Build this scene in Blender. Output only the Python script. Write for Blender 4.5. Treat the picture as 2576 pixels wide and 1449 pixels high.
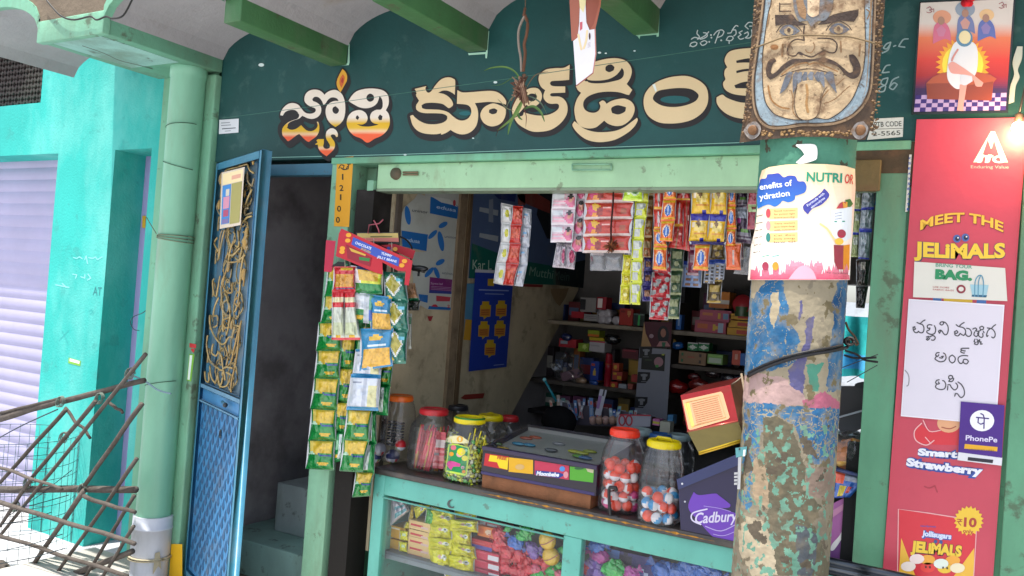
import bpy, bmesh, math, random
from mathutils import Vector, Matrix, noise
random.seed(7)
R = math.radians
for o in list(bpy.data.objects): bpy.data.objects.remove(o)
SC = bpy.context.scene
COL = SC.collection

# ------------------------------------------------------------ camera
YAW, PITCH, ROLL, F = R(30.15), R(1.0), R(4.17), 2130.0
CAM = Vector((0, -2.75, 1.55))
FWD = Vector((-math.sin(YAW)*math.cos(PITCH), math.cos(YAW)*math.cos(PITCH), math.sin(PITCH)))
_r = Vector((math.cos(YAW), math.sin(YAW), 0)); _u = _r.cross(FWD)
RT = _r*math.cos(ROLL) + _u*math.sin(ROLL); UP = -_r*math.sin(ROLL) + _u*math.cos(ROLL)
cd = bpy.data.cameras.new('camera'); cam = bpy.data.objects.new('camera', cd); COL.objects.link(cam)
cam.matrix_world = Matrix(((RT.x, UP.x, -FWD.x, CAM.x), (RT.y, UP.y, -FWD.y, CAM.y), (RT.z, UP.z, -FWD.z, CAM.z), (0, 0, 0, 1)))
cd.sensor_width = 36; cd.lens = 36*F/2576; cd.clip_start = .05; cd.clip_end = 500
SC.camera = cam
# ------------------------------------------------------------ light
SUN_EL, SUN_AZ = R(77), R(200)
w = bpy.data.worlds.new('World'); SC.world = w; w.use_nodes = True
nt = w.node_tree; bg = nt.nodes['Background']
sk = nt.nodes.new('ShaderNodeTexSky'); sk.sky_type = 'NISHITA'; sk.sun_disc = False
sk.sun_elevation = SUN_EL; sk.sun_rotation = SUN_AZ; sk.air_density = 1.0; sk.dust_density = 2.5
hs = nt.nodes.new('ShaderNodeHueSaturation'); hs.inputs['Saturation'].default_value = .55; nt.links.new(sk.outputs[0], hs.inputs['Color']); nt.links.new(hs.outputs[0], bg.inputs[0]); bg.inputs[1].default_value = .15
sd = bpy.data.lights.new('sun', 'SUN'); sd.energy = 4.0; sd.angle = R(.5); sd.color = (1, .95, .88)
sun = bpy.data.objects.new('sun', sd); COL.objects.link(sun)
_sd = Vector((math.sin(SUN_AZ)*math.cos(SUN_EL), math.cos(SUN_AZ)*math.cos(SUN_EL), math.sin(SUN_EL)))
sun.rotation_euler = _sd.to_track_quat('Z', 'Y').to_euler()
SC.view_settings.view_transform = 'Standard'; SC.view_settings.look = 'None'
SC.view_settings.exposure = 1.05; SC.view_settings.gamma = 1.0

# ------------------------------------------------------------ picture coordinates -> points on real surfaces
def ray(x, y): return FWD + RT*((x-1288)/F) - UP*((y-724.5)/F)
def proj(P):
    d = P-CAM; z = d.dot(FWD); return 1288+F*d.dot(RT)/z, 724.5-F*d.dot(UP)/z
def plane(p, n):
    p = Vector(p); n = Vector(n).normalized()
    def f(x, y, off=0.0):
        d = ray(x, y); q = p+n*off; return CAM + d*((q-CAM).dot(n)/d.dot(n))
    return f
def PY(Y): return plane((0, Y, 0), (0, -1, 0))
def PX(X, s=1): return plane((X, 0, 0), (s, 0, 0))
def PZ(Z): return plane((0, 0, Z), (0, 0, 1))
def CYL(cx, cy, r):
    def f(x, y, off=0.0):
        d = ray(x, y); o = Vector((CAM.x-cx, CAM.y-cy)); a = d.x*d.x+d.y*d.y; b = o.x*d.x+o.y*d.y; rr = r+off
        c = o.dot(o)-rr*rr; k = b*b-a*c
        t = (-b-math.sqrt(k))/a if k > 0 else -b/a
        return CAM+d*t
    return f
def at(x, y, Y=0.0): return PY(Y)(x, y)
def T(rx, ry, rw, iw):
    s = rw/iw*.62891; ox = rx*.62891; oy = ry*.62891
    f = lambda p: (ox+p[0]*s, oy+p[1]*s)
    f.s = s; return f
ID = lambda p: (p[0], p[1])
ID.s = 1.0
def H(h):
    if not isinstance(h, str): return h
    h = h.lstrip('#'); c = [int(h[i:i+2], 16)/255 for i in (0, 2, 4)]
    return tuple(x/12.92 if x <= .04045 else ((x+.055)/1.055)**2.4 for x in c)
def mixc(a, b, t): a = H(a); b = H(b); return tuple(a[i]*(1-t)+b[i]*t for i in range(3))
def jit(c, a=.08):
    k = 1+random.uniform(-a, a); return tuple(min(1, max(0, x*k)) for x in H(c))

# ------------------------------------------------------------ mesh builder
class MB:
    def __init__(s): s.v = []; s.f = []; s.c = []; s.s = []
    def add(s, vs, fs, col, smooth=False):
        n = len(s.v); s.v += [tuple(v) for v in vs]
        multi = isinstance(col, list)
        for i, f in enumerate(fs):
            s.f.append([n+k for k in f]); s.c.append(H(col[i]) if multi else H(col)); s.s.append(smooth)
        return s
    def box(s, x0, y0, z0, x1, y1, z1, col, b=0.0):
        return s.obox(Vector(((x0+x1)/2, (y0+y1)/2, (z0+z1)/2)), (Vector((abs(x1-x0)/2, 0, 0)), Vector((0, abs(y1-y0)/2, 0)), Vector((0, 0, abs(z1-z0)/2))), col, b)
    def obox(s, c, ax, col, b=0.0):
        a, bb, d = ax; c = Vector(c)
        if b <= 0:
            vs = [c+a*i+bb*j+d*k for k in (-1, 1) for j in (-1, 1) for i in (-1, 1)]
            fs = [(0, 2, 3, 1), (4, 5, 7, 6), (0, 1, 5, 4), (2, 6, 7, 3), (0, 4, 6, 2), (1, 3, 7, 5)]
            return s.add(vs, fs, col)
        bm = bmesh.new(); bmesh.ops.create_cube(bm, size=2)
        m = Matrix.Identity(4)
        for i, q in enumerate(ax):
            for j in range(3): m[j][i] = q[j]
            m[i][3] = c[i]
        bm.transform(m)
        bmesh.ops.bevel(bm, geom=bm.edges[:], offset=b, segments=2, affect='EDGES', profile=.6)
        s.frombm(bm, col, True); return s
    def frombm(s, bm, col, smooth=False):
        bm.verts.ensure_lookup_table(); bm.verts.index_update()
        s.add([v.co[:] for v in bm.verts], [[v.index for v in f.verts] for f in bm.faces], col, smooth); bm.free()
    def tube(s, pts, r, col, n=6, flat=1.0):
        pts = [Vector(p) for p in pts]; m = len(pts); vs = []; 
        rs = r if isinstance(r, (list, tuple)) else [r]*m
        up = Vector((0, 0, 1))
        for i, p in enumerate(pts):
            t = (pts[min(i+1, m-1)]-pts[max(i-1, 0)]).normalized()
            if abs(t.dot(up)) > .95: a = t.cross(Vector((0, 1, 0))).normalized()
            else: a = t.cross(up).normalized()
            b = t.cross(a).normalized()
            for k in range(n):
                q = 2*math.pi*k/n; vs.append(p+a*math.cos(q)*rs[i]+b*math.sin(q)*rs[i]*flat)
        fs = [(i*n+k, i*n+(k+1) % n, (i+1)*n+(k+1) % n, (i+1)*n+k) for i in range(m-1) for k in range(n)]
        fs += [tuple(range(n))[::-1], tuple((m-1)*n+k for k in range(n))]
        return s.add(vs, fs, col, True)
    def lathe(s, c, prof, col, n=24, sq=0.0, ax=None):
        # prof: (radius, height); sq>0 squares the section; ax = up vector
        c = Vector(c); ax = Vector(ax or (0, 0, 1)).normalized()
        a = ax.cross(Vector((0, 1, 0)) if abs(ax.y) < .9 else Vector((1, 0, 0))).normalized(); b = ax.cross(a)
        vs = []
        for r, h in prof:
            for k in range(n):
                q = 2*math.pi*(k+.5)/n; cx, cy = math.cos(q), math.sin(q)
                g = 1.0
                if sq > 0: g = 1/((abs(cx)**(2+sq*6)+abs(cy)**(2+sq*6))**(1/(2+sq*6)))
                vs.append(c+a*(cx*r*g)+b*(cy*r*g)+ax*h)
        m = len(prof); fs = [(i*n+k, i*n+(k+1) % n, (i+1)*n+(k+1) % n, (i+1)*n+k) for i in range(m-1) for k in range(n)]
        cols = col
        if isinstance(col, list): cols = [col[i] for i in range(m-1) for k in range(n)]
        s.add(vs, fs, cols, True)
        e0 = col[0] if isinstance(col, list) else col; e1 = col[-1] if isinstance(col, list) else col
        if prof[0][0] > 1e-4: s.add(vs[:n], [tuple(range(n))], e0)
        if prof[-1][0] > 1e-4: s.add(vs[-n:], [tuple(range(n))], e1)
        return s
    def ball(s, c, r, col, n=10, sc=(1, 1, 1)):
        m = n//2+1; c = Vector(c); vs = []; fs = []; cols = []
        for i in range(m+1):
            a = math.pi*i/m
            for k in range(n):
                q = 2*math.pi*k/n; vs.append(c+Vector((math.sin(a)*math.cos(q)*r*sc[0], math.sin(a)*math.sin(q)*r*sc[1], math.cos(a)*r*sc[2])))
        for i in range(m):
            for k in range(n):
                fs.append((i*n+k, i*n+(k+1) % n, (i+1)*n+(k+1) % n, (i+1)*n+k)); cols.append(col(i/m, k/n) if callable(col) else col)
        return s.add(vs, fs, cols, True)
    def build(s, name, mat, parent=None):
        me = bpy.data.meshes.new(name); me.from_pydata(s.v, [], s.f)
        me.polygons.foreach_set('use_smooth', s.s)
        ca = me.color_attributes.new('Col', 'FLOAT_COLOR', 'CORNER')
        buf = []
        for f, c in zip(s.f, s.c): buf += [c[0], c[1], c[2], 1.0]*len(f)
        ca.data.foreach_set('color', buf)
        me.materials.append(mat)
        o = bpy.data.objects.new(name, me); COL.objects.link(o)
        if parent: o.parent = parent
        return o

# ---- drawing on surfaces in picture coordinates
def cr(pts, closed=True, n=5, corner=62):
    m = len(pts); out = []
    def P(i): return pts[i % m] if closed else pts[max(0, min(m-1, i))]
    def isc(i):
        if not closed and (i <= 0 or i >= m-1): return True
        a, b, c = P(i-1), P(i), P(i+1)
        t = abs(math.degrees(math.atan2((b[0]-a[0])*(c[1]-b[1])-(b[1]-a[1])*(c[0]-b[0]), (b[0]-a[0])*(c[0]-b[0])+(b[1]-a[1])*(c[1]-b[1]))))
        return t > corner
    k = len(pts[0])
    for i in range(m if closed else m-1):
        p1, p2 = P(i), P(i+1); c1, c2 = isc(i), isc(i+1)
        p0 = p1 if c1 else P(i-1); p3 = p2 if c2 else P(i+2)
        for j in range(n):
            t = j/n
            out.append(tuple(.5*((2*p1[q])+(-p0[q]+p2[q])*t+(2*p0[q]-5*p1[q]+4*p2[q]-p3[q])*t*t+(-p0[q]+3*p1[q]-3*p2[q]+p3[q])*t**3) for q in range(k)))
    if not closed: out.append(tuple(pts[-1]))
    return out
def poly(mb, surf, pts, col, off=0.0, tf=ID, holes=(), cx=0, cy=0, smooth=False, sh=(0, 0)):
    loops = [pts]+list(holes)
    bm = bmesh.new(); 
    for L in loops:
        L = [tf(p) for p in L]
        if smooth: L = cr(L)
        vs = [bm.verts.new((p[0]+sh[0], p[1]+sh[1], 0)) for p in L]
        for i in range(len(vs)): bm.edges.new((vs[i], vs[(i+1) % len(vs)]))
    bmesh.ops.triangle_fill(bm, use_beauty=True, edges=bm.edges[:])
    if cx or cy:
        xs = [v.co.x for v in bm.verts]; ys = [v.co.y for v in bm.verts]
        for k, c, lo, hi in ((0, cx, min(xs), max(xs)), (1, cy, min(ys), max(ys))):
            if not c: continue
            q = lo+c
            while q < hi:
                bmesh.ops.bisect_plane(bm, geom=bm.verts[:]+bm.edges[:]+bm.faces[:], plane_co=(q, 0, 0) if k == 0 else (0, q, 0), plane_no=(1, 0, 0) if k == 0 else (0, 1, 0)); q += c
    bm.verts.ensure_lookup_table(); bm.verts.index_update()
    vs = [surf(v.co.x, v.co.y, off) for v in bm.verts]
    fs = [[v.index for v in f.verts] for f in bm.faces]
    cols = col
    if callable(col):
        cols = []
        for f in bm.faces: c = f.calc_center_median(); cols.append(H(col(c.x, c.y)))
    mb.add(vs, fs, cols); bm.free()
def ell(mb, surf, x, y, rx, ry, col, off=0.0, tf=ID, ang=0, n=20, **k):
    a = R(ang); ca, sa = math.cos(a), math.sin(a)
    poly(mb, surf, [(x+rx*math.cos(t)*ca-ry*math.sin(t)*sa, y+rx*math.cos(t)*sa+ry*math.sin(t)*ca) for t in [2*math.pi*i/n for i in range(n)]], col, off, tf, **k)
def stroke(mb, surf, pts, w, col, off=0.0, tf=ID, closed=False, n=4, sh=(0, 0), sm=True):
    pts = [(p[0], p[1], (p[2] if len(p) > 2 else w)) for p in pts]
    if closed: pts = pts+[pts[0]]
    if sm and len(pts) > 2: pts = cr(pts, False, n, 75)
    P = []
    for p in pts:
        q = tf(p); P.append((q[0]+sh[0], q[1]+sh[1], p[2]*tf.s/2))
    m = len(P); vs = []; cols = []
    e = 0
    for i in range(m):
        a = P[max(i-1, 0)]; b = P[min(i+1, m-1)]; dx, dy = b[0]-a[0], b[1]-a[1]; L = math.hypot(dx, dy) or 1
        nx, ny = -dy/L, dx/L; p = P[i]; o = off+i*6e-6
        vs += [surf(p[0]+nx*p[2], p[1]+ny*p[2], o), surf(p[0]-nx*p[2], p[1]-ny*p[2], o)]
    fs = [(2*i, 2*i+1, 2*i+3, 2*i+2) for i in range(m-1)]
    cc = [col(P[i][0], P[i][1]) for i in range(m-1)] if callable(col) else col
    mb.add(vs, fs, cc)
    for i, k in ((0, 1), (m-1, -1)):
        p = P[i]
        if p[2] < .8: continue
        o = off+m*6e-6+i*1e-6+1e-5
        mb.add([surf(p[0]+p[2]*math.cos(t), p[1]+p[2]*math.sin(t), o) for t in [2*math.pi*j/10 for j in range(10)]], [tuple(range(10))], col(p[0], p[1]) if callable(col) else col)
_tc = {}
def tmesh(s, bold=0.0, space=1.0):
    k = (s, bold, space)
    if k in _tc: return _tc[k]
    cu = bpy.data.curves.new('t', 'FONT'); cu.body = s; cu.size = 1; cu.offset = bold; cu.space_character = space; cu.resolution_u = 3
    o = bpy.data.objects.new('t', cu); COL.objects.link(o); dg = bpy.context.evaluated_depsgraph_get()
    me = o.evaluated_get(dg).to_mesh()
    vs = [(v.co.x, v.co.y) for v in me.vertices]; fs = [tuple(p.vertices) for p in me.polygons]
    o.evaluated_get(dg).to_mesh_clear(); bpy.data.objects.remove(o); bpy.data.curves.remove(cu)
    x0 = min(v[0] for v in vs); x1 = max(v[0] for v in vs)
    vs = [((v[0]-x0)/(x1-x0), v[1]/.73) for v in vs]
    _tc[k] = (vs, fs, (x1-x0)/.73); return _tc[k]
def text(mb, surf, s, a, b, h, col, off=0.0, tf=ID, bold=0.0, arc=0.0, space=1.0, shear=0.0):
    """word s from baseline point a to b (picture coordinates), cap height h"""
    vs, fs, _ = tmesh(s, bold, space); a = tf(a); b = tf(b); h *= tf.s; arc *= tf.s
    dx, dy = b[0]-a[0], b[1]-a[1]; L = math.hypot(dx, dy); ux, uy = dx/L, dy/L
    out = []
    for u, v in vs:
        bx = a[0]+dx*u; by = a[1]+dy*u
        k = arc*4*u*(1-u); sl = arc*4*(1-2*u)/L
        bx += uy*k; by -= ux*k
        nx, ny = uy-sl*ux*-1*0, -ux
        out.append(surf(bx+uy*v*h+ux*shear*v*h-sl*0, by-ux*v*h+uy*shear*v*h, off))
    mb.add(out, fs, col)
def quadf(q):
    def f(u, v):
        a, b, c, d = q  # TL TR BR BL
        return ((a[0]*(1-u)+b[0]*u)*(1-v)+(d[0]*(1-u)+c[0]*u)*v, (a[1]*(1-u)+b[1]*u)*(1-v)+(d[1]*(1-u)+c[1]*u)*v)
    return f
def dsg(D, u, v):
    c = D[0]
    for e in D[1:]:
        if e[0] == 'r':
            if e[1] <= u <= e[3] and e[2] <= v <= e[4]: c = e[5]
        elif e[0] == 'e':
            if ((u-e[1])/e[3])**2+((v-e[2])/e[4])**2 <= 1: c = e[5]
        elif e[0] == 'd':
            if abs(u-e[1])/e[3]+abs(v-e[2])/e[4] <= 1: c = e[5]
        elif e[0] == 'n':   # noisy filling inside a rect
            if e[1] <= u <= e[3] and e[2] <= v <= e[4]: c = jit(e[5], e[6])
        elif e[0] == 's':   # thin printed lines
            if e[1] <= u <= e[3] and e[2] <= v <= e[4] and int(v*e[6]) % 2 == 0: c = e[5]
    return c
def pouch(mb, surf, q, D, bulge=.012, off=0.0, tf=ID, nx=12, ny=14, crk=1.0, back=None):
    q = [tf(p) for p in q]; f = quadf(q); seed = random.random()*50
    vs = []; 
    for j in range(ny+1):
        for i in range(nx+1):
            u, v = i/nx, j/ny
            bu = (4*u*(1-u))**.55*(max(0, 4*(v*.9+.05)*(1-(v*.9+.05))))**.45
            if v < .06 or v > .94: bu *= .12
            pin = 1-.07*math.sin(math.pi*v)**.5*0 + 0
            uu = .5+(u-.5)*(1-.11*math.sin(math.pi*v))
            x, y = f(uu, v)
            n = noise.noise(Vector((u*5+seed, v*5, seed)))*.35*crk + noise.noise(Vector((u*13+seed, v*11, seed)))*.22*crk+math.sin(u*40+seed)*.03*(1 if v < .12 or v > .88 else 0)
            vs.append(surf(x, y, off+bulge*(bu+n*bu)))
    fs = [(j*(nx+1)+i, j*(nx+1)+i+1, (j+1)*(nx+1)+i+1, (j+1)*(nx+1)+i) for j in range(ny) for i in range(nx)]
    cols = [H(dsg(D, (i+.5)/nx, (j+.5)/ny)) for j in range(ny) for i in range(nx)]
    mb.add(vs, fs, cols, True)
    # back skin
    mx, my = 4, 5; vs = []
    for j in range(my+1):
        for i in range(mx+1):
            u, v = i/mx, j/my; x, y = f(u, v); vs.append(surf(x, y, off-bulge*.35*math.sin(math.pi*u)*math.sin(math.pi*v)-.0003))
    mb.add(vs, [(j*(mx+1)+i, j*(mx+1)+i+1, (j+1)*(mx+1)+i+1, (j+1)*(mx+1)+i) for j in range(my) for i in range(mx)], back or '#b9bcc0', True)
def slabq(mb, surf, q, col, th=.004, off=0.0, tf=ID, D=None, nx=1, ny=1, edge=None):
    """a flat piece with real thickness, corners in picture coordinates"""
    q = [tf(p) for p in q]; f = quadf(q)
    vs = [surf(*f(i/nx, j/ny), off+th) for j in range(ny+1) for i in range(nx+1)]
    fs = [(j*(nx+1)+i, j*(nx+1)+i+1, (j+1)*(nx+1)+i+1, (j+1)*(nx+1)+i) for j in range(ny) for i in range(nx)]
    mb.add(vs, fs, [H(dsg(D, (i+.5)/nx, (j+.5)/ny)) for j in range(ny) for i in range(nx)] if D else col)
    n = Vector(surf(*q[0], off+th)); k = [surf(*p, off+th) for p in q]; b = [surf(*p, off) for p in q]
    mb.add(k+b, [(0, 1, 5, 4), (1, 2, 6, 5), (2, 3, 7, 6), (3, 0, 4, 7), (4, 5, 6, 7)], edge or col)

# ------------------------------------------------------------ materials
def mat(name, rough=.6, spec=.5, metal=0.0, bump=0.0, bs=60, dirt=None, da=.0, ds=4.0, thr=.55, var=.12, coat=0.0, col=None, bd=2.0, dirt2=None, da2=0.0, st=1.0):
    m = bpy.data.materials.new(name); m.use_nodes = True; N = m.node_tree; L = N.links; P = N.nodes['Principled BSDF']
    P.inputs['Roughness'].default_value = rough; P.inputs['Specular IOR Level'].default_value = spec; P.inputs['Metallic'].default_value = metal
    P.inputs['Coat Weight'].default_value = coat; P.inputs['Coat Roughness'].default_value = .1
    if col: a = N.nodes.new('ShaderNodeRGB'); a.outputs[0].default_value = (*H(col), 1); src = a.outputs[0]
    else: a = N.nodes.new('ShaderNodeAttribute'); a.attribute_name = 'Col'; src = a.outputs['Color']
    tc = N.nodes.new('ShaderNodeTexCoord')
    def nz(s, det=5, off=0):
        n = N.nodes.new('ShaderNodeTexNoise'); n.inputs['Scale'].default_value = s; n.inputs['Detail'].default_value = det; n.inputs['Roughness'].default_value = .62
        mp = N.nodes.new('ShaderNodeMapping'); mp.inputs['Location'].default_value = (off, off*1.7, off*.3); mp.inputs['Scale'].default_value = (1, 1, st if off in (7.7, 3.1) else 1); L.new(tc.outputs['Object'], mp.inputs[0]); L.new(mp.outputs[0], n.inputs['Vector']); return n.outputs['Fac']
    def mx(fac, a_, b_, mode='MIX'):
        x = N.nodes.new('ShaderNodeMix'); x.data_type = 'RGBA'; x.blend_type = mode
        if isinstance(fac, float): x.inputs[0].default_value = fac
        else: L.new(fac, x.inputs[0])
        for i, q in ((6, a_), (7, b_)):
            if isinstance(q, tuple): x.inputs[i].default_value = (*q, 1)
            else: L.new(q, x.inputs[i])
        return x.outputs[2]
    def ramp(f, a0, a1, m0=0.0, m1=1.0):
        r = N.nodes.new('ShaderNodeMapRange'); r.inputs[1].default_value = a0; r.inputs[2].default_value = a1; r.inputs[3].default_value = m0; r.inputs[4].default_value = m1; L.new(f, r.inputs[0]); return r.outputs[0]
    if var > 0:
        g = ramp(nz(ds*1.3, 6, 3.1), .3, .7, 1-var, 1+var*.6)
        c = N.nodes.new('ShaderNodeCombineColor'); [L.new(g, c.inputs[i]) for i in range(3)]
        src = mx(1.0, src, c.outputs[0], 'MULTIPLY')
    if dirt: src = mx(ramp(nz(ds, 8, 7.7), thr, thr+.16, 0, da), src, H(dirt))
    if dirt2: src = mx(ramp(nz(ds*3.2, 8, 1.3), .6, .66, 0, da2), src, H(dirt2))
    L.new(src, P.inputs['Base Color'])
    if bump > 0:
        b = N.nodes.new('ShaderNodeBump'); b.inputs['Strength'].default_value = bump; b.inputs['Distance'].default_value = .01*bd/2
        L.new(nz(bs, 4, 5.5), b.inputs['Height']); L.new(b.outputs[0], P.inputs['Normal'])
    return m
M = {}
M['plaster'] = mat('plaster', .85, .2, bump=.25, bs=60, dirt='#6f6a5c', da=.55, ds=3, thr=.56, var=.12)
M['vault'] = mat('whitewash', .9, .2, bump=.5, bs=30, dirt='#8a7c66', da=.65, ds=2.6, thr=.56, var=.12, dirt2='#6b5d4a', da2=.12)
M['greenpaint'] = mat('green_paint', .6, .4, bump=.25, bs=45, dirt='#65705a', da=.6, ds=3.2, thr=.50, var=.24, dirt2='#4a4636', da2=.65, st=.35)
M['signpaint'] = mat('sign_paint', .55, .4, bump=.12, bs=70, dirt='#3f8f86', da=.16, ds=2.2, thr=.6, var=.22, dirt2='#a9c2b8', da2=.05)
M['paint'] = mat('lettering_paint', .55, .4, bump=.08, bs=80, var=.06)
M['teal'] = mat('teal_render', .85, .25, bump=.3, bs=70, dirt='#7fd0c6', da=.45, ds=2.2, thr=.50, var=.16, dirt2='#3f968f', da2=.45, st=.5)
M['steel'] = mat('painted_steel', .45, .5, bump=.1, bs=40, dirt='#6d4a30', da=.6, ds=6, thr=.62, var=.14, dirt2='#50382a', da2=.5, st=.5)
M['rusty'] = mat('rusty_steel', .6, .4, bump=.3, bs=50, dirt='#6d4a30', da=.9, ds=6, thr=.47, var=.2, dirt2='#3c2c20', da2=.6)
M['gate'] = mat('gate_enamel', .42, .5, bump=.12, bs=50, dirt='#6a7684', da=.45, ds=6, thr=.56, var=.18)
M['gold'] = mat('gold_enamel', .45, .5, metal=.25, bump=.2, bs=60, dirt='#77705c', da=.6, ds=14, thr=.5, var=.2)
M['pipe'] = mat('pvc_pipe', .4, .5, bump=.03, bs=20, dirt='#6e7a60', da=.5, ds=5, thr=.52, var=.16, st=.3)
M['wood'] = mat('wood', .75, .3, bump=.3, bs=90, dirt='#463626', da=.5, ds=9, thr=.52, var=.2)
M['stick'] = mat('weathered_sticks', .85, .2, bump=.6, bs=50, dirt='#3c342c', da=.6, ds=16, thr=.52, var=.25)
M['ply'] = mat('grimy_board', .75, .3, bump=.15, bs=30, dirt='#5c4630', da=.6, ds=3.2, thr=.52, var=.22, dirt2='#3d3226', da2=.3)
M['dark'] = mat('dark_wall', .8, .3, bump=.15, bs=30, dirt='#4a4444', da=.45, ds=3, thr=.5, var=.2)
M['paper'] = mat('print_paper', .6, .4, bump=.08, bs=18, var=.05)
M['oldpaper'] = mat('aged_paper', .7, .3, bump=.15, bs=22, dirt='#8b8470', da=.35, ds=5, thr=.57, var=.12)
M['vinyl'] = mat('vinyl_print', .4, .5, bump=.35, bs=7, dirt='#7a3434', da=.15, ds=4, thr=.6, var=.07)
M['foil'] = mat('foil_packet', .2, .7, metal=.08, bump=.75, bs=26, var=.1, coat=.6, bd=2)
M['card'] = mat('printed_card', .5, .4, bump=.05, bs=30, var=.08)
M['plastic'] = mat('plastic', .32, .5, bump=.02, bs=20, var=.05)
M['blackm'] = mat('black_metal', .35, .5, bump=.1, bs=50, var=.2)
M['chrome'] = mat('bright_metal', .3, .6, metal=.9, bump=.1, bs=40, var=.15)
M['tin'] = mat('tin_plate', .28, .6, metal=.55, bump=.08, bs=30, var=.15, dirt='#4a3a20', da=.4, ds=8, thr=.6)
M['mask'] = mat('embossed_tin', .6, .35, bump=.5, bs=70, dirt='#6a4f36', da=.85, ds=26, thr=.50, var=.25, dirt2='#4a3826', da2=.75, bd=1)
M['pillar'] = mat('flaking_pillar', .85, .2, bump=.22, bs=90, var=.2, ds=9, bd=1, dirt='#6b6454', da=.5, thr=.56)
M['stone'] = mat('granite', .3, .5, bump=.1, bs=40, dirt='#5c5046', da=.6, ds=9, thr=.5, var=.3)
M['cement'] = mat('cement', .9, .2, bump=.4, bs=25, dirt='#8b8578', da=.5, ds=.8, thr=.5, var=.15)
M['leaf'] = mat('leaf', .5, .4, bump=.1, bs=40, var=.2, ds=20)
M['string'] = mat('string', .8, .2, bump=.3, bs=90, var=.2, ds=20)
M['cloth'] = mat('cloth', .85, .2, bump=.3, bs=25, var=.15)
M['rubber'] = mat('cable_rubber', .5, .4, bump=.1, bs=80, var=.2)
def clear(name, tint, gl=.05, a=.12, rough=.05, bl=.2, mxg=.6, bmp=.3):
    m = bpy.data.materials.new(name); m.use_nodes = True; N = m.node_tree; L = N.links; N.nodes.clear()
    o = N.nodes.new('ShaderNodeOutputMaterial'); t = N.nodes.new('ShaderNodeBsdfTransparent'); t.inputs[0].default_value = (*tint, 1)
    g = N.nodes.new('ShaderNodeBsdfGlossy'); g.inputs['Roughness'].default_value = rough
    d = N.nodes.new('ShaderNodeBsdfDiffuse'); d.inputs[0].default_value = (.7, .7, .72, 1)
    lw = N.nodes.new('ShaderNodeLayerWeight'); lw.inputs[0].default_value = bl
    mr = N.nodes.new('ShaderNodeMapRange'); mr.inputs[3].default_value = gl; mr.inputs[4].default_value = mxg; L.new(lw.outputs['Fresnel'], mr.inputs[0])
    m1 = N.nodes.new('ShaderNodeMixShader'); m1.inputs[0].default_value = a; L.new(t.outputs[0], m1.inputs[1]); L.new(d.outputs[0], m1.inputs[2])
    m2 = N.nodes.new('ShaderNodeMixShader'); L.new(mr.outputs[0], m2.inputs[0]); L.new(m1.outputs[0], m2.inputs[1]); L.new(g.outputs[0], m2.inputs[2])
    n = N.nodes.new('ShaderNodeTexNoise'); n.inputs['Scale'].default_value = 18; b = N.nodes.new('ShaderNodeBump'); b.inputs['Strength'].default_value = bmp; b.inputs['Distance'].default_value = .006
    tc = N.nodes.new('ShaderNodeTexCoord'); L.new(tc.outputs['Object'], n.inputs['Vector'])
    L.new(n.outputs[0], b.inputs['Height']); L.new(b.outputs[0], g.inputs['Normal']); L.new(m2.outputs[0], o.inputs[0]); return m
M['clear'] = clear('clear_plastic', (.97, .975, .98), .05, .03, .07)
M['glass'] = clear('case_glass', (.98, .99, .985), .02, .008, .02, .1, .4, .05)
M['bag'] = clear('polythene', (.9, .9, .92), .10, .10, .15)

# ------------------------------------------------------------ things
def thing(name, label, cat, group=None):
    o = bpy.data.objects.new(name, None); COL.objects.link(o); o.empty_display_size = .05
    return tag(o, label, cat, group)
def tag(o, label=None, cat=None, group=None, kind=None):
    if label: o['label'] = label
    if cat: o['category'] = cat
    if group: o['group'] = group
    if kind: o['kind'] = kind
    return o
ORD = ['first', 'second', 'third', 'fourth', 'fifth', 'sixth', 'seventh', 'eighth', 'ninth', 'tenth']

# ============================================================ SETTING
b = MB()
b.add([(-60, -60, 0), (60, -60, 0), (60, 60, 0), (-60, 60, 0)], [(0, 1, 2, 3)], '#b2b2b6')
tag(b.build('ground', M['cement']), kind='structure')
b = MB(); b.box(-3.95, -.75, 0, 2.2, 0, .15, '#b4b1ab', .01); b.box(-3.26, 0, 0, 2.2, 2.6, .152, '#6b675e')
tag(b.build('pavement', M['cement']), kind='structure')

# ------------------------------------------------------------ shop building
G1, G2, G3 = '#5f9d78', '#7fb896', '#6aa588'
shop = thing('shop_building', 'small green shop building with dark teal sign wall and open counter front', 'shop')
ARC = [(-4.46, -3.74), (-3.28, -2.59), (-2.50, -1.875), (-1.785, -1.175), (-1.085, -.475), (-.385, .225), (.315, .925), (1.015, 1.7)]
SPZ, RISE, YF = 2.605, .135, -.59
def arcz(x, a, c, rise=RISE): 
    t = (x-(a+c)/2)/((c-a)/2); return SPZ+rise*math.sqrt(max(0, 1-t*t))**1.15
# sign wall
b = MB(); b.box(-3.30, 0, 2.117, 1.7, .14, 2.98, '#1b4b49')
sw = b.build('sign_wall', M['signpaint'], shop)
# wall above and beside the door, pilaster
b = MB(); b.box(-3.70, 0, 0, -3.28, .16, 2.98, '#6fa888'); b.box(-3.36, -.035, 0, -3.28, .01, 2.53, '#78b090', .008)
b.build('pilaster', M['greenpaint'], shop)
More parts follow.
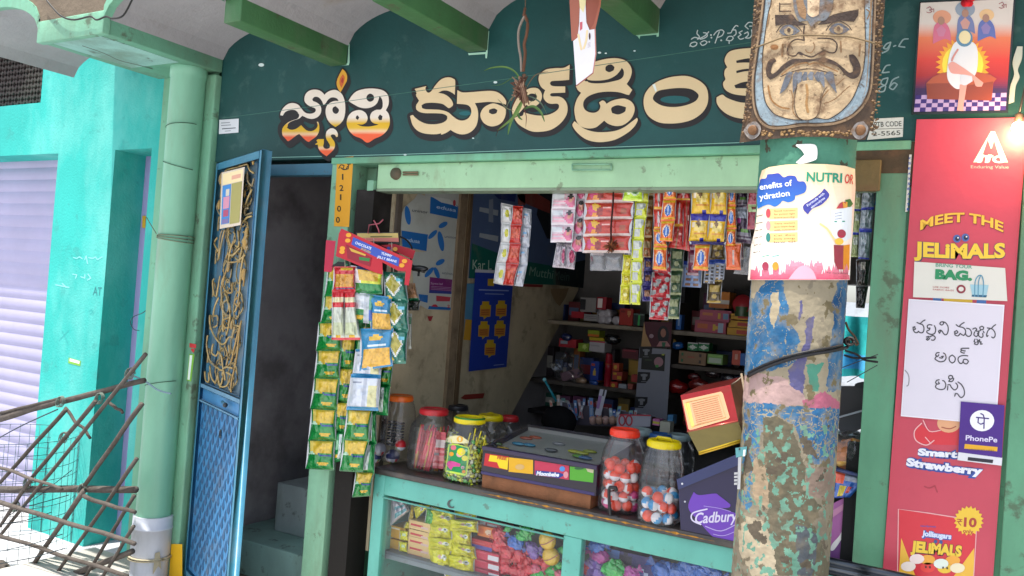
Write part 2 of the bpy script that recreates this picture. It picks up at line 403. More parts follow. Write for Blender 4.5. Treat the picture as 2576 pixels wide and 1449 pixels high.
# door header and posts
b = MB(); b.box(-3.28, .02, 2.05, -2.535, .07, 2.10, '#3f7288'); b.box(-3.27, .06, .15, -3.235, .10, 2.05, '#3f7288')
b.build('door_frame', M['steel'], shop)
b = MB(); b.box(-2.535, -.004, .15, -2.422, .30, 2.095, '#82b495', .004); b.box(-2.423, .10, .15, -2.372, .30, 2.09, '#82b495', .004)
b.build('post', M['greenpaint'], shop)
b = MB(); b.box(-.350, -.01, .15, -.262, .16, 2.02, '#5e9877', .004); b.box(-.262, 0, .15, .9, .16, 2.117, G1); b.box(.03, -.03, .15, .11, .001, 2.117, '#5e9877', .004)
b.build('post', M['greenpaint'], shop)
# lintel strip and steel shutter beam
b = MB(); b.box(-2.535, -.012, 2.090, -.262, .13, 2.117, '#6fae8c', .003)
b.build('lintel', M['greenpaint'], shop)
b = MB(); b.box(-2.295, .012, 1.985, -.34, .05, 2.089, '#9cc49a', .004); b.box(-2.295, .012, 1.975, -.34, .09, 1.9845, '#7d8f76')
sb = b.build('shutter_beam', M['steel'], shop)
b = MB(); S = PY(.012); A2 = T(1024, 0, 1024, 1932); A3 = T(2048, 0, 1024, 1932)
b.lathe(S(*A2((1060, 1312))), [(.001, .012), (.024, .012), (.026, .0), (.03, -.002)], '#5a5440', 14, ax=(0, -1, 0))
b.tube([S(*A2((1110, 1300)), .006), S(*A2((1222, 1300)), .006)], .004, '#7a6a50'); b.tube([S(*A2((1110, 1318)), .006), S(*A2((1222, 1318)), .006)], .004, '#7a6a50')
b.build('lock', M['rusty'], sb)
b = MB()
for p in (((455, 1240), (750, 1240)), ((455, 1282), (750, 1282)), ((455, 1240), (455, 1282)), ((750, 1240), (750, 1282))):
    b.tube([S(*A3(p[0]), .008), S(*A3(p[1]), .008)], .0035, '#7fae90')
b.build('handle', M['steel'], sb)
b = MB(); b.box(-.46, -.008, 1.98, -.25, .01, 2.113, '#4d3c26'); b.box(-.43, -.02, 1.965, -.34, .0, 2.06, '#6d5a34', .004)
b.build('bracket', M['rusty'], shop)
b = MB(); b.box(-2.335, -.003, 1.975, -2.30, .06, 2.02, '#7fae90', .004); b.box(-2.39, .0, .15, -2.295, .12, 1.98, '#211e1b')  # near-black box paints in the dark gap between post and counter
b.build('channel_and_dark_gap', M['dark'], shop)
# interior shell
b = MB()
b.box(-3.42, .16, .15, -3.30, 2.35, 2.6, '#a8a2a6'); b.box(-3.30, 2.15, .15, -2.5, 2.3, 2.6, '#a8a2a6')
b.box(-3.42, .16, 2.36, .95, 2.35, 2.60, '#8a8684'); b.box(-2.50, .30, .15, -2.372, 2.15, 2.36, '#a09a9c')
b.build('inner_wall', M['dark'], shop)
OX0, OX1, OZ0, OZ1 = -.86, -.38, .95, 1.78
b = MB()
b.box(-2.37, 2.05, .15, OX0, 2.2, 2.36, '#7c7874'); b.box(OX1, 2.05, .15, .95, 2.2, 2.36, '#7c7874')
b.box(OX0, 2.05, .15, OX1, 2.2, OZ0, '#7c7874'); b.box(OX0, 2.05, OZ1, OX1, 2.2, 2.36, '#7c7874'); b.box(.85, .16, .15, .95, 2.05, 2.36, '#7c7874')
b.build('back_wall', M['dark'], shop)
# left board wall with its slanted cut
b = MB(); X0 = -2.28
pr = [(.12, .45), (1.03, .45), (1.263, .939), (1.994, 1.658), (1.98, 2.34), (.12, 2.34)]
vs = [(X0, y, z) for y, z in pr]+[(X0-.03, y, z) for y, z in pr]; n = len(pr)
b.add(vs, [tuple(range(n)), tuple(range(n, 2*n))]+[(i, (i+1) % n, n+(i+1) % n, n+i) for i in range(n)], '#c4b697')
b.build('board_wall', M['ply'], shop)
b = MB(); SX = PX(X0)
b.box(X0, .60, .8, X0+.018, .66, 2.30, '#8a7860'); b.box(X0, .69, .8, X0+.012, .715, 2.30, '#6e5a42'); b.box(X0, .13, .8, X0+.014, .16, 2.30, '#5a5148')
b.build('wall_batten', M['wood'], shop)
# canopy: beams, vaults, front edge
for x0, x1, z in ((-3.74, -3.28, 2.545), (-2.59, -2.50, 2.52), (-1.875, -1.785, 2.52), (-1.175, -1.085, 2.52), (-.475, -.385, 2.52), (.225, .315, 2.52), (.925, 1.015, 2.52)):
    b = MB(); b.box(x0, YF, z, x1, -.0005, SPZ+.02, '#3d6b40' if x0 > -3 else '#62977c', .004)
    if x0 < -3: b.box(x0+.06, YF-.002, z-.002, x1-.06, -.2, z+.01, '#8fb8ae')
    b.build('ceiling_beam', M['greenpaint'], shop)
for i, (a, c) in enumerate(ARC):
    b = MB(); n = 20; vs = []; fs = []
    for k in range(n+1):
        x = a+(c-a)*k/n; z = arcz(x, a, c)
        for y in (YF, -.0006): vs += [(x, y, z), (x, y, z+.07)]
    for k in range(n):
        p = 4*k; fs += [(p, p+2, p+6, p+4), (p+1, p+5, p+7, p+3), (p, p+4, p+5, p+1)]
    b.add(vs, fs, '#9d9b9c'); b.build('vault', M['vault'], shop)
b = MB(); xs = []
for a, c in ARC:
    n = 20; vs = []; fs = []
    for k in range(n+1):
        x = a+(c-a)*k/n; z = arcz(x, a, c)
        vs += [(x, YF-.035, z-.004), (x, YF-.035, z+.05), (x, YF-.001, z-.004), (x, YF-.001, z+.05)]
    for k in range(n):
        p = 4*k; fs += [(p, p+4, p+5, p+1), (p, p+2, p+6, p+4), (p+1, p+5, p+7, p+3)]
    b.add(vs, fs, '#74ac8f')
b.box(-3.745, YF-.036, 2.54, -3.275, YF-.001, SPZ+.03, '#78ad90', .004)
b.build('front_edge', M['greenpaint'], shop)
b = MB(); n = 20
b.box(-4.5, YF-.03, SPZ+RISE+.07, 1.7, -.0006, 3.1, '#75695a')
for a, c in ARC:
    vs = []; fs = []
    for k in range(n+1):
        x = a+(c-a)*k/n; z = arcz(x, a, c)+.048
        vs += [(x, YF-.03, z), (x, YF-.03, SPZ+RISE+.071)]
    for k in range(n): fs.append((2*k, 2*k+2, 2*k+3, 2*k+1))
    b.add(vs, fs, '#75695a')
for i in range(len(ARC)-1): b.box(ARC[i][1], YF-.03, SPZ+.03, ARC[i+1][0], YF, SPZ+RISE+.071, '#75695a')
b.build('parapet', M['vault'], shop)
b = MB(); b.box(-4.5, -.02, 2.98, 1.7, 2.35, 3.12, '#7a766e'); b.build('unseen_roof_slab', M['cement'], shop)  # slab out of view above the shop, added to block light
STZ1, STZ2, STY, STX = .317, .56, .41, -3.12
b = MB(); b.box(-3.29, .20, .15, -2.54, .8, STZ1, '#9fc4ba', .006); b.box(-3.29, .8, .15, -2.5, 2.1, STZ1+.001, '#8f8a90'); b.box(STX, STY, STZ1, -2.50, 2.1, STZ2, '#bcc8c8', .006)
b.build('step', M['greenpaint'], shop)

# painted sign lettering
U1 = T(1100, 260, 500, 1907); U2 = T(1600, 280, 500, 2264); U3 = T(2040, 220, 560, 2029); U4 = T(2540, 60, 520, 1395)
SG = PY(0.0)
CR = '#dcc498'
def lamp(x, y):
    # white, yellow and red bands of the lamp-shaped letters
    return None
def grad(stops):
    def f(x, y):
        for i in range(len(stops)-1):
            if y < stops[i+1][0]:
                t = max(0, min(1, (y-stops[i][0])/(stops[i+1][0]-stops[i][0]))); return mixc(stops[i][1], stops[i+1][1], t)
        return H(stops[-1][1])
    return f
def gU1(a, b_, c, d): # a white until, yellow, pale, red  (zoom y)
    q = lambda y: 163.5+y*.1649
    return grad([(0, '#e6dac8'), (q(a)-8, '#e8dccb'), (q(a)+6, '#dcae1e'), (q(b_), '#dfb32c'), (q(c), '#efc79a'), (q(d), '#ee6238'), (900, '#ee6238')])
L1 = [ # (tf, outer, holes, colour)
 (U1, [(80,790),(85,735),(120,665),(190,600),(270,580),(350,605),(400,660),(440,710),(490,738),(550,742),(600,725),(622,695),(610,660),(560,640),(500,610),(455,560),(450,500),(470,440),(520,395),(590,375),(670,385),(725,420),(755,455),(790,420),(850,390),(920,380),(985,410),(1030,460),(1060,540),(1072,640),(1068,740),(1045,830),(990,900),(920,945),(850,895),(800,830),(775,750),(775,670),(800,610),(860,565),(920,548),(970,550),(950,515),(900,495),(850,500),(805,535),(775,580),(740,612),(720,560),(690,515),(650,487),(600,488),(570,520),(580,548),(640,575),(690,620),(706,680),(690,750),(640,800),(570,822),(500,812),(440,785),(415,775),(370,815),(300,840),(230,870),(195,910),(205,945),(250,965),(310,950),(360,915),(400,893),(440,930),(490,975),(550,985),(600,960),(625,920),(612,870),(635,842),(670,850),(692,900),(698,980),(680,1050),(640,1110),(570,1160),(510,1198),(440,1160),(360,1075),(290,1130),(195,1188),(130,1130),(80,1070),(62,1000),(70,930),(110,870),(170,820),(250,785),(310,765),(325,735),(290,710),(230,712),(170,735),(125,795)], [[(925,628),(975,680),(960,730),(925,745),(890,725),(875,680),(890,645)]], gU1(880, 1010, 1055, 1100)),
 (U1, [(615,1160),(625,1132),(745,1130),(745,1190),(735,1235),(750,1268),(790,1280),(830,1268),(838,1225),(815,1180),(785,1130),(775,1070),(790,1010),(840,970),(890,968),(935,1000),(958,1050),(955,1095),(935,1100),(910,1065),(870,1060),(848,1080),(870,1120),(905,1170),(915,1230),(895,1290),(840,1345),(785,1392),(720,1345),(672,1290),(655,1235),(660,1215),(615,1215)], [], gU1(1085, 1230, 1265, 1310)),
 (U1, [(1030,60),(1075,105),(1100,170),(1095,240),(1060,310),(1000,418),(960,360),(940,290),(950,220),(985,140)], [], '#d9a032'),
 (U1, [(1120,550),(1170,470),(1240,405),(1340,370),(1450,358),(1560,365),(1650,390),(1710,440),(1735,510),(1732,600),(1705,665),(1690,690),(1730,740),(1750,820),(1745,920),(1700,1010),(1620,1080),(1520,1125),(1410,1185),(1310,1120),(1210,1080),(1130,1000),(1095,900),(1110,800),(1160,730),(1230,695),(1310,690),(1380,730),(1412,800),(1395,870),(1340,905),(1270,905),(1245,900),(1310,930),(1420,940),(1540,920),(1580,905),(1510,890),(1465,850),(1450,790),(1475,725),(1540,685),(1610,680),(1640,640),(1642,560),(1620,500),(1590,475),(1582,520),(1550,590),(1480,640),(1390,660),(1290,645),(1210,605),(1160,575)], [[(1460,437),(1505,470),(1505,530),(1455,560),(1410,540),(1395,490),(1420,450)],[(1262,768),(1285,800),(1265,840),(1235,815),(1240,780)],[(1600,755),(1640,780),(1630,840),(1590,840),(1572,800)]], gU1(850, 960, 1010, 1060)),
 (U2, [(235,350),(480,290),(460,330),(480,390),(520,410),(570,380),(640,280),(720,190),(800,145),(890,132),(960,155),(1000,205),(992,450),(940,410),(860,375),(770,375),(690,415),(780,430),(860,470),(930,540),(960,610),(950,650),(890,690),(850,670),(780,620),(690,600),(560,592),(450,605),(390,640),(400,690),(470,710),(600,715),(740,725),(870,765),(960,840),(1050,900),(1140,915),(1230,880),(1285,800),(1290,720),(1260,660),(1190,625),(1030,612),(1040,365),(1130,405),(1300,400),(1480,385),(1640,378),(1760,400),(1860,470),(1920,560),(1918,630),(1870,610),(1760,590),(1600,578),(1450,590),(1355,600),(1395,680),(1415,780),(1410,900),(1380,1010),(1310,1100),(1210,1155),(1100,1165),(1000,1135),(915,1085),(830,1140),(700,1185),(560,1192),(400,1170),(280,1110),(200,1010),(165,900),(155,820),(235,785),(280,830),(370,900),(480,945),(610,955),(740,935),(815,890),(825,850),(760,820),(600,812),(440,810),(330,780),(260,720),(235,640),(250,570),(290,520),(250,470),(232,400)], [], CR),
 (U2, [(1510,690),(1600,630),(1700,605),(1810,640),(1900,690),(1918,760),(1890,880),(1820,970),(1720,1015),(1620,1015),(1520,960),(1465,870),(1460,780)], [[(1700,695),(1765,725),(1745,780),(1670,800),(1610,770),(1615,720)]], CR),
 (U3, [(475,240),(540,205),(660,190),(780,185),(865,140),(857,360),(740,370),(610,378),(578,410),(620,450),(800,455),(800,545),(680,550),(600,555),(578,580),(610,600),(720,605),(790,650),(830,730),(830,830),(790,920),(710,1010),(600,1080),(470,1110),(320,1108),(190,1050),(110,990),(65,920),(100,895),(180,880),(200,830),(300,860),(420,878),(540,870),(640,830),(700,780),(710,730),(680,705),(600,708),(540,690),(495,640),(485,580),(510,510),(450,460),(415,370),(425,290)], [], CR),
 (U3, [(250,500),(340,475),(410,490),(455,550),(462,620),(430,690),(370,740),(290,755),(240,720),(180,790),(60,920),(30,820),(45,740),(110,620)], [[(300,560),(370,570),(390,620),(340,670),(260,660),(240,600)]], CR),
 (U3, [(1100,360),(1190,370),(1320,368),(1440,345),(1540,290),(1600,220),(1620,185),(1648,230),(1645,300),(1600,350),(1500,380),(1370,405),(1240,412),(1150,400),(1080,370),(955,455),(985,510),(1030,548),(970,640),(935,760),(940,870),(970,970),(1040,1040),(1140,1065),(1240,1050),(1310,1000),(1365,950),(1430,1000),(1540,1030),(1650,1010),(1750,930),(1800,830),(1800,740),(1750,670),(1660,632),(1560,640),(1460,670),(1400,708),(1370,670),(1335,660),(1290,690),(1310,740),(1290,800),(1230,835),(1150,830),(1085,790),(1060,720),(1080,650),(1150,590),(1280,545),(1430,530),(1580,540),(1680,570),(1725,580),(1772,505),(1690,420),(1740,340),(1765,240),(1740,150),(1670,80),(1560,48),(1440,50),(1310,75),(1150,130),(1000,250),(990,400)], [[(1470,138),(1515,175),(1500,220),(1440,248),(1385,225),(1385,175),(1420,145)],[(1570,728),(1680,755),(1665,820),(1570,862),(1480,840),(1465,780),(1500,745)]], CR),
 (U3, [(935,960),(905,1010),(930,1070),(1000,1150),(1100,1220),(1230,1258),(1380,1258),(1540,1220),(1700,1130),(1800,1040),(1850,950),(1840,910),(1760,970),(1650,1050),(1520,1100),(1370,1118),(1220,1112),(1080,1070),(1000,1010)], [], CR),
 (U4, [(200,740),(300,690),(420,660),(560,655),(680,700),(760,770),(785,860),(775,960),(720,1050),(620,1120),(500,1155),(370,1165),(250,1150),(150,1090),(100,1000),(95,890),(130,810)], [[(240,820),(340,795),(480,783),(600,795),(670,840),(680,880),(640,930),(540,970),(420,988),(300,975),(215,930),(193,885)]], CR),
 (U4, [(975,440),(1020,390),(1120,365),(1300,350),(1300,455),(1180,470),(1085,490),(1090,515),(1180,510),(1300,515),(1300,570),(1170,580),(1085,600),(1090,625),(1180,605),(1300,600),(1300,705),(1160,720),(1065,755),(1080,785),(1300,790),(1300,870),(1120,860),(1020,835),(960,790),(945,730),(970,690),(958,640),(965,590),(990,560),(962,500)], [], CR),
 (U4, [(935,855),(875,885),(880,950),(930,1020),(1010,1075),(1120,1108),(1300,1120),(1300,945),(1150,940),(1050,915),(980,885)], [], CR),
]
b = MB()
for tf, o, h, c in L1:
    lo = [tf(p) for p in o]
    for k, (dx, dy, ww) in enumerate(((5.5, 10, 7), (3, 5, 9), (.5, 0, 8))):
        stroke(b, SG, lo+[lo[0]], ww, '#231f20', .0006+k*.0003, closed=False, n=3, sh=(dx, dy))
        poly(b, SG, lo, '#231f20', .0004+k*.0003, smooth=True, sh=(dx, dy))
# green showing inside the wide letters
ell(b, SG, 430, 908, 160, 42, '#1d5a5c', .0019, U4, n=16); ell(b, SG, 1180, 785, 110, 40, '#1c5f62', .0019, U2); ell(b, SG, 1215, 735, 70, 55, '#1d5154', .0019, U3)
for tf, o, h, c in L1:
    poly(b, SG, o, c, .0024, tf, holes=h, smooth=True, cy=2.2 if callable(c) else 0)
poly(b, SG, [(1035,140),(1062,190),(1050,270),(1015,350),(985,290),(990,210)], '#c9622c', .0028, U1, smooth=True)
poly(b, SG, [(1030,190),(1045,220),(1030,280),(1010,250)], '#a4362c', .0031, U1, smooth=True)
for x, y, r, tf in ((1728,222,36,U2),(40,490,22,A2),(660,398,14,A3),(708,402,9,A3),(925,384,9,A3),(1325,1235,20,U2),(1125,1168,12,A2)): ell(b, SG, x, y, r, r*.6, '#cfe0dc', .0022, tf, n=9)
poly(b, SG, [(185,748),(215,738),(235,810),(222,828)], '#dfe6e0', .0028, U4)
# small hand-written line at the upper right
WH = '#b9c6c3'
for p in ([(590,335),(600,305),(640,290),(665,300),(655,325),(620,340),(600,330)], [(605,260),(640,240),(680,250),(690,230),(665,200),(672,165)], [(670,260),(720,240),(760,215),(790,180)], [(735,190),(765,195),(775,225),(740,250),(700,260)], [(700,300),(720,325),(755,315),(775,290),(745,275),(710,290)], [(845,215),(880,175),(930,160),(955,180),(935,220),(890,240)], [(905,180),(885,230),(860,300)], [(980,270),(1000,235),(1040,230),(1055,250),(1030,275),(990,272)], [(1010,275),(1010,305)], [(995,195),(1030,190),(1045,160),(1080,115),(1105,120)], [(1050,160),(1080,160),(1085,200),(1060,225)], [(1150,170),(1115,190),(1140,210),(1105,235),(1130,260),(1165,250)], [(1175,200),(1210,180),(1215,215),(1180,245),(1230,245),(1255,205),(1250,160)], [(1215,150),(1180,120),(1220,80),(1265,85),(1265,120),(1230,120)]):
    stroke(b, SG, p, 11, WH, .0014, U4)
for p in ((815,215),(797,288),(820,243),(925,272)): ell(b, SG, p[0], p[1], 10, 10, WH, .0014, U4, n=8)
T1 = T(3480, 0, 616, 1860)
for p in ([(250,510),(200,530),(160,580),(200,590),(240,540),(250,510),(220,600),(150,640)], [(285,560),(310,550)], [(460,470),(400,480),(345,560),(420,570)], [(240,785),(190,800),(145,880),(230,870)], [(215,940),(150,960),(130,1010),(190,1040),(170,1100),(110,1110),(120,1060),(190,1020),(215,950)], [(345,930),(270,970),(235,1060),(280,1080),(330,1020),(290,1000),(245,1040)]):
    stroke(b, SG, p, 17, '#8fa5a4', .0014, T1)
# bare patches round the beam seats
for p in ([(595,482),(690,476),(700,330),(706,330),(706,470),(700,492),(600,494)],[(1600,402),(1735,392),(1752,235),(1760,235),(1748,392),(1742,440),(1732,440),(1730,408),(1606,416)]):
    poly(b, SG, p, '#a9d6bd', .0009, A2)
poly(b, SG, [(925,262),(1100,250),(1108,90),(1114,90),(1108,275),(1092,278),(1090,262),(968,272),(962,295),(950,275)], '#8fc2a4', .0009, A3)
# painted border line below the sign
stroke(b, SG, [(669,396.6),(1000,388.5),(1288,379),(1600,368),(1870,358.5)], 1.6, '#8fc4b4', .0009)
b.build('painted_lettering', M['paint'], sw)

# ------------------------------------------------------------ teal neighbour
TY = .25
nb = thing('teal_building', 'bright turquoise rendered building beside the shop with a lavender roller shutter', 'building')
cl = at(147, 386, TY); cr_ = at(290, 377, TY); nr = at(382, 374, TY)
XA, XB, XC = cl.x, cr_.x, nr.x; ZL = cl.z; ZN = cr_.z
TC = '#38b3a9'
v0 = at(0, 267, TY); v1 = at(102, 258, TY); VX = v1.x; VZ = v1.z
b = MB()
b.box(XA, TY, 0, XB, TY+.5, ZL, TC); b.box(-9, TY, ZL, XB, TY+.5, VZ, TC); b.box(VX, TY, VZ, XC, TY+.5, 3.6, TC); b.box(-9, TY, 2.95, VX, TY+.5, 3.6, TC)
b.box(XB, TY, ZN, XC, TY+.5, VZ, TC); b.box(XC, TY, 0, -3.4, TY+.5, 3.6, TC); b.box(XB, TY+.42, 0, XC, TY+.5, ZN, '#1fa39b'); b.box(-9, TY+.44, VZ, VX, TY+.5, 2.95, '#2c2a2c')
nw = b.build('wall', M['teal'], nb)
b = MB(); zz = 0.03; n = 0
prof = []
x0, x1, yb = -9, XA, TY+.19
z = .02
while z < ZL+.05:
    p = .078
    vs = []
    cyc = [(0, .0), (.25, -.006), (.5, -.008), (.75, -.006), (1, .0)]
    for t, d in cyc: vs += [(x0, yb+d, z+t*p), (x1, yb+d, z+t*p)]
    b.add(vs, [(2*i, 2*i+1, 2*i+3, 2*i+2) for i in range(4)], '#a5a1bf', True); z += p
b.build('roller_shutter', mat('shutter_paint', .5, .4, bump=.05, bs=30, dirt='#a9a2c4', da=.4, ds=3, var=.08), nb)
b = MB(); ly = at(350, 393, TY); dl = PX(XB)(350, 700); ydep = max(TY+.1, min(TY+.4, dl.y))
xl = at(350, 700, ydep).x; xr = at(371, 700, ydep).x
b.box(xl, ydep-.02, 0, xr, ydep+.03, at(360, 393, ydep).z, '#a79fcc', .003); b.box(xr, ydep-.01, 0, xr+.02, ydep+.04, 2.2, '#3a3346')
b.build('door_frame', mat('lavender_paint', .5, .4, var=.06), nb)
# block lattice in the vent
b = MB(); s = .07
for i in range(26):
    for k in range(10):
        cx_ = VX-.03-i*s; cz_ = VZ+.03+k*s
        for sx in (1, -1): b.obox((cx_, TY+.14, cz_), (Vector((.5*s*.8, 0, sx*.5*s*.8)), Vector((0, .04, 0)), Vector((-sx*.007, 0, .007))), '#4b4240')
b.build('lattice_vent', M['cement'], nb)
# chalk and pencil marks
b = MB(); S = PY(TY); Z5 = T(0, 768, 1024, 1932)
for p in ([(555,495),(580,500),(600,490),(620,505)],[(640,510),(650,480),(660,540)],[(670,495),(700,500),(720,490),(735,510),(770,490)],[(550,620),(580,625),(570,650)],[(610,640),(640,650),(640,625)],[(665,620),(685,650),(660,665)],[(470,690),(500,720)],[(420,700),(520,720)]): stroke(b, S, p, 7, '#8fe8e2', .001, Z5)
text(b, S, 'AT', Z5((700,778)), Z5((765,782)), 22, '#2b7a7c', .001)
for p in ([(445,1120),(520,1040)],[(465,1045),(515,1150)],[(670,900),(690,890),(700,905),(680,920)]): stroke(b, S, p, 6, '#2fa7a2', .001, Z5)
b.build('pencil_marks', M['paint'], nw)
def sticker(tf, q, col, label, stripe, surf, name='sticker'):
    b = MB(); slabq(b, surf, q, col, .0012, .0003, tf); f = quadf([tf(p) for p in q])
    for (u0, v0, u1, v1, c) in stripe: poly(b, surf, [f(u0, v0), f(u1, v0), f(u1, v1), f(u0, v1)], c, .002)
    return tag(b.build(name, M['paper']), label, 'sticker')
B1 = T(0, 1400, 1024, 1641)
sticker(B1, [(440,48),(518,70),(514,104),(437,84)], '#79b53c', 'small green and white label stuck low on the turquoise wall', [(.1,.1,.9,.6,'#f2f3ee')], PY(TY))
sticker(Z5, [(1428,1222),(1468,1226),(1442,1430),(1410,1422)], '#79b53c', 'narrow green and white label stuck upright on the pilaster beside the gate', [(.12,.04,.62,.96,'#e6efe6')], PY(-.035))
b = MB(); S = PY(-.036)
for p in ([(1430,1140),(1480,1150),(1478,1180),(1430,1172)],[(1440,1180),(1470,1185),(1460,1215),(1445,1200)]): poly(b, S, p, '#c23a3c', .001, Z5)
tag(b.build('paint_mark', M['paint']), 'small red smear above the label on the green pilaster', 'paint mark')
b = MB(); slabq(b, PY(-.0375), [(1098,1243),(1168,1245),(1168,1460),(1082,1460)], '#e3b21c', .0008, 0, B1)
tag(b.build('paint_patch', M['paint']), 'yellow painted patch at the foot of the green pilaster', 'paint patch')
sticker(A2, [(13,893+0),(105-0,893),(105,1003),(13,1008)] if 0 else [(20,905),(22,905),(22,906),(20,906)], '#dcdde0', 'x', [], SG) if 0 else None
Z1 = T(0, 0, 1024, 1932)
o = sticker(Z1, [(1655,905),(1802,895),(1800,1000),(1652,1012)], '#d5d8dc', 'small white tin number plate at the left end of the teal sign wall', [(.1,.2,.55,.26,'#8d9298'),(.1,.38,.6,.44,'#8d9298'),(.15,.62,.85,.68,'#4a5058'),(.3,.8,.6,.85,'#8d9298')], PY(-.002), 'number_plate'); o['category'] = 'number plate'

# ============================================================ THINGS OUTSIDE
# ---- green rain pipe with white sleeve
pp = thing('rain_pipe', 'fat pale green rain pipe with a white sleeve low down, left of the door', 'pipe')
c = at(458, 400, -.09); PXc, PYc, PR = c.x, -.09, .080
zs = at(376, 1290, PYc).z; zt = at(370, 1385, PYc).z
b = MB(); b.lathe((PXc, PYc, 0), [(PR, zs-.02), (PR, 2.50), (PR+.004, 2.50), (PR+.004, 2.546)], '#78b295', 32); b.build('pipe_section', M['pipe'], pp)
b = MB(); b.lathe((PXc, PYc, 0), [(PR+.006, .15), (PR+.006, zt-.01), (PR+.010, zt), (PR+.010, zs-.06), (PR+.013, zs-.06), (PR+.013, zs-.052), (PR+.010, zs-.05), (PR+.010, zs)], '#c3c8d2', 32); b.build('sleeve', M['pipe'], pp)
def ring(cx, cy, r, z, tilt, n=24, a0=0, a1=360): return [Vector((cx+r*math.cos(R(a)), cy+r*math.sin(R(a)), z+tilt*math.cos(R(a)))) for a in [a0+(a1-a0)*i/n for i in range(n+1)]]
b = MB(); z0 = at(420, 600, PYc-.1).z
for k in range(3): b.tube(ring(PXc, PYc, PR+.004, z0+k*.009, -.010+.006*k), .0022, '#7a7d66')
b.build('wire_tie', M['string'], pp)
b = MB()
for yy, tl in ((309, .012), (408, -.02), (980, .02)):
    b.tube(ring(PXc, PYc, PR+.002, at(450, yy, PYc-.09).z, tl, a0=180, a1=360), .0014, '#3a4a3c')
b.build('thin_wire', M['string'], pp)
b = MB(); z1 = zt-.012
for k in range(2): b.tube(ring(PXc, PYc, PR+.014, z1-k*.01, .004*k), .007, '#a89f86', flat=.5)
S = CYL(PXc, PYc, PR+.016)
b.add([S(390, 1392), S(402, 1388), S(406, 1432), S(398, 1424), S(384, 1446)], [(0, 1, 2, 3, 4)], '#a89f86')
b.build('cloth_tie', M['cloth'], pp)
b = MB(); q0 = at(488, 300, -.02)
b.tube([(q0.x, -.015, z) for z in (.15, 1, 2, 2.5)], .007, '#7d7a68', 8)
tag(b.build('dark_groove_rod', M['greenpaint']), 'thin grey brown rod added as the dark groove between the rain pipe and the pilaster', 'pipe')  # brown rod added to draw the dark groove beside the pipe
b = MB(); S = PY(-.06)
b.tube([S(*p) for p in cr([(*Z5((1105,190)),), (*Z5((1140,250)),), (*Z5((1180,315)),)], False)], .002, '#6f7360')
tag(b.build('tie_wire', M['string']), 'short slack wire running from the yellow tag to the rain pipe', 'wire')
b = MB(); S = PY(.1)
b.tube([S(*Z5(p)) for p in cr([(1140,760),(1125,860),(1080,910),(1010,940),(985,985),(1010,1035),(1050,1045)], False)], .0022, '#4a5a60')
tag(b.build('loose_wire', M['string']), 'thin dark wire curling beside the rain pipe at mid height', 'wire')
b = MB(); slabq(b, PY(ydep-.03), [(1075,180),(1100,180),(1096,272),(1072,270)], '#d9a62a', .003, 0, Z5)
tag(b.build('tag', M['plastic']), 'small yellow tag on the lavender door frame', 'tag')

# ---- blue gate, standing ajar
HG = Vector((-3.245, -.012, 0)); FG = Vector((-2.668, -.272, 0)); GW = (FG-HG).length; gd = (FG-HG).normalized(); gn = Vector((gd.y, -gd.x, 0))
if gn.y > 0: gn = -gn
GZ = 2.105
gate = thing('metal_gate', 'tall blue steel gate standing ajar with gold scrollwork above an embossed sheet', 'gate')
def GP(u, z, o=0.0): return HG+gd*u+gn*o+Vector((0, 0, z))
def gbox(b, u0, u1, z0, z1, o0, o1, col, bev=.002):
    c = GP((u0+u1)/2, (z0+z1)/2, (o0+o1)/2); b.obox(c, (gd*(abs(u1-u0)/2), gn*(abs(o1-o0)/2), Vector((0, 0, (z1-z0)/2))), col, bev)
GS = plane(HG, gn)
gu = lambda px, py: ((GS(px, py)-HG).dot(gd), GS(px, py).z)
zr = gu(*T(780, 1000, 340, 770)((200, 1260)))[1]
b = MB(); fb = '#3a7a96'
gbox(b, 0, .028, .17, GZ, -.032, .006, fb); gbox(b, GW-.030, GW, .17, GZ, -.034, .006, fb); gbox(b, .028, GW-.030, GZ-.035, GZ, -.03, .006, fb); gbox(b, .028, GW-.03, .17, .2, -.03, .006, fb)
gbox(b, .028, GW-.03, zr-.02, zr, -.02, .006, '#5f8aa6'); gbox(b, .028, GW-.03, zr-.085, zr-.075, -.005, .008, '#5f8aa6')
b.build('frame', M['gate'], gate)
b = MB(); gbox(b, .028, GW-.03, .2, zr-.02, -.012, -.006, '#3d7fb0', 0); gbox(b, .028, GW-.03, zr, GZ-.035, -.028, -.026, '#56707f', 0)
nx_ = 8; z = .24; k = 0
while z < zr-.10:
    for i in range(nx_+(k % 2)):
        u = .028+(GW-.058)*(i+.5+(0 if k % 2 == 0 else -.5))/nx_
        if u < .045 or u > GW-.05: continue
        vs = [GP(u, z+.036, -.004), GP(u+.013, z-.008, -.004), GP(u, z-.024, -.004), GP(u-.013, z-.008, -.004), GP(u, z-.004, .004)]
        b.add(vs, [(0, 1, 4), (1, 2, 4), (2, 3, 4), (3, 0, 4)], '#1c4f78', True)
    z += .040; k += 1
b.build('embossed_sheet', M['gate'], gate)
T4 = T(780, 1000, 340, 770); T3 = T(780, 560, 400, 1159)
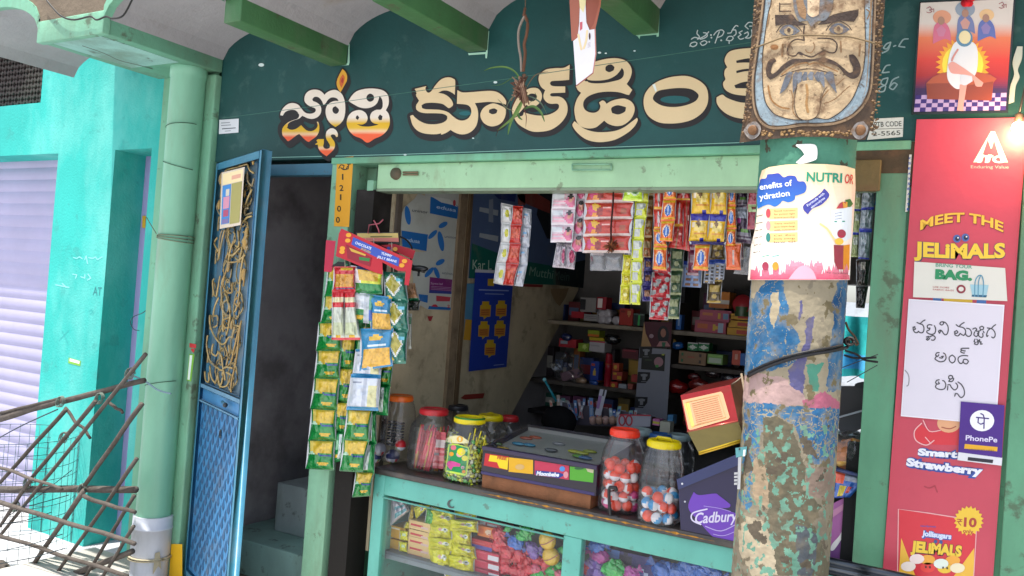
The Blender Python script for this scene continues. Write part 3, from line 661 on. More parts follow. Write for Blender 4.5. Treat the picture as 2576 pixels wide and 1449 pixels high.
scr = [  # main gold strokes traced in the lower part
 [(120,590),(130,680),(160,780),(210,850),(260,840),(300,790),(330,790)], [(95,770),(100,880),(120,1000),(170,1060),(230,1090),(270,1060),(320,1070)],
 [(430,30),(410,180),(390,320),(365,480),(345,560)], [(405,640),(370,800),(330,930),(300,1020),(260,1070)], [(400,660),(390,780),(370,900),(340,1040),(315,1200),(320,1290)],
 [(215,230),(205,320),(180,420),(150,400),(145,300),(165,260)], [(300,120),(260,230),(240,330),(270,380),(320,380),(330,300)], [(265,200),(235,300),(225,420),(230,560),(240,740)],
 [(200,430),(170,520),(150,600),(180,600),(185,680),(160,700)], [(280,450),(250,480),(245,560),(280,600),(310,550),(300,480)], [(370,430),(350,470),(370,510),(385,470)], [(265,400),(310,560),(290,680),(260,770)],
 [(330,620),(350,700),(320,800)], [(150,850),(145,930),(175,960),(190,920)], [(190,920),(230,960),(240,1080),(250,1180)], [(260,880),(290,960),(270,1050)], [(75,1100),(90,1180),(110,1200),(100,1110)], [(120,1050),(140,1150),(170,1210),(185,1120)],
 [(190,1120),(220,1230),(270,1230),(300,1140),(270,1110)], [(210,1250),(240,1180),(235,1100)], [(290,20),(270,90),(300,110),(370,95),(400,30)], [(300,610),(250,640),(255,700),(290,700)], [(345,680),(385,690)], [(320,60),(350,20)], [(110,1010),(160,1040)], [(290,860),(300,930)], [(440,170),(425,330)], [(180,20),(200,0)]]
scr3 = [[(300,1040),(280,1130),(260,1260),(235,1400)], [(330,1030),(300,1180),(255,1380)], [(380,1040),(375,1130),(400,1230),(440,1150),(430,1060)], [(480,1050),(500,1180),(480,1240),(440,1220)], [(430,1160),(400,1280),(370,1400)], [(560,1100),(600,1200),(570,1300),(540,1250)], [(500,1250),(440,1330),(370,1330)],
 [(530,1230),(500,1420)], [(300,370),(270,450),(290,540),(320,580)], [(270,690),(245,780),(270,860)], [(540,720),(550,780)], [(600,790),(570,800),(560,870),(630,840)], [(540,950),(590,900),(635,880)], [(640,570),(600,680),(560,770)], [(330,360),(400,320),(470,310)], [(480,300),(560,270),(600,240)], [(590,260),(620,340),(660,380)], [(590,360),(600,470),(640,530),(650,440)], [(240,1130),(215,1200),(250,1280)], [(450,1360),(500,1390),(560,1330)], [(590,1100),(540,1180),(590,1260)]]
b = MB()
random.seed(11)
for tf, L in ((T4, scr), (T3, scr3)):
    for p in L:
        q = [tf(a) for a in p]; 
        if len(q) > 2: q = cr(q, False, 4, 100)
        pts = []
        for i, a in enumerate(q):
            u, z = gu(*a); u = min(max(u, .03), GW-.04); pts.append(GP(u, min(z, GZ-.04), -.008+.004*math.sin(i*.4)))
        b.tube(pts, .0043, random.choice(['#b59a60', '#a98a52', '#9c8a66', '#b89c64']), 6)
def curl(u, z, r, d, turns=1.35, c='#a8843f', rr=.0034):
    pts = []
    for k in range(20):
        t = k/19; a = t*turns*2*math.pi; q = r*(1-t*.78); pts.append(GP(min(max(u+d*(q*math.cos(a)-r), .034), GW-.036), z+q*math.sin(a)*1.15, -.016+.002*d))
    b.tube(pts, rr, c, 5)
z_ = zr+.06; k_ = 0
while z_ < GZ-.14:
    for d in (1, -1):
        curl(GW/2+d*.17+.0*k_, z_, .075, d, 1.3, '#9f8a5c'); curl(GW/2+d*.02, z_+.075, .05, -d, 1.2, '#9f8a5c'); curl(GW/2+d*.24, z_+.06, .045, -d, 1.1, '#9f8a5c')
        b.tube([GP(GW/2+d*(.06+.10*math.sin(t*.5)), z_-.05+t*.02, -.018) for t in range(9)], .0036, '#9f8a5c', 5)
    z_ += .155; k_ += 1
for u_ in (.13, .26, .39, .52): b.tube([GP(u_, zr, -.020), GP(u_, GZ-.035, -.020)], .005, '#3a6f94', 6)
for tf, x, y, s in ((T3,570,1180,.028),(T3,290,450,.02),(T3,265,750,.018),(T4,425,220,.02),(T3,660,240,.014),(T3,560,620,.014),(T4,290,150,.02),(T3,580,1080,.02),(T4,320,680,.016)):
    u, z = gu(*tf((x, y))); b.ball(GP(min(u, GW-.045), z, -.006), s, '#b08c48', 8, (.55, .35, 1.3))
b.build('scrollwork', M['gold'], gate)
b = MB(); u, z = gu(565, 1092); 
pts = [GP(u+.010*math.cos(R(a))-.01, z+.016*math.sin(R(a)), .016) for a in range(0, 361, 30)]; b.tube(pts, .003, '#27333c')
u, z = gu(571, 1013); b.tube([GP(u-.03, z, .012), GP(u+.035, z-.004, .012)], .006, '#3a6f8c'); b.ball(GP(u+.03, z-.006, .016), .011, '#20262c', 8)
b.build('bolt', M['blackm'], gate)
b = MB()
for zz_ in (1.86, 1.55, 1.0, .6, .3): b.tube([GP(-.006, zz_-.03, -.01), GP(-.006, zz_+.03, -.01)], .008, '#1c3342', 8)
b.build('hinge', M['blackm'], gate)
# picture card tied to the gate
b = MB(); S = plane(HG+gn*.012, gn)
q = [(310,378),(575,312),(528,985),(285,1030)]; slabq(b, S, q, '#d9c9b4', .002, 0, T3)
f = quadf([T3(p) for p in q])
def fr(b, S, f, u0, v0, u1, v1, c, o): poly(b, S, [f(u0, v0), f(u1, v0), f(u1, v1), f(u0, v1)], c, o)
fr(b, S, f, .06, .03, .94, .23, '#f0dba8', .003); fr(b, S, f, .06, .24, .44, .93, '#3f86c9', .003); fr(b, S, f, .47, .24, .93, .95, '#a39a58', .003)
fr(b, S, f, .45, .10, .85, .17, '#e0a58c', .0035)
fr(b, S, f, .22, .32, .38, .44, '#cfc7b6', .0035); fr(b, S, f, .12, .45, .40, .66, '#d58fa6', .0035); fr(b, S, f, .14, .68, .38, .80, '#b04a6c', .0035); fr(b, S, f, .1, .84, .4, .92, '#7d6fa0', .0035)
tag(b.build('picture_card', M['paper']), 'cream printed card with a blue picture tied high on the blue gate', 'card')

# ---- rickety fence of tied sticks
fence = thing('stick_fence', 'rickety fence of grey sticks tied together in a slanting lattice', 'fence')
sticks = [((935,25),(0,1190),-.32,.011),((420,385),(0,850),-.34,.012),((610,330),(195,830),-.36,.012),((195,830),(0,1130),-.36,.011),((910,345),(540,870),-.33,.013),((540,900),(165,1449),-.33,.014),((885,690),(345,1460),-.32,.011),((865,930),(540,1460),-.31,.010),((855,1130),(655,1460),-.30,.010),
 ((0,440),(400,320),-.28,.022),((400,330),(925,195),-.28,.017),((0,405),(380,310),-.29,.010),((0,893),(875,893),-.29,.021),((0,755),(400,890),-.38,.010),((0,970),(860,1245),-.37,.014),((540,935),(860,1045),-.37,.012),((0,1190),(820,1449),-.36,.012),((420,370),(580,565),-.30,.009),((690,335),(790,400),-.30,.009),((440,1449),(850,1290),-.28,.018),((0,1370),(120,1470),-.28,.026)]
sticks += [((120,1440),(300,1449),-.30,.016),((665,1460),(950,1180),-.40,.006)][:1]
for i, (p, q, Y, r) in enumerate(sticks):
    b = MB(); S = PY(Y); a = S(*B1(p)); c = S(*B1(q)); d = c-a; a = a-d*.0; n = 9; pts = []; rs = []
    for k in range(n+1):
        t = k/n; w_ = noise.noise(Vector((i*7.1, t*3, 0)))*.007; pts.append(a+d*t+Vector((w_*.6, w_, w_))); rs.append(r*.86*(1+.12*noise.noise(Vector((i, t*9, 3))))*(1-.15*t))
    b.tube(pts, rs, jit('#59524c', .15), 8); b.build('stick', M['stick'], fence)
for p in ((845,150),(400,330),(650,310),(540,890),(190,850),(110,1000),(420,560)):
    b = MB(); c_ = PY(-.30)(*B1(p))
    b.tube([c_+Vector((.024*math.cos(R(a)), -.00002*a, .026*math.sin(R(a)*1.02))) for a in range(0, 1080, 36)], .0026, '#6d7a70', 5)
    b.build('binding', M['string'], fence)

b = MB(); S = PY(-.27); b.tube([S(*B1(p)) for p in cr([(840,160),(930,200),(1010,255),(1095,280)], False)], .004, '#77909a'); tag(b.build('cord', M['string']), 'grey cord tying the stick fence to the rain pipe', 'cord')
b = MB(); S = PY(-.31); b.tube([S(*B1(p)) for p in cr([(0,560),(150,480),(370,380)], False)], .003, '#27313a'); tag(b.build('cord', M['rubber']), 'taut dark cord hanging under the top rail of the stick fence', 'cord')

# ---- wire mesh tree guard behind the sticks
tg = thing('wire_guard', 'round tree guard of thin rusty wire mesh behind the sticks', 'wire guard')
gc = at(25, 1250, -.05); GCx, GCy, GR = gc.x-.02, -.05, .33
ztop = at(90, 1150, -.30).z
b = MB()
for k in range(16): 
    z = ztop-.068*k
    if z < .02: break
    b.tube(ring(GCx, GCy, GR, z, .004*math.sin(k*2.1), 40), .0017, '#2f4a50', 4)
for k in range(40):
    a = 2*math.pi*k/40; b.tube([(GCx+GR*math.cos(a), GCy+GR*math.sin(a), ztop), (GCx+GR*math.cos(a), GCy+GR*math.sin(a), .01)], .0015, '#2f4a50', 4)
b.build('mesh', M['blackm'], tg)
b = MB()
for i, (p, q) in enumerate((((0,1030),(440,930)),((0,1120),(330,1040)),((0,1290),(400,1180)),((60,1060),(460,770)),((0,1370),(420,1270)))):
    S = PY(-.36-.005*i); b.tube([S(*B1(p)), S(*B1(((p[0]+q[0])/2, (p[1]+q[1])/2+12))), S(*B1(q))], .002, '#22323a', 4)
tag(b.build('twine', M['string']), 'thin dark twine strung across the sticks and the wire guard', 'twine') if 0 else b.build('loose_strand', M['string'], tg)

b = MB(); S = PY(YF-.05); b.tube([S(*Z1(p)) for p in cr([(330,-30),(400,60),(470,125),(560,150),(680,125),(730,150),(800,125),(850,140),(930,115),(1000,-10)], False)], .004, '#1f1e1c', 5)
tag(b.build('cable', M['rubber']), 'sagging black cable along the front edge of the porch roof at the upper left', 'cable')
b = MB(); S = PZ(2.5425); stroke(b, S, [Z1(p) for p in [(620,345),(780,400),(900,455),(1040,490),(1150,520)]], 1.6, '#4a463c', .0004); b.build('crack', M['paint'], shop)
# ============================================================ PILLAR
PCX, PCY, PRR = -.458, -.50, .1175
pil = thing('pillar', 'round porch pillar with flaking paint and torn blue paper', 'pillar')
A8 = T(2900, 700, 1196, 1934); B4 = T(2900, 1400, 1196, 1917); A4 = T(2900, 0, 1196, 1934); U6 = T(2980, 560, 480, 1242); U5 = T(2940, 0, 620, 1497)
def inpoly(x, y, P):
    r = False; j = len(P)-1
    for i in range(len(P)):
        if (P[i][1] > y) != (P[j][1] > y) and x < (P[j][0]-P[i][0])*(y-P[i][1])/(P[j][1]-P[i][1])+P[i][0]: r = not r
        j = i
    return r
ZN_ = [(A8, '#2a6a98', [(150,690),(370,665),(385,760),(430,960),(475,1040),(470,1200),(380,1240),(130,1300),(120,1000)], .12), (A8, '#c5b392', [(300,760),(335,760),(345,900),(310,1000),(290,930)], 0), (A8, '#c5b392', [(170,670),(260,680),(190,790),(165,800)], 0),
 (A8, '#204e7a', [(745,670),(800,670),(770,1390),(655,1395),(665,1200),(700,980),(690,820)], .08), (A8, '#6b6790', [(540,920),(580,910),(560,1080),(520,1240),(500,1449),(430,1449),(410,1260),(500,1150),(515,1050)], 0), (A8, '#6b6790', [(480,820),(500,810),(495,930),(480,920)], 0),
 (A8, '#5c9f84', [(530,1235),(640,1205),(600,1300),(610,1400),(540,1410),(545,1310)], .25), (A8, '#c9a79f', [(120,1290),(300,1290),(410,1320),(430,1460),(110,1460)], .1),
 (B4, '#c9a79f', [(110,160),(400,200),(500,300),(500,360),(230,345),(110,330)], .1), (B4, '#c46f83', [(480,330),(560,300),(640,265),(740,330),(740,378),(500,365)], .05),
 (B4, '#2a6494', [(125,335),(230,340),(500,368),(740,376),(715,600),(690,740),(560,720),(500,640),(440,470),(340,410),(250,425),(230,600),(200,700),(110,800)], .16),
 (B4, '#4f7fa0', [(100,600),(230,600),(190,760),(180,1000),(90,1040)], .5), (B4, '#b89f80', [(190,680),(260,660),(290,760),(320,880),(300,1020),(200,1000),(160,800)], .1), (B4, '#6f6854', [(240,430),(340,415),(420,470),(470,600),(520,760),(500,900),(620,1000),(560,1100),(700,1449),(330,1449),(260,1100),(290,900),(260,700)], .1),
 (B4, '#9a8474', [(520,740),(700,750),(690,980),(520,930)], 0), (B4, '#c3b294', [(90,1050),(250,1090),(320,1300),(330,1449),(180,1449),(90,1300)], .1), (B4, '#5f6468', [(450,1120),(600,1180),(560,1449),(460,1449)], 0)]
ZP = [(c, [tf(p) for p in P], cr_k) for tf, c, P, cr_k in ZN_]
def vor(x, y, s):
    d, _ = noise.voronoi(Vector((x*s, y*s, 2.3))); return d[1]-d[0]
def pcol(P, seed=0):
    px, py = proj(P); a = math.atan2(P.y-PCY, P.x-PCX); ux, uz = a*PRR, P.z
    wx = noise.noise(Vector((ux*26, uz*26, 5)))*6+noise.noise(Vector((ux*80, uz*80, 9)))*4; wy = noise.noise(Vector((ux*26, uz*26, 15)))*6+noise.noise(Vector((ux*80, uz*80, 19)))*4
    n1 = noise.fractal(Vector((ux*14, uz*9, 1)), 1, 2, 5); n2 = noise.fractal(Vector((ux*30+7, uz*26, 4)), 1, 2, 5)
    if py < 700+wy*.5:
        if py > 560: return mixc('#c5b392', '#9a8f7a', max(0, n1))
        c = '#5f9d80'
        if n2 > .5: c = '#5b5a48'
        return H(c)
    c = '#b0a286'
    if n1 > .28: c = '#9c8f78'
    if n2 > .36: c = '#857758'
    for col, Pl, ck in ZP:
        if inpoly(px+wx, py+wy, Pl):
            if col in ('#2a6a98', '#204e7a', '#2a6494', '#4f7fa0'):
                q1 = abs(noise.noise(Vector((ux*22, uz*16, 31)))+.25*noise.noise(Vector((ux*90, uz*90, 3)))); q2 = abs(noise.noise(Vector((ux*15+9, uz*30, 77)))+.2*noise.noise(Vector((ux*80, uz*80, 13)))); v2 = vor(ux+.01*noise.noise(Vector((ux*60, uz*60, 1))), uz, 34)
                if q1 < .013 or q2 < (.008 if py < 1020 else .018) or (v2 < .045+.1*max(0, n1) and py > 1030) or n2 > .55 or (ck > .4 and n2 > -.05): continue
                c = mixc(mixc(col, '#4f84a8', max(0, min(1, .5+n1))), '#a89c86', max(0, min(.55, .10+n2*.9+n1*.4)))
            elif ck and n2 > .45: continue
            else: c = mixc(col, '#8f8064', max(0, n2)*.6)
    if py > 1070:
        if c in ('#b0a286', '#9c8f78', '#857758'): c = mixc(c, '#7d7262', .35+.3*max(0, min(1, (py-1150)/300)))
        m = noise.fractal(Vector((ux*52, uz*44, 40)), 1, 2, 6)
        band = max(0, 1-abs((px-1990+(py-1100)*.02)/95))
        if m > .36-.26*band: c = mixc('#7aa890', '#5f8f78', max(0, n1))
        m2 = noise.fractal(Vector((ux*20, uz*18, 60)), 1, 2, 5)
        if m2 > .46: c = '#6b6050'
    return H(c) if isinstance(c, str) else c
b = MB(); NA = 210; a0, a1 = R(170), R(378); z0, z1 = .86, 2.02; NZ = 520; vs = []; cols = []
for j in range(NZ+1):
    z = z0+(z1-z0)*j/NZ
    for i in range(NA+1):
        a = a0+(a1-a0)*i/NA; dr = noise.fractal(Vector((a*6, z*50, 7)), 1, 2, 4)*.0011+noise.noise(Vector((a*2, z*3, 7)))*.002
        vs.append(Vector((PCX+(PRR+dr)*math.cos(a), PCY+(PRR+dr)*math.sin(a), z)))
fs = []
for j in range(NZ):
    for i in range(NA):
        k = j*(NA+1)+i; fs.append((k, k+1, k+NA+2, k+NA+1)); cols.append(tuple(q*w_ for q, w_ in zip(pcol((vs[k]+vs[k+NA+2])/2), (.66, .68, .70))))
b.add(vs, fs, cols, True)
b.lathe((PCX, PCY, 0), [(PRR, 0), (PRR, z0)], '#7a735f', 48); b.lathe((PCX, PCY, 0), [(PRR, z1), (PRR, 2.53)], '#5f9d80', 48); b.lathe((PCX, PCY, 0), [(PRR-.004, z0), (PRR-.004, z1)], '#5f9d80', 48)
b.build('shaft', M['pillar'], pil)
b = MB(); b.box(PCX-.13, PCY-.11, 2.53, PCX+.13, PCY+.13, 2.6, '#6fae8c', .005); b.build('capital', M['greenpaint'], pil)
b = MB(); S = CYL(PCX, PCY, PRR+.0035)
poly(b, S, [(530,45),(700,42),(745,80),(748,170),(720,210),(580,248),(525,232),(560,200),(615,150),(580,100),(525,60)], '#e3e2dc', 0, U6, smooth=True, cx=6)
tag(b.build('torn_label', M['paper']), 'scrap of torn white label on the green top of the pillar', 'label')

# health drink poster round the pillar
S = CYL(PCX, PCY, PRR+.005)
b = MB()
def bgc(x, y): 
    t = min(1, max(0, (y-415)/230)); return mixc('#f3d3a4', '#f6ece0', t)
ed = [U6(p) for p in [(175,315),(250,280),(420,255),(620,246),(850,250),(1040,268),(1140,300),(1145,500),(1120,900),(1095,1200),(1085,1449),(30,1449),(40,1300),(60,1100),(110,900),(135,600),(150,400)]]
poly(b, S, ed, bgc, .001, cx=9, cy=9)
poly(b, S, [(150,440),(165,405),(215,395),(230,355),(290,350),(350,345),(400,385),(450,368),(520,375),(550,425),(610,430),(638,480),(620,540),(550,570),(520,575),(510,620),(450,645),(390,630),(360,660),(310,690),(250,670),(200,680),(130,712),(125,560)], lambda x, y: mixc('#2f45a4', '#2a6cb8', (y-440)/80), .0018, U6, smooth=True, cx=6, cy=6)
text(b, S, 'enefits of', (155,515), (490,470), 62, '#e6e8f4', .0026, U6, bold=.02); text(b, S, 'ydration', (150,620), (465,575), 62, '#e6e8f4', .0026, U6, bold=.02)
text(b, S, 'NUTRI', (635,425), (1005,440), 98, '#1c8b6a', .0022, U6, bold=.03); text(b, S, 'OR', (1030,445), (1120,455), 98, '#d6453f', .0022, U6, bold=.02)
poly(b, S, [(820,500),(870,555),(860,600),(790,670),(700,710),(650,770),(605,720),(610,670),(700,610),(780,550)], '#3c3d92', .002, U6, smooth=True)
text(b, S, 'Formula with', (650,690), (825,560), 26, '#d9dcf0', .0028, U6, bold=.01); text(b, S, 'electrolytes', (690,710), (830,605), 24, '#d9dcf0', .0028, U6, bold=.01)
for i, (y0, y1, t) in enumerate(((700,815,('Good nutrition','for power-light','immunity')),(830,940,('Tasty texture','quick simple design','with nutrients')),(955,1060,('Cal. Zinc','Daily energy','low GI')))):
    poly(b, S, [(255,y0+10),(545,y0),(545,y1-8),(255,y1)], '#f3c57e', .0018, U6, cx=8)
    ell(b, S, 240, (y0+y1)/2, 24, 48, ('#e0414a', '#ef8f96', '#2a7a72')[i], .0022, U6)
    for k, l in enumerate(t): text(b, S, l, (300, y0+42+k*34), (520, y0+34+k*34), 17, '#4a3a2a', .0024, U6)
for k in range(6):
    stroke(b, S, [(118-k*6, 790+k*75), (185-k*4, 775+k*75)], 7, '#6a5a4a', .002, U6)
# juice cartons, glass and splash
poly(b, S, [(890,730),(1110,690),(1100,1010),(1040,1050),(900,1010)], '#e3e6ea', .002, U6, cx=8); poly(b, S, [(945,710),(990,650),(1040,640),(1050,700)], '#b8323a', .0024, U6, smooth=True); poly(b, S, [(1040,620),(1090,610),(1120,660),(1090,690),(1050,690)], '#4b6b33', .0024, U6, smooth=True); poly(b, S, [(1010,640),(1060,640),(1060,700),(1020,705)], '#e29a3c', .0026, U6)
for k in range(3): stroke(b, S, [(930,760+k*30),(1000,750+k*30)], 6, '#8b90a0', .0026, U6)
stroke(b, S, [(930,845),(1030,842)], 12, '#2a8f70', .0026, U6)
poly(b, S, [(920,1085),(1020,1090),(1015,1340),(960,1340),(925,1260)], '#8f2030', .0024, U6); poly(b, S, [(1020,1090),(1085,1080),(1080,1345),(1015,1340)], '#e08a1e', .0024, U6); ell(b, S, 1000, 970, 45, 45, '#a0263c', .003, U6); ell(b, S, 975, 1050, 45, 35, '#e8b53a', .003, U6)
stroke(b, S, [(780,870),(850,920),(900,990),(950,1060)], 22, '#ecc68a', .0024, U6)
for x in (160, 265): poly(b, S, [(x,1110),(x+100,1090+(x-160)*.1),(x+110,1390),(x-5,1410-(x-160)*.2)], '#e7e8ee', .0022, U6); ell(b, S, x+50, 1305, 34, 44, '#9c2b46' if x < 200 else '#e58f28', .0028, U6); stroke(b, S, [(x+20,1160),(x+85,1145)], 6, '#9aa0b0', .0026, U6); stroke(b, S, [(x+20,1205),(x+85,1195)], 9, '#3c9c7c', .0026, U6)
random.seed(3)
sp = [(50,1445)]
for k in range(90): x = 60+k*11.4; h_ = (1340 if x < 420 else 1265 if x < 800 else 1330)+random.uniform(-55, 55)*(1 if k % 2 else .2); sp.append((x, h_)); 
sp.append((1085,1445))
poly(b, S, sp, lambda x, y: jit(mixc('#e0899a', '#cf4460', (y-665)/40), .12), .0016, U6, cx=6, cy=5); 
poly(b, S, [(450,1440),(540,1330),(620,1300),(700,1350),(740,1440)], '#f1a4b4', .0019, U6, smooth=True, cx=8)
poly(b, S, [(800,1345),(1085,1345),(1080,1395),(790,1385)], '#f0e6e2', .003, U6); text(b, S, 'For more details', (850,1380), (1070,1388), 18, '#6a4a4a', .0036, U6)
tag(b.build('poster', mat('glossy_poster', .25, .6, bump=.05, bs=9, var=.03)), 'peach and white health drink poster wrapped round the pillar', 'poster')

# ---- embossed demon mask plate
mk = thing('mask_plate', 'embossed tin demon mask plate with blue outline hung on the pillar top', 'mask')
MC = (PCX, PCY+.13, .255); S = CYL(*MC)
b = MB()
ed = [(215,-400),(150,500),(80,1150),(42,1380),(260,1350),(640,1320),(900,1325),(1200,1355),(1260,1350),(1340,1180),(1400,640),(1450,0),(1480,-400)]
poly(b, S, [U5(p) for p in ed], '#4a3a2c', 0, cx=7, cy=12)
S2 = CYL(MC[0], MC[1], MC[2]-.003); poly(b, S2, [U5(p) for p in ed], '#5a4a3a', 0, cx=12)
b.build('plate', M['mask'], mk)
b = MB()
def U5s(pts): return pts
outer = [(300,-400),(290,0),(250,330),(205,640),(190,800),(200,1000),(240,1130),(330,1210),(480,1215),(640,1190),(800,1190),(980,1170),(1120,1110),(1230,1000),(1290,860),(1310,640),(1320,400),(1335,0),(1340,-400)]
inner = [(360,-400),(350,0),(320,130),(270,480),(265,640),(270,850),(300,1000),(380,1100),(500,1145),(640,1160),(780,1140),(900,1150),(1020,1080),(1130,960),(1200,800),(1245,640),(1260,400),(1250,0),(1255,-400)]
stroke(b, S, outer, 60, '#8c7458', .003, U5, n=5); stroke(b, S, [(x+(6 if x > 700 else -6), y) for x, y in outer], 10, '#3a2c22', .0042, U5)
poly(b, S, outer, '#84949b', .0034, U5, cx=7, cy=14); poly(b, S, inner, '#b09876', .0048, U5, cx=7, cy=14)
stroke(b, S, inner, 8, '#33271e', .0056, U5); stroke(b, S, [(x, y) for x, y in outer], 7, '#33271e', .0050, U5)
b.build('face', M['mask'], mk)
b = MB(); DK = '#3a2c24'; BL = '#5b5f66'
def P5(p, c, o=.0062, **k): poly(b, S, p, c, o, U5, smooth=k.get('sm', True), cx=9)
def K5(p, w_, c, o=.0062): stroke(b, S, p, w_, c, o, U5)
# brows, forehead mark
P5([(385,145),(560,140),(600,200),(700,240),(600,250),(480,230),(390,250)], DK, sm=False); P5([(1195,90),(1190,150),(1150,210),(1020,200),(900,230),(800,240),(850,190),(950,140),(1050,115)], DK, sm=False)
P5([(555,-300),(560,0),(580,120),(620,210),(700,200),(740,270),(790,210),(880,190),(930,100),(950,0),(960,-300)], '#66696c', .0068); P5([(690,-300),(700,60),(700,130),(750,165),(810,140),(815,50),(830,-300)], '#c4ab8a', .0076)
P5([(585,-200),(590,0),(620,140),(680,190),(690,100),(660,0),(670,-200)], '#8a6a48', .0073)
K5([(430,30),(430,110)], 10, DK); K5([(430,110),(540,108)], 12, DK); K5([(430,40),(540,38)], 10, DK)
# eyes
for x, y in ((520, 290), (1000, 275)):
    P5([(x-95,y+10),(x-50,y-40),(x+20,y-50),(x+80,y-15),(x+110,y+10),(x+40,y+50),(x-50,y+50)], BL, .0066); P5([(x-45,y-5),(x,y-35),(x+45,y-5),(x+40,y+35),(x,y+50),(x-40,y+30)], '#9c8868', .0074); ell(b, S, x, y, 17, 20, DK, .0082, U5)
    K5([(x-120,y+20),(x-70,y-45),(x+10,y-70),(x+90,y-30),(x+125,y+15)], 9, DK, .0078)
# nose
K5([(670,250),(660,330),(670,390),(590,380),(530,420),(505,490),(520,530),(580,540),(620,505),(670,530),(740,550),(800,520),(860,490),(920,510),(970,500),(985,430),(940,380),(860,370),(800,370)], 13, DK)
K5([(680,480),(700,505),(740,505),(770,450),(755,410)], 9, '#8a6a48'); P5([(610,520),(640,505),(670,530),(640,535)], DK); P5([(790,515),(840,495),(880,520),(830,530)], '#6a4a38')
# moustache
P5([(380,560),(330,580),(300,650),(305,730),(340,770),(400,740),(480,670),(580,610),(700,600),(780,590),(900,610),(1000,650),(1060,720),(1130,760),(1190,740),(1215,670),(1200,600),(1150,530),(1100,530),(1110,590),(1140,650),(1135,695),(1100,700),(1040,650),(960,590),(850,555),(760,570),(680,570),(560,570),(470,620),(400,690),(360,715),(345,690),(365,620),(400,590)], DK)
# lips, teeth, tusks, tongue
K5([(450,720),(560,640),(680,605),(720,620),(780,605),(900,650),(990,690)], 11, '#8a6236'); K5([(440,740),(560,690),(720,665),(860,690),(980,730)], 9, DK)
for x0, x1, x2, yb_ in ((490,560,430,910),(600,650,610,830),(650,700,660,800),(700,760,730,780),(760,830,800,790),(800,860,860,850),(860,950,985,905),(560,610,560,900)):
    P5([(x0,730),((x0+x1)/2,690),(x1,700),((x1+x2)/2+6,(yb_+720)/2+30),(x2,yb_),((x0+x2)/2-4,(yb_+730)/2)], BL if x0 % 100 else '#6a6e74', .0068)
P5([(600,830),(640,790),(720,775),(800,790),(835,850),(820,960),(815,1050),(780,1130),(700,1160),(620,1140),(580,1060),(575,940)], '#b49c78', .0076); K5([(690,820),(700,900),(690,1000),(705,1080)], 24, '#9a7444', .0086); K5([(600,830),(575,940),(580,1060),(620,1140),(700,1160),(780,1130),(820,1050),(850,900),(890,840)], 7, DK, .0084)
K5([(540,870),(560,950),(560,1080),(620,1150)], 7, '#8a6236'); K5([(820,970),(900,870)], 9, '#8a6236'); K5([(860,1000),(960,960),(1060,870),(1110,830)], 8, '#7a5a38'); K5([(320,830),(350,960),(430,1030),(520,1050)], 16, '#8a6236'); K5([(460,430),(455,540)], 18, '#7a5a38'); K5([(1020,400),(1025,500)], 16, '#8a6a48'); K5([(1210,430),(1200,540)], 14, '#8a6a48')
ell(b, S, 380, 455, 40, 26, '#8f6238', .0064, U5); K5([(980,820),(1050,760)], 8, '#7a5a38'); K5([(330,140),(310,250)], 12, '#8a6a48'); K5([(1270,90),(1300,120),(1280,180)], 12, '#7a5a38')
b.build('features', M['mask'], mk)
b = MB()
random.seed(17)
for t in range(330):
    y = random.uniform(-380, 1300); side = random.random()
    xl = 215-(y+400)*.072 if y < 500 else 150-(y-500)*.118; xr_ = 1480-(y+400)*.055
    x = random.uniform(xl+8, xl+70) if side < .5 else random.uniform(xr_-90, xr_-14)
    if y > 1180 and (abs(x-175) < 95 or abs(x-1210) < 95): continue
    b.ball(S(*U5((x, y)), .001), random.uniform(.002, .0042), jit(random.choice(['#6e5638', '#836848', '#54402c']), .15), 5, (1.4, .6, .8))
for t in range(60):
    x = random.uniform(270, 1120); b.ball(S(*U5((x, random.uniform(1262, 1310)-.04*abs(x-700)*0)), .001), random.uniform(.0025, .0048), jit('#947448', .2), 5, (1.3, .6, .8))
for x in (175, 1210):
    poly(b, S, [(x-95,1265),(x-40,1190),(x+30,1170),(x+75,1230),(x+60,1300),(x,1345),(x-50,1330)], '#8b8580', .003, U5, smooth=True); ell(b, S, x, 1258, 50, 50, '#4a3424', .0042, U5); b.lathe(S(*U5((x, 1258)), .003), [(.013, 0), (.013, .004), (.009, .006), (.001, .006)], '#6f4c2c', 14, ax=(0, -1, 0))
b.build('stud', M['mask'], mk)
b = MB(); b.tube([S(*U5(p), .012) for p in cr([(200,460),(330,410),(480,360),(700,340),(900,345),(1100,355),(1250,390),(1350,420)], False)], .0022, '#7d6b50')
b.build('wire', M['string'], mk)

# cable round the pillar, with knot
b = MB(); S = CYL(PCX, PCY, PRR+.006)
pts = [S(*A8(p)) for p in cr([(150,1300),(250,1250),(400,1195),(550,1160),(700,1135),(790,1115)], False)]
kn = PY(-.50); pts += [kn(*A8((800,1100))), kn(*A8((795,1070)))]
b.tube(pts, .0048, '#17171a', 8); b.tube([p+Vector((0, -.003, .008)) for p in pts[:-4]], .003, '#17171a', 6)
for k in range(3): b.tube([kn(*A8((800+28*math.cos(a/3)+k*4, 1075+24*math.sin(a/3))), .004*k) for a in range(0, 20)], .003, '#2a2420')
tag(b.build('cable', M['rubber']), 'black cable slung round the pillar over the torn paper', 'cable')
b = MB()
for q in ([(775,1135),(850,1160),(900,1195),(990,1210)], [(770,1165),(850,1185),(980,1180)]):
    Sq = PY(-.2); b.tube([Sq(*A8(p)) for p in cr(q, False)], .0034, '#141418', 6)
for q in ([(760,1245),(990,1160)], [(790,1340),(985,1230)]): b.tube([PY(-.2)(*A8(p)) for p in q], .0012, '#3a3a40', 4)
tag(b.build('cable', M['rubber']), 'loose cables crossing the gap between the pillar and the right hand post', 'cable')
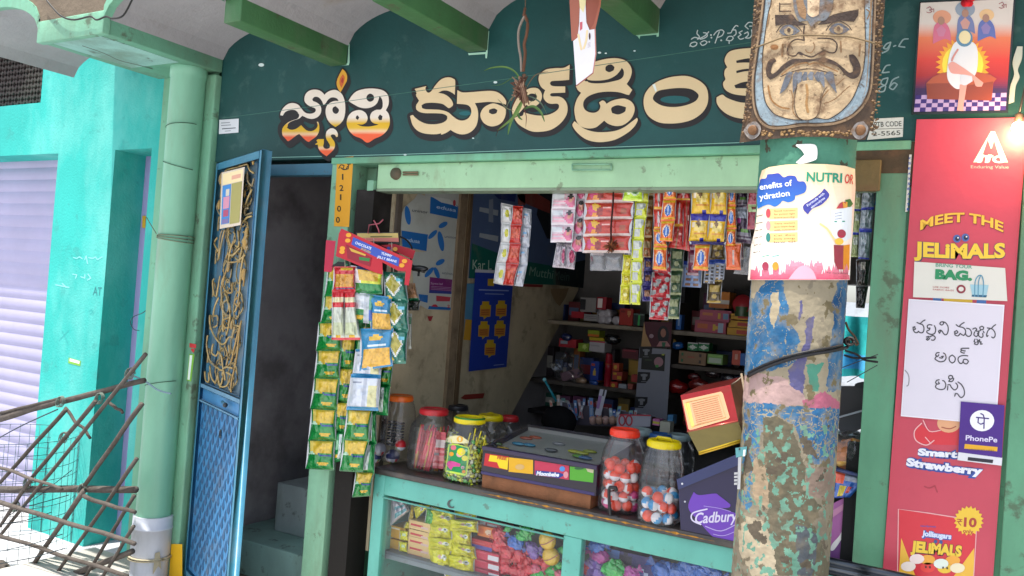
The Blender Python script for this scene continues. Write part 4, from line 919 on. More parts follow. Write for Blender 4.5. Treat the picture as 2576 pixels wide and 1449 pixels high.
b = MB(); b.tube([PY(-.42)(*A8(p)) for p in cr([(780,950),(800,1000),(835,1040),(862,1090),(850,1100),(815,1060),(790,1075)], False)], .003, '#5a4638', 6)
tag(b.build('wire_knot', M['string']), 'twisted brown wire end sticking out behind the pillar', 'wire')

# ============================================================ RIGHT HAND POSTERS
b = MB(); S = PY(-.018)
# devotional print: seated figure in white on a rock, rays, checked floor
q = [T1(p) for p in [(612,35),(1735,-15),(1640,1330),(530,1350)]]; f = quadf(q)
slabq(b, S, [T1(p) for p in [(600,20),(1760,-30),(1665,1362),(500,1385)]], '#1a2022', .010, -.006)
bg_ = lambda x, y: grad([(0,'#d8d0c6'),(58,'#d9d0c8'),(95,'#e2784a'),(150,'#d23a28'),(190,'#a82624'),(225,'#3c2350'),(300,'#3a2a66')])(x, y)
poly(b, S, q, bg_, .006, cy=5, cx=40)
fl = quadf([T1(p) for p in [(555,1150),(1650,1120),(1640,1330),(530,1350)]])
for i in range(16):
    for j in range(4): poly(b, S, [fl(i/16, j/4), fl((i+1)/16, j/4), fl((i+1)/16, (j+1)/4), fl(i/16, (j+1)/4)], '#b89cc8' if (i+j) % 2 else '#3a2670', .0064)
rays = []
for k in range(60): a = 2*math.pi*k/60; rr = 330 if k % 2 else 270; rays.append((1120+rr*math.cos(a), 780+rr*math.sin(a)))
poly(b, S, rays, '#f0a41e', .0066, T1); ell(b, S, 1120, 780, 250, 250, '#f6dc3c', .0069, T1)
for x, y, r, c in ((870,210,110,'#dc9a78'),(1150,110,120,'#8c9cac'),(1410,180,90,'#e8c08a')): ell(b, S, x, y, r, r*.8, c, .0066, T1)
for x, y, c1, c2 in ((860,360,'#d06a86','#c97a98'),(1150,270,'#6f7aa8','#c9968a'),(1400,330,'#5c6cb0','#8a7ab0')):
    poly(b, S, [(x-100,y+170),(x-90,y-20),(x-40,y-90),(x+40,y-90),(x+100,y-10),(x+120,y+140),(x+40,y+110)], c1, .007, T1, smooth=True); poly(b, S, [(x-60,y),(x,y-60),(x+60,y),(x+30,y+80),(x-30,y+80)], c2, .0073, T1, smooth=True); ell(b, S, x, y-110, 42, 50, '#a8806a', .0076, T1)
poly(b, S, [(680,1005),(760,930),(860,885),(930,870),(1300,870),(1450,900),(1530,950),(1490,1000),(1470,1205),(690,1195)], '#b0532f', .0074, T1); poly(b, S, [(685,1010),(960,1005),(1130,1040),(1490,985),(1465,1215),(690,1195)], '#8a3c22', .0077, T1)
poly(b, S, [(1050,500),(980,600),(945,740),(930,900),(960,1000),(1050,1075),(1150,1040),(1230,960),(1290,850),(1300,620),(1240,510)], '#dfe3e8', .008, T1, smooth=True)
poly(b, S, [(1090,920),(1120,900),(1230,920),(1240,980),(1150,1030),(1090,1010)], '#cfd6e2', .0086, T1, smooth=True)
poly(b, S, [(940,780),(1000,745),(1100,800),(1230,890),(1320,960),(1370,1000),(1350,1045),(1280,1040),(1240,960),(1100,900),(980,880)], '#dc9d92', .0084, T1, smooth=True)
poly(b, S, [(1085,1020),(1170,1020),(1150,1150),(1130,1270),(1130,1340),(1050,1335),(1060,1270),(1075,1150)], '#dc9d92', .0084, T1, smooth=True)
ell(b, S, 1140, 460, 100, 105, '#5a86a4', .0082, T1); ell(b, S, 1145, 450, 72, 80, '#e8d9a8', .0086, T1); stroke(b, S, [(1060,600),(1010,680),(990,730)], 24, '#cf8f88', .0088, T1)
for x, y in ((725,120),(1600,65)): stroke(b, S, [(x-40,y-20),(x,y-40),(x+20,y-10),(x-10,y),(x+25,y+20),(x-10,y+35),(x-40,y+25)], 10, '#a06a6a', .007, T1); stroke(b, S, [(x+20,y),(x+45,y-15),(x+45,y+25)], 9, '#a06a6a', .0072, T1)
tag(b.build('framed_picture', mat('glazed_print', .25, .6, var=.03)), 'framed devotional print of a white robed seated figure above the red poster', 'picture')
b = MB(); c = PY(-.03)(*T1((1195, 15))); 
for k in range(9): b.ball(c+Vector((random.uniform(-.012, .012), random.uniform(-.01, .01), random.uniform(-.012, .02))), .011, jit('#b3202c', .2), 6)
tag(b.build('flower', M['cloth']), 'red paper flower pinned at the top of the devotional print', 'flower')
b = MB(); q = [(962,768),(1155,758),(1150,885),(918,905)]; slabq(b, SG, q, '#cfd0c8', .0015, .001, A4)
text(b, SG, 'PTB CODE', (966,822), (1142,815), 34, '#4a4c44', .003, A4, bold=.01); stroke(b, SG, [(950,836),(1150,830)], 4, '#6a6c64', .003, A4); text(b, SG, '2-5565', (955,880), (1135,872), 30, '#4a4c44', .003, A4, bold=.01)
tag(b.build('code_plate', M['steel']), 'small white tin plate reading PTB CODE beside the pillar', 'plate')
# long red poster
b = MB(); S = PY(-.014)
TLp, TRp, BLp = A4((1240, 772)), (2585, 296), (2218, 1470)
q = [TLp, TRp, (2497, 1470), BLp]; slabq(b, S, q, '#c24456', .002, 0, nx=1, ny=1, edge='#c9a48a')
def outl(s_, a, c, h, col, tf, arc=0, bold=.05, o=.003, oc='#3b3a5e', ow=.05, S_=None, dx=3, dy=4):
    text(b, S_ or S, s_, (a[0]+dx, a[1]+dy), (c[0]+dx, c[1]+dy), h, oc, o, tf, bold=bold+ow, arc=arc); text(b, S_ or S, s_, a, c, h, oc, o+.0003, tf, bold=bold+ow*.8, arc=arc); text(b, S_ or S, s_, a, c, h, col, o+.0006, tf, bold=bold, arc=arc)
poly(b, S, [(1605,1050),(1720,850),(1745,850),(1830,1050),(1785,1050),(1740,905),(1725,960),(1718,960),(1700,900),(1650,1050)], '#efd6cc', .0026, A4)
for x0, x1 in ((1640,1665),(1690,1715)): poly(b, S, [(x0+12,1000),(x1+12,1000),(x1-4,1050),(x0-4,1050)], '#efd6cc', .0029, A4)
text(b, S, 'ITC', (1632,1050), (1805,1052), 46, '#f2e2da', .0032, A4, bold=.05, shear=.15)
text(b, S, 'Enduring Value', (1590,1088), (1835,1090), 20, '#e8b9ae', .0028, A4)
outl('MEET THE', (1262,355), (1800,368), 62, '#e9b83c', A8, arc=58, bold=.03, oc='#7c2a2c', ow=.012)
outl('JELiMALS', (1222,520), (1812,530), 92, '#e8c43a', A8, arc=-10, bold=.045, oc='#5a4a5c', ow=.02)
for x, y in ((1500,412),(1555,405)): ell(b, S, x, y, 25, 26, '#4a62a0', .0045, A8); ell(b, S, x+3, y, 14, 15, '#1c2440', .005, A8); ell(b, S, x+7, y-6, 5, 5, '#f0f0f4', .0054, A8)
poly(b, S, [(1345,790),(1400,792),(1400,830),(1345,826)], '#3f6fb0', .0026, A8); poly(b, S, [(1415,796),(1600,803),(1600,832),(1415,828)], '#e0b62e', .0026, A8); poly(b, S, [(1630,806),(1690,810),(1690,834),(1625,832)], '#3f6fb0', .0026, A8)
poly(b, S, [(1225,500),(1250,470),(1330,520),(1500,500),(1500,610),(1260,600),(1215,560)], '#d3303c', .0026, B4, smooth=True)
stroke(b, S, [(1260,470),(1215,520),(1225,580),(1290,610),(1340,580)], 7, '#e8b2b4', .003, B4); stroke(b, S, [(1270,450),(1310,520),(1380,515)], 6, '#e8b2b4', .003, B4); stroke(b, S, [(1285,560),(1320,600)], 6, '#e8b2b4', .0032, B4)
ell(b, S, 1435, 470, 75, 60, '#e2a77c', .003, B4); stroke(b, S, [(1390,495),(1440,505),(1480,490)], 7, '#a5523c', .0034, B4)
outl('Smart', (1235,672), (1490,690), 42, '#e6e8f2', B4, bold=.06, oc='#2c4c9c', ow=.11); outl('Strawberry', (1160,738), (1650,800), 48, '#e6e8f2', B4, arc=-4, bold=.06, oc='#2c4c9c', ow=.11); 
stroke(b, S, [(1280,875),(1310,885),(1345,870),(1360,910)], 9, '#a53242', .0026, B4)
# picture of the pouch at the bottom
poly(b, S, [(1110,1018),(1300,1045),(1480,1070),(1612,1085),(1590,1480),(1100,1480)], '#cf2f3c', .0026, B4); stroke(b, S, [(1105,1500),(1112,1020),(1300,1045),(1490,1075)], 7, '#dfa3a6', .003, B4, sm=False); stroke(b, S, [(1612,1150),(1592,1500)], 6, '#dfa3a6', .003, B4)
poly(b, S, [(1130,1205),(1240,1500),(1110,1500)], '#e5b23a', .003, B4); poly(b, S, [(1598,1270),(1595,1500),(1430,1500)], '#e5b23a', .003, B4)
st = [];
for k in range(40): a = 2*math.pi*k/40; rr = 96 if k % 2 else 80; st.append((1563+rr*math.cos(a), 1095+rr*math.sin(a)))
poly(b, S, st, '#e8bf38', .0034, B4); text(b, S, '10', (1530,1130), (1612,1135), 58, '#a8382e', .0038, B4, bold=.04); text(b, S, 'only', (1525,1170), (1590,1178), 26, '#a8382e', .0038, B4, bold=.02)
for p in ([(1488,1085),(1520,1087)],[(1488,1098),(1518,1100)],[(1500,1085),(1512,1095),(1495,1106),(1512,1124)]): stroke(b, S, p, 5, '#a8382e', .0038, B4)
outl('Jollisugars', (1262,1190), (1450,1212), 34, '#cfd8ee', B4, bold=.05, oc='#2f58a8', ow=.08); text(b, S, 'candyman', (1252,1132), (1352,1138), 12, '#2f4fa0', .003, B4, bold=.02)
outl('JELiMALS', (1190,1288), (1515,1322), 66, '#e8c43a', B4, bold=.06, oc='#5a2c34', ow=.035)
for x, y in ((1350,1228),(1385,1232)): ell(b, S, x, y, 12, 12, '#33508c', .0045, B4, n=10)
for x, y, c in ((1300,1395,'#e2413a'),(1410,1400,'#e8bf38'),(1230,1340,'#eed9d4'),(1385,1370,'#dfe8dc'),(1300,1345,'#e9a53a'),(1460,1350,'#e9a53a'),(1175,1388,'#eedfd4'),(1490,1398,'#e9dcb8')): ell(b, S, x, y, 48, 32, c, .0034+.0003*((x//10) % 5), B4, n=14)
for x, y in ((1300,1395),(1410,1400)): ell(b, S, x-12, y-4, 6, 8, '#2a1c1c', .0056, B4, n=8); ell(b, S, x+14, y-2, 6, 8, '#2a1c1c', .0056, B4, n=8)
tag(b.build('poster', M['vinyl']), 'long red sweets poster reading MEET THE JELIMALS, right of the opening', 'poster')
# stickers over it
b = MB(); S = PY(-.0195)
slabq(b, S, [(1225,560),(1812,602),(1826,816),(1216,790)], '#d8d6cc', .001, 0, A8)
text(b, S, 'BRING YOUR', (1362,592), (1598,606), 24, '#5f9c86', .002, A8, bold=.02); text(b, S, 'BAG.', (1358,668), (1598,680), 58, '#2f8a5c', .002, A8, bold=.07)
text(b, S, 'USE MORE', (1345,728), (1450,734), 10, '#b0424a', .002, A8); text(b, S, 'FABRIC BAGS', (1345,745), (1480,752), 10, '#b0424a', .002, A8)
ell(b, S, 1527, 738, 30, 28, '#8a3440', .002, A8); ell(b, S, 1527, 738, 17, 15, '#d8d6cc', .0024, A8)
poly(b, S, [(1585,708),(1705,712),(1690,790),(1600,785)], '#9cc3cf', .002, A8); poly(b, S, [(1597,774),(1695,778),(1690,792),(1595,787)], '#2c5f7c', .0024, A8)
for k in (0, 22): stroke(b, S, [(1615+k,785),(1618+k,690),(1640+k*.6,652),(1662,655),(1672,700),(1668,785)], 7, '#5b93ac', .0024+k*.00001, A8)
tag(b.build('sticker', M['paper']), 'white sticker reading BRING YOUR BAG with a blue bag on the red poster', 'sticker')
b = MB(); S = PY(-.022); T2 = T(3600, 1180, 496, 1711)
slabq(b, S, [(2288,755),(2524,771),(2503,1066),(2269,1044)], '#d8d2dd', .0008, 0, ID)
slabq(b, PY(-.021), [(2286,752),(2527,767),(2506,1069),(2266,1047)], '#e9e6ee', .0006, 0, ID)
TEL = [[(345,345),(310,365),(275,400)],[(235,380),(260,390),(280,400),(310,410),(330,450),(325,500),(300,522),(270,515),(255,500),(232,520),(200,510),(185,480),(180,445),(205,438)],[(205,450),(215,470),(195,480)],
 [(440,415),(400,410),(375,430),(385,460),(415,455),(405,480),(375,495),(370,515),(400,535),(440,545),(475,530),(490,500),(490,460),(475,425)],[(365,580),(400,570),(385,595),(362,610),(380,625),(410,600)],[(410,580),(450,560),(480,575),(485,600),(460,625),(435,620)],
 [(590,370),(560,375),(550,400),(575,415),(600,395),(595,370),(630,385),(660,430),(665,490),(650,535),(625,550),(600,530),(580,500),(555,485),(530,500)],[(530,500),(545,530),(560,500)],
 [(885,380),(850,400),(815,435)],[(775,410),(800,430),(830,440),(870,450),(900,480),(905,520),(880,560),(850,545),(830,530)],[(750,510),(780,490),(800,510),(780,530),(755,520),(760,550),(800,565),(830,530)],[(920,460),(960,470),(985,510),(980,550),(950,572),(920,560),(900,530)],
 [(1005,470),(1040,455),(1060,475),(1040,495),(1080,500),(1110,490)],[(1130,430),(1100,445),(1110,475),(1145,475),(1155,445),(1130,430)],[(1030,510),(1020,550),(1050,575),(1075,555),(1070,530),(1090,510),(1085,560),(1120,585),(1145,570),(1140,530)],[(1150,500),(1160,520)],[(1035,610),(1020,640),(1040,655),(1025,675),(1060,685),(1080,665),(1075,640),(1095,620)],[(1060,610),(1080,640),(1060,650)],[(1100,615),(1095,650),(1120,645),(1110,680),(1135,675)],
 [(1320,410),(1290,430),(1260,465)],[(1205,455),(1240,460),(1280,475),(1310,520),(1310,570),(1285,592),(1265,580)],[(1215,560),(1200,575),(1195,545),(1215,490),(1240,470)],
 [(950,735),(900,735),(850,738),(840,755),(880,770),(900,772)],[(850,760),(835,785),(870,800),(890,800)],[(540,795),(505,800),(490,830),(520,850),(535,825)],[(500,850),(480,880),(520,910),(560,922),(610,910),(635,870),(625,820),(600,800)],[(570,850),(600,845),(580,870),(545,865)],
 [(720,828),(680,860),(685,910),(720,940),(755,915),(760,865),(720,828)],[(935,840),(880,835),(820,850),(800,890),(820,935),(850,945),(870,920),(880,890),(920,890),(945,915),(920,950),(885,940),(870,915)],
 [(540,1170),(505,1180),(490,1210),(515,1230),(545,1222),(530,1200)],[(500,1240),(490,1270),(520,1295),(570,1305),(615,1290),(632,1240),(615,1195),(590,1180)],[(700,1110),(675,1120),(672,1150),(700,1160),(725,1145),(722,1120),(700,1110)],[(690,1170),(670,1190),(710,1195),(735,1175),(740,1150)],[(660,1240),(690,1240),(710,1275),(750,1310),(785,1290),(795,1250),(770,1215)],[(655,1310),(660,1260)],[(800,1200),(850,1240),(885,1310),(885,1380),(850,1415),(820,1400),(795,1365),(765,1360),(755,1395)]]
for i, p in enumerate(TEL): stroke(b, S, [T2(a) for a in p], 2.9, '#3c3a40', .0014+.00012*(i % 3))
stroke(b, S, [T2(a) for a in [(70,1040),(110,1090),(125,1160),(115,1240),(95,1255)]], 2.6, '#8c8a90', .0014)
tag(b.build('paper_notice', mat('laminated_paper', .3, .5, bump=.15, bs=6, var=.03)), 'white laminated paper with three lines of black Telugu writing', 'notice')
b = MB(); S = PY(-.0255)
slabq(b, S, [(1512,330),(1792,354),(1775,692),(1496,655)], '#4b2a82', .0008, 0, B4); slabq(b, S, [(1496,655),(1778,690),(1774,742),(1490,706)], '#d9d9de', .0008, 0, B4)
ell(b, S, 1648, 453, 78, 68, '#ecebf2', .0014, B4); text(b, S, 'PhonePe', (1542,578), (1745,592), 34, '#d9d2ec', .0014, B4, bold=.02); poly(b, S, [(1538,602),(1748,622),(1745,650),(1533,632)], '#e0a92e', .0014, B4); poly(b, S, [(1558,686),(1720,704),(1716,726),(1555,708)], '#30303a', .0014, B4)
text(b, S, 'ACCEPTED HERE', (1560,642), (1725,650), 10, '#7a5a2a', .002, B4)
for p in ([(1612,432),(1690,440)],[(1625,434),(1622,465),(1640,476),(1660,468)],[(1662,436),(1660,502)],[(1640,408),(1655,415),(1662,436)]): stroke(b, S, p, 8, '#3c2272', .0018+.0001*(p[0][0] % 3), B4, sm=False)
tag(b.build('payment_sticker', M['paper']), 'purple payment sticker with a white round logo overlapping the paper notice', 'sticker')
b = MB(); S = PY(-.013)
slabq(b, S, [(1192,1000),(1208,1000),(1180,1370),(1165,1370)], '#c9c6bd', .001, 0, A4)
for k in range(11): text(b, S, 'XSEA'[k % 4], (1186-k*1.0, 1030+k*33), (1203-k*1.0, 1031+k*33), 15, '#2a4f9c', .002, A4, bold=.02)
tag(b.build('sticker', M['paper']), 'thin vertical strip with blue letters between the right post and the red poster', 'sticker')
b = MB(); S = PY(-.005)
poly(b, S, [(1890,300),(1925,300),(1920,380),(1895,450),(1905,500),(1880,560),(1870,660),(1835,672),(1845,560),(1870,480),(1860,400)], '#b9c4bb', .001, A4, smooth=True)
tag(b.build('paint_mark', M['paint']), 'ragged patch of bare whitewash right of the devotional print', 'paint mark')
# lit bulb at the far right
bl = thing('light_bulb', 'small lit bulb glowing at the right edge above the red poster', 'bulb')
bc = at(2562, 322, -.06)
em = bpy.data.materials.new('bulb_glow'); em.use_nodes = True; P = em.node_tree.nodes['Principled BSDF']; P.inputs['Emission Color'].default_value = (1, .62, .25, 1); P.inputs['Emission Strength'].default_value = 60
b = MB(); b.ball(bc, .017, '#fff0c8', 14, (1, 1, 1.1)); b.build('glass', em, bl)
b = MB(); b.lathe(bc+Vector((0, .0, .014)), [(.009, 0), (.011, .004), (.011, .022), (.007, .026)], '#4a4038', 12); b.tube([bc+Vector((0, 0, .038)), bc+Vector((.01, .02, .12)), bc+Vector((.03, .05, .4))], .003, '#2a2622'); b.build('holder', M['plastic'], bl)
ld = bpy.data.lights.new('bulb_light', 'POINT'); ld.energy = 1.6; ld.color = (1, .62, .3); ld.shadow_soft_size = .03
lo = bpy.data.objects.new('bulb_light', ld); COL.objects.link(lo); lo.location = bc+Vector((-.0, -.04, 0))

# ============================================================ SIGN WALL EXTRAS
# yellow number strip on the left post
b = MB(); S = PY(-.0055)
q = [A2((612,1195)), A2((735,1180)), (878,571), (840,569)]; slabq(b, S, q, '#d69a26', .001, 0)
for s_, x, y in (('1', 862, 452), ('2', 859, 480), ('1', 857, 503), ('0', 853, 532), ('0', 850, 560)): text(b, S, s_, (x-(1.8 if s_ == '1' else 5), y), (x+(1.8 if s_ == '1' else 5), y), 15, '#2e2a20', .0018, bold=.02)
for p in ([(625,1270),(640,1245),(665,1250),(655,1275),(680,1280),(690,1255)],[(640,1265),(660,1280),(690,1275)],[(690,1240),(712,1238)],[(700,1238),(695,1275)]): stroke(b, S, p, 7, '#2e2a20', .0018, A2)
tag(b.build('number_strip', M['paint']), 'yellow painted strip of handwritten black numbers on the left post', 'number strip')
# hanging air plant
U7 = T(1900, 0, 540, 1397)
ap = thing('air_plant', 'small scraggy air plant hanging on a string before the sign', 'plant')
S = PY(-.35)
b = MB(); b.tube([S(*U7(p)) for p in [(528,-700),(522,0),(520,100)]], .0022, '#6a5a4c', 4)
b.tube([S(*U7(p)) for p in cr([(520,160),(480,230),(450,340),(455,480),(475,600),(482,740)], False)], .0045, '#8f8478', 5); b.tube([S(*U7(p)) for p in cr([(515,150),(545,240),(535,360),(510,460),(520,560),(500,740)], False)], .0055, '#6b4a38', 5)
b.tube([S(*U7(p)) for p in [(520,80),(505,160),(540,200)]], .005, '#6b4a38', 5)
b.build('string', M['string'], ap)
b = MB(); S0 = S(*U7((480, 900)))
for k in range(34): a = random.uniform(0, 6.28); b.tube([S(*U7((480+random.uniform(-50,50), 860+random.uniform(-110,160)))), S(*U7((470+random.uniform(-110,90), 900+random.uniform(-140,230))), random.uniform(-.03, .03))], [.006, .002], jit(random.choice(['#5a3a2c', '#a08068', '#7a5a46']), .2), 5)
b.build('roots', M['wood'], ap)
b = MB()
LV = [([(490,900),(430,760),(320,695),(180,700),(90,735)], 17, '#5a7a38'), ([(500,960),(600,800),(680,755),(760,742)], 10, '#6a5a44'), ([(500,900),(460,820),(400,800),(280,870),(160,890)], 10, '#47683c'), ([(500,980),(460,1120),(380,1230),(230,1350)], 26, '#66823c'), ([(470,1060),(400,1200),(360,1300),(340,1395)], 22, '#6b8f45'), ([(500,1130),(600,1100),(680,1160),(720,1260)], 24, '#5a7c40'), ([(520,980),(620,1020),(690,1080),(740,1180)], 14, '#5a6c58'), ([(470,950),(380,1010),(330,1100),(320,1180)], 9, '#6f7f66'), ([(400,1145),(330,1120),(260,1050),(235,1025)], 8, '#8a8a66'), ([(500,1120),(530,1200),(525,1320)], 7, '#7a3c2c'), ([(620,960),(640,1000),(560,1070)], 7, '#5c6c48'), ([(440,1100),(450,1200),(490,1240)], 20, '#527a3a'), ([(300,1250),(240,1350),(215,1420)], 5, '#6b3c34')]
for i, (p, w_, c) in enumerate(LV):
    q = cr([U7(a) for a in p], False, 5); m = len(q); vs = []; 
    for j, a in enumerate(q):
        t = j/(m-1); d = (q[min(j+1, m-1)][0]-q[max(j-1, 0)][0], q[min(j+1, m-1)][1]-q[max(j-1, 0)][1]); L = math.hypot(*d) or 1; hw = w_*.243/2*math.sin(math.pi*(.12+.86*t))**.7*1.15
        nx_, ny_ = -d[1]/L*hw, d[0]/L*hw; dep = .05*math.sin(i*2.3)*t
        vs += [S(a[0]+nx_, a[1]+ny_, dep), S(a[0], a[1], dep-.004), S(a[0]-nx_, a[1]-ny_, dep)]
    b.add(vs, [f_ for j in range(m-1) for f_ in ((3*j, 3*j+1, 3*j+4, 3*j+3), (3*j+1, 3*j+2, 3*j+5, 3*j+4))], c, True)
b.build('leaf', M['leaf'], ap)
# hanging cardboard cut-out
b = MB(); S = PY(-.42); 
slabq(b, S, [U7(p) for p in [(950,-300),(1330,-300),(1240,560),(1045,885)]][:0] or [U7(p) for p in [(960,-320),(1110,-320),(1065,400),(1000,425)]], '#a4604c', .004, 0)
poly(b, S, [(1108,-320),(1330,-320),(1300,60),(1245,300),(1190,310),(1150,230),(1140,60)], '#a8604a', .002, U7); poly(b, S, [(1130,-300),(1300,-300),(1280,50),(1228,250),(1190,305),(1152,220),(1142,60)], '#94503e', .0026, U7)
poly(b, S, [(1050,-320),(1160,-320),(1145,60),(1152,230),(1185,310),(1242,300),(1250,560),(1220,750),(1048,885),(1016,425),(1060,390),(1078,250),(1085,60)], '#e4e0e2', .0044, U7, smooth=False)
poly(b, S, [(1050,-320),(1160,-320),(1145,40),(1120,130),(1085,80)], '#e6d9a2', .005, U7); poly(b, S, [(1085,230),(1112,225),(1110,300),(1085,320)], '#c9606a', .005, U7); stroke(b, S, [(1070,360),(1085,440),(1100,510)], 22, '#e8d2a4', .005, U7); stroke(b, S, [(1160,320),(1150,420),(1125,500)], 22, '#e8d2a4', .005, U7); ell(b, S, 1186, 375, 9, 38, '#4a2c26', .0056, U7, n=10)
stroke(b, S, [(1050,888),(1222,755)], 12, '#9a5a4c', .0052, U7); stroke(b, S, [(1242,300),(1250,560),(1222,750)], 12, '#b87c70', .0052, U7, sm=False)
for k in range(4): stroke(b, S, [(1165,450+k*14),(1195,438+k*14)], 4, '#b0a0a4', .0052, U7)
tag(b.build('card_ornament', M['card']), 'white and brown folded card ornament hanging beside the air plant', 'ornament')
b = MB(); S = PY(-.2); b.tube([S(*p) for p in [(560,297),(800,266),(1000,236),(1280,198),(1500,165),(1900,105)]], .0011, '#4a7468', 4)
tag(b.build('line_wire', M['string']), 'thin wire stretched across the front of the sign', 'wire')

# ============================================================ PACKET RACK LEFT OF THE OPENING
A6 = T(1024, 768, 1024, 1932); B2 = T(1024, 1400, 1024, 1641); U0 = T(1250, 900, 450, 1449)
GREEN = ['#157f35', ('n', .08, .07, .96, .40, '#d4b234', .12), ('e', .5, .40, .46, .10, '#cdae34'), ('r', .08, .07, .2, .42, '#dcc862'), ('e', .70, .49, .34, .055, '#24408c'), ('e', .74, .465, .34, .03, '#157f35'), ('e', .14, .47, .11, .05, '#b4dcbc'), ('s', .3, .58, .85, .66, '#cfe2d2', 28), ('e', .6, .79, .22, .055, '#d0a824'), ('r', 0, .955, 1, 1, '#0d6429'), ('r', 0, 0, 1, .05, '#1f9048')]
GREENW = ['#148542', ('r', .35, .1, .62, .9, '#c9d6d2'), ('r', .1, .3, .32, .62, '#8fc3a0'), ('e', .2, .8, .16, .06, '#d8ac22')]
RED = ['#c8262e', ('n', .04, .28, .96, .80, '#cf9536', .12), ('e', .62, .10, .3, .07, '#e0b32a'), ('s', .3, .18, .95, .26, '#efd9d4', 24), ('r', .15, .86, .95, .9, '#4a3a66')]
REDW = ['#cdd2c2', ('r', 0, 0, 1, .16, '#cc2b34'), ('r', .0, .24, 1, .36, '#cc2b34'), ('r', .05,.16,.9,.23,'#e6dcb0'), ('s', .06, .38, .44, .66, '#9a9ca4', 40), ('r', .06, .66, .9, .92, '#c3cba4'), ('r', 0, .95, 1, 1, '#cc2b34'), ('e', .5, .93, .2, .02, '#d8ac22')]
BLUE = ['#1b7fae', ('n', .06, .50, .94, .93, '#dba93a', .16), ('e', .45, .24, .22, .07, '#dcb02c'), ('s', .2, .34, .8, .44, '#d4e6ee', 30), ('r', .1, .93, .8, .97, '#5a3a7c')]
WHITEB = ['#c9d0da', ('r', 0, .0, 1, .10, '#1b7fae'), ('r', .45, .1, .55, .9, '#aab2c0'), ('n', .6, .3, .95, .9, '#d2cf9c', .06), ('r', 0, .92, 1, 1, '#1b7fae'), ('s', .08, .2, .4, .5, '#8f95a4', 36)]
DGREEN = ['#0c6a56', ('d', .38, .42, .44, .42, '#d9dcd8'), ('d', .38, .42, .36, .33, '#a49a34'), ('r', .55, .2, .85, .3, '#62b8cc'), ('e', .16, .88, .14, .07, '#d8b82a'), ('e', .6, .92, .06, .04, '#9fd0c0')]
YG = ['#c9cf2e', ('r', 0, 0, .25, .6, '#dfe0e0'), ('n', .2, .1, .9, .5, '#d2a83a', .1), ('r', 0, .62, 1, 1, '#12803a'), ('r', .2, 0, .9, .08, '#2a3c8a')]
WG = ['#d4d9dc', ('r', 0, .55, .6, 1, '#23894c'), ('r', .5, 0, .72, 1, '#b9c0c6'), ('r', .72, .0, 1, 1, '#5a9c78'), ('e', .3, .82, .2, .09, '#d8ac22'), ('r', .74, .55, .95, .9, '#2f56a8')]
rackpos = {}
def strip(name, part, label, cat, cells, Yp, tf=ID, group=None, bulge=.013, off=0.0, string=None, hook=None, surf=None, nx=16, ny=20, m='foil', crk=1.5):
    t = thing(name, label, cat, group); S = surf or PY(Yp)
    for i, (q, D) in enumerate(cells):
        if name == 'snack_strip':
            mx_, my_ = sum(p[0] for p in q)/4, sum(p[1] for p in q)/4; q = [(mx_+(p[0]-mx_)*1.08+random.uniform(-2.2, 2.2), my_+(p[1]-my_)*1.04+random.uniform(-1, 1)) for p in q]
        q = [(p[0]+random.uniform(-1.2, 1.2)/tf.s, p[1]+random.uniform(-.6, .6)/tf.s) for p in q]
        b = MB(); pouch(b, S, q, D, bulge*(2.3 if name == 'snack_strip' else 1.7), off, tf, nx, ny, crk); b.build(part, M[m], t)
    if string:
        b = MB(); b.tube([S(*tf(p), off+.002) for p in string], .0014, '#b9b4a8', 4); b.build('string', M['string'], t)
    return t
def ladder(Ls, Rs, D):
    """Ls, Rs: edge points top to bottom"""
    return [([Ls[i], Rs[i], (Rs[i+1][0], Rs[i+1][1]+1.5), (Ls[i+1][0], Ls[i+1][1]+1.5)], D[i % len(D)] if isinstance(D[0], list) else D) for i in range(len(Ls)-1)]
strip('snack_strip', 'packet', 'strip of green and yellow snack packets hanging furthest left, over the post', 'snack strip', ladder([(826,668),(818,745),(806,812),(800,880),(792,950),(784,1027),(778,1106),(770,1178)], [(872,664),(866,742),(858,810),(856,880),(850,952),(845,1030),(841,1108),(836,1180)], GREEN), -.07, string=[(850,600),(850,668)])
strip('snack_strip', 'packet', 'narrow strip of green packets turned sideways, second from the left', 'snack strip', ladder([(858,840),(852,925),(846,1010),(842,1085),(838,1162)], [(896,840),(890,928),(880,1012),(872,1088),(868,1155)], [GREEN, GREEN, GREEN, GREENW]), -.05, string=[(880,600),(880,840)])
strip('snack_strip', 'packet', 'strip of two green packets hanging at the middle bottom of the rack', 'snack strip', ladder([(876,1030),(866,1106),(858,1182)], [(934,1032),(926,1108),(914,1186)], GREEN), -.085, string=[(900,940),(904,1030)])
strip('snack_strip', 'packet', 'narrow green and white strip ending lowest on the rack, beside the counter', 'snack strip', ladder([(925,880),(925,960),(923,1035),(916,1112),(897,1186),(888,1248)], [(962,885),(956,962),(948,1036),(944,1114),(940,1188),(932,1244)], [GREEN, GREENW, GREENW, GREENW, GREEN]), -.04, string=[(950,640),(940,880)])
strip('snack_strip', 'packet', 'strip of white backed packets with blue ends under the blue one', 'snack strip', [([(895,880),(958,880),(956,948),(888,944)], WHITEB), ([(888,942),(954,946),(950,1031),(874,1030)], WHITEB)], -.10, string=[(920,600),(920,880)])
strip('snack_strip', 'packet', 'pair of blue packets with yellow chips showing through, at the rack front', 'snack strip', [(([(928,742),(984,748),(986,832),(934,830)]), BLUE), ([(910,829),(988,826),(986,920),(905,930)], BLUE)], -.125, string=[(940,600),(945,735)])
strip('snack_strip', 'packet', 'red packet over white and red packets hanging at the rack front', 'snack strip', [([(842,672),(894,672),(893,732),(840,733)], RED), ([(836,731),(866,731),(864,853),(834,853)], REDW), ([(866,731),(893,731),(902,853),(866,853)], REDW)], -.13, string=[(866,610),(868,672)])
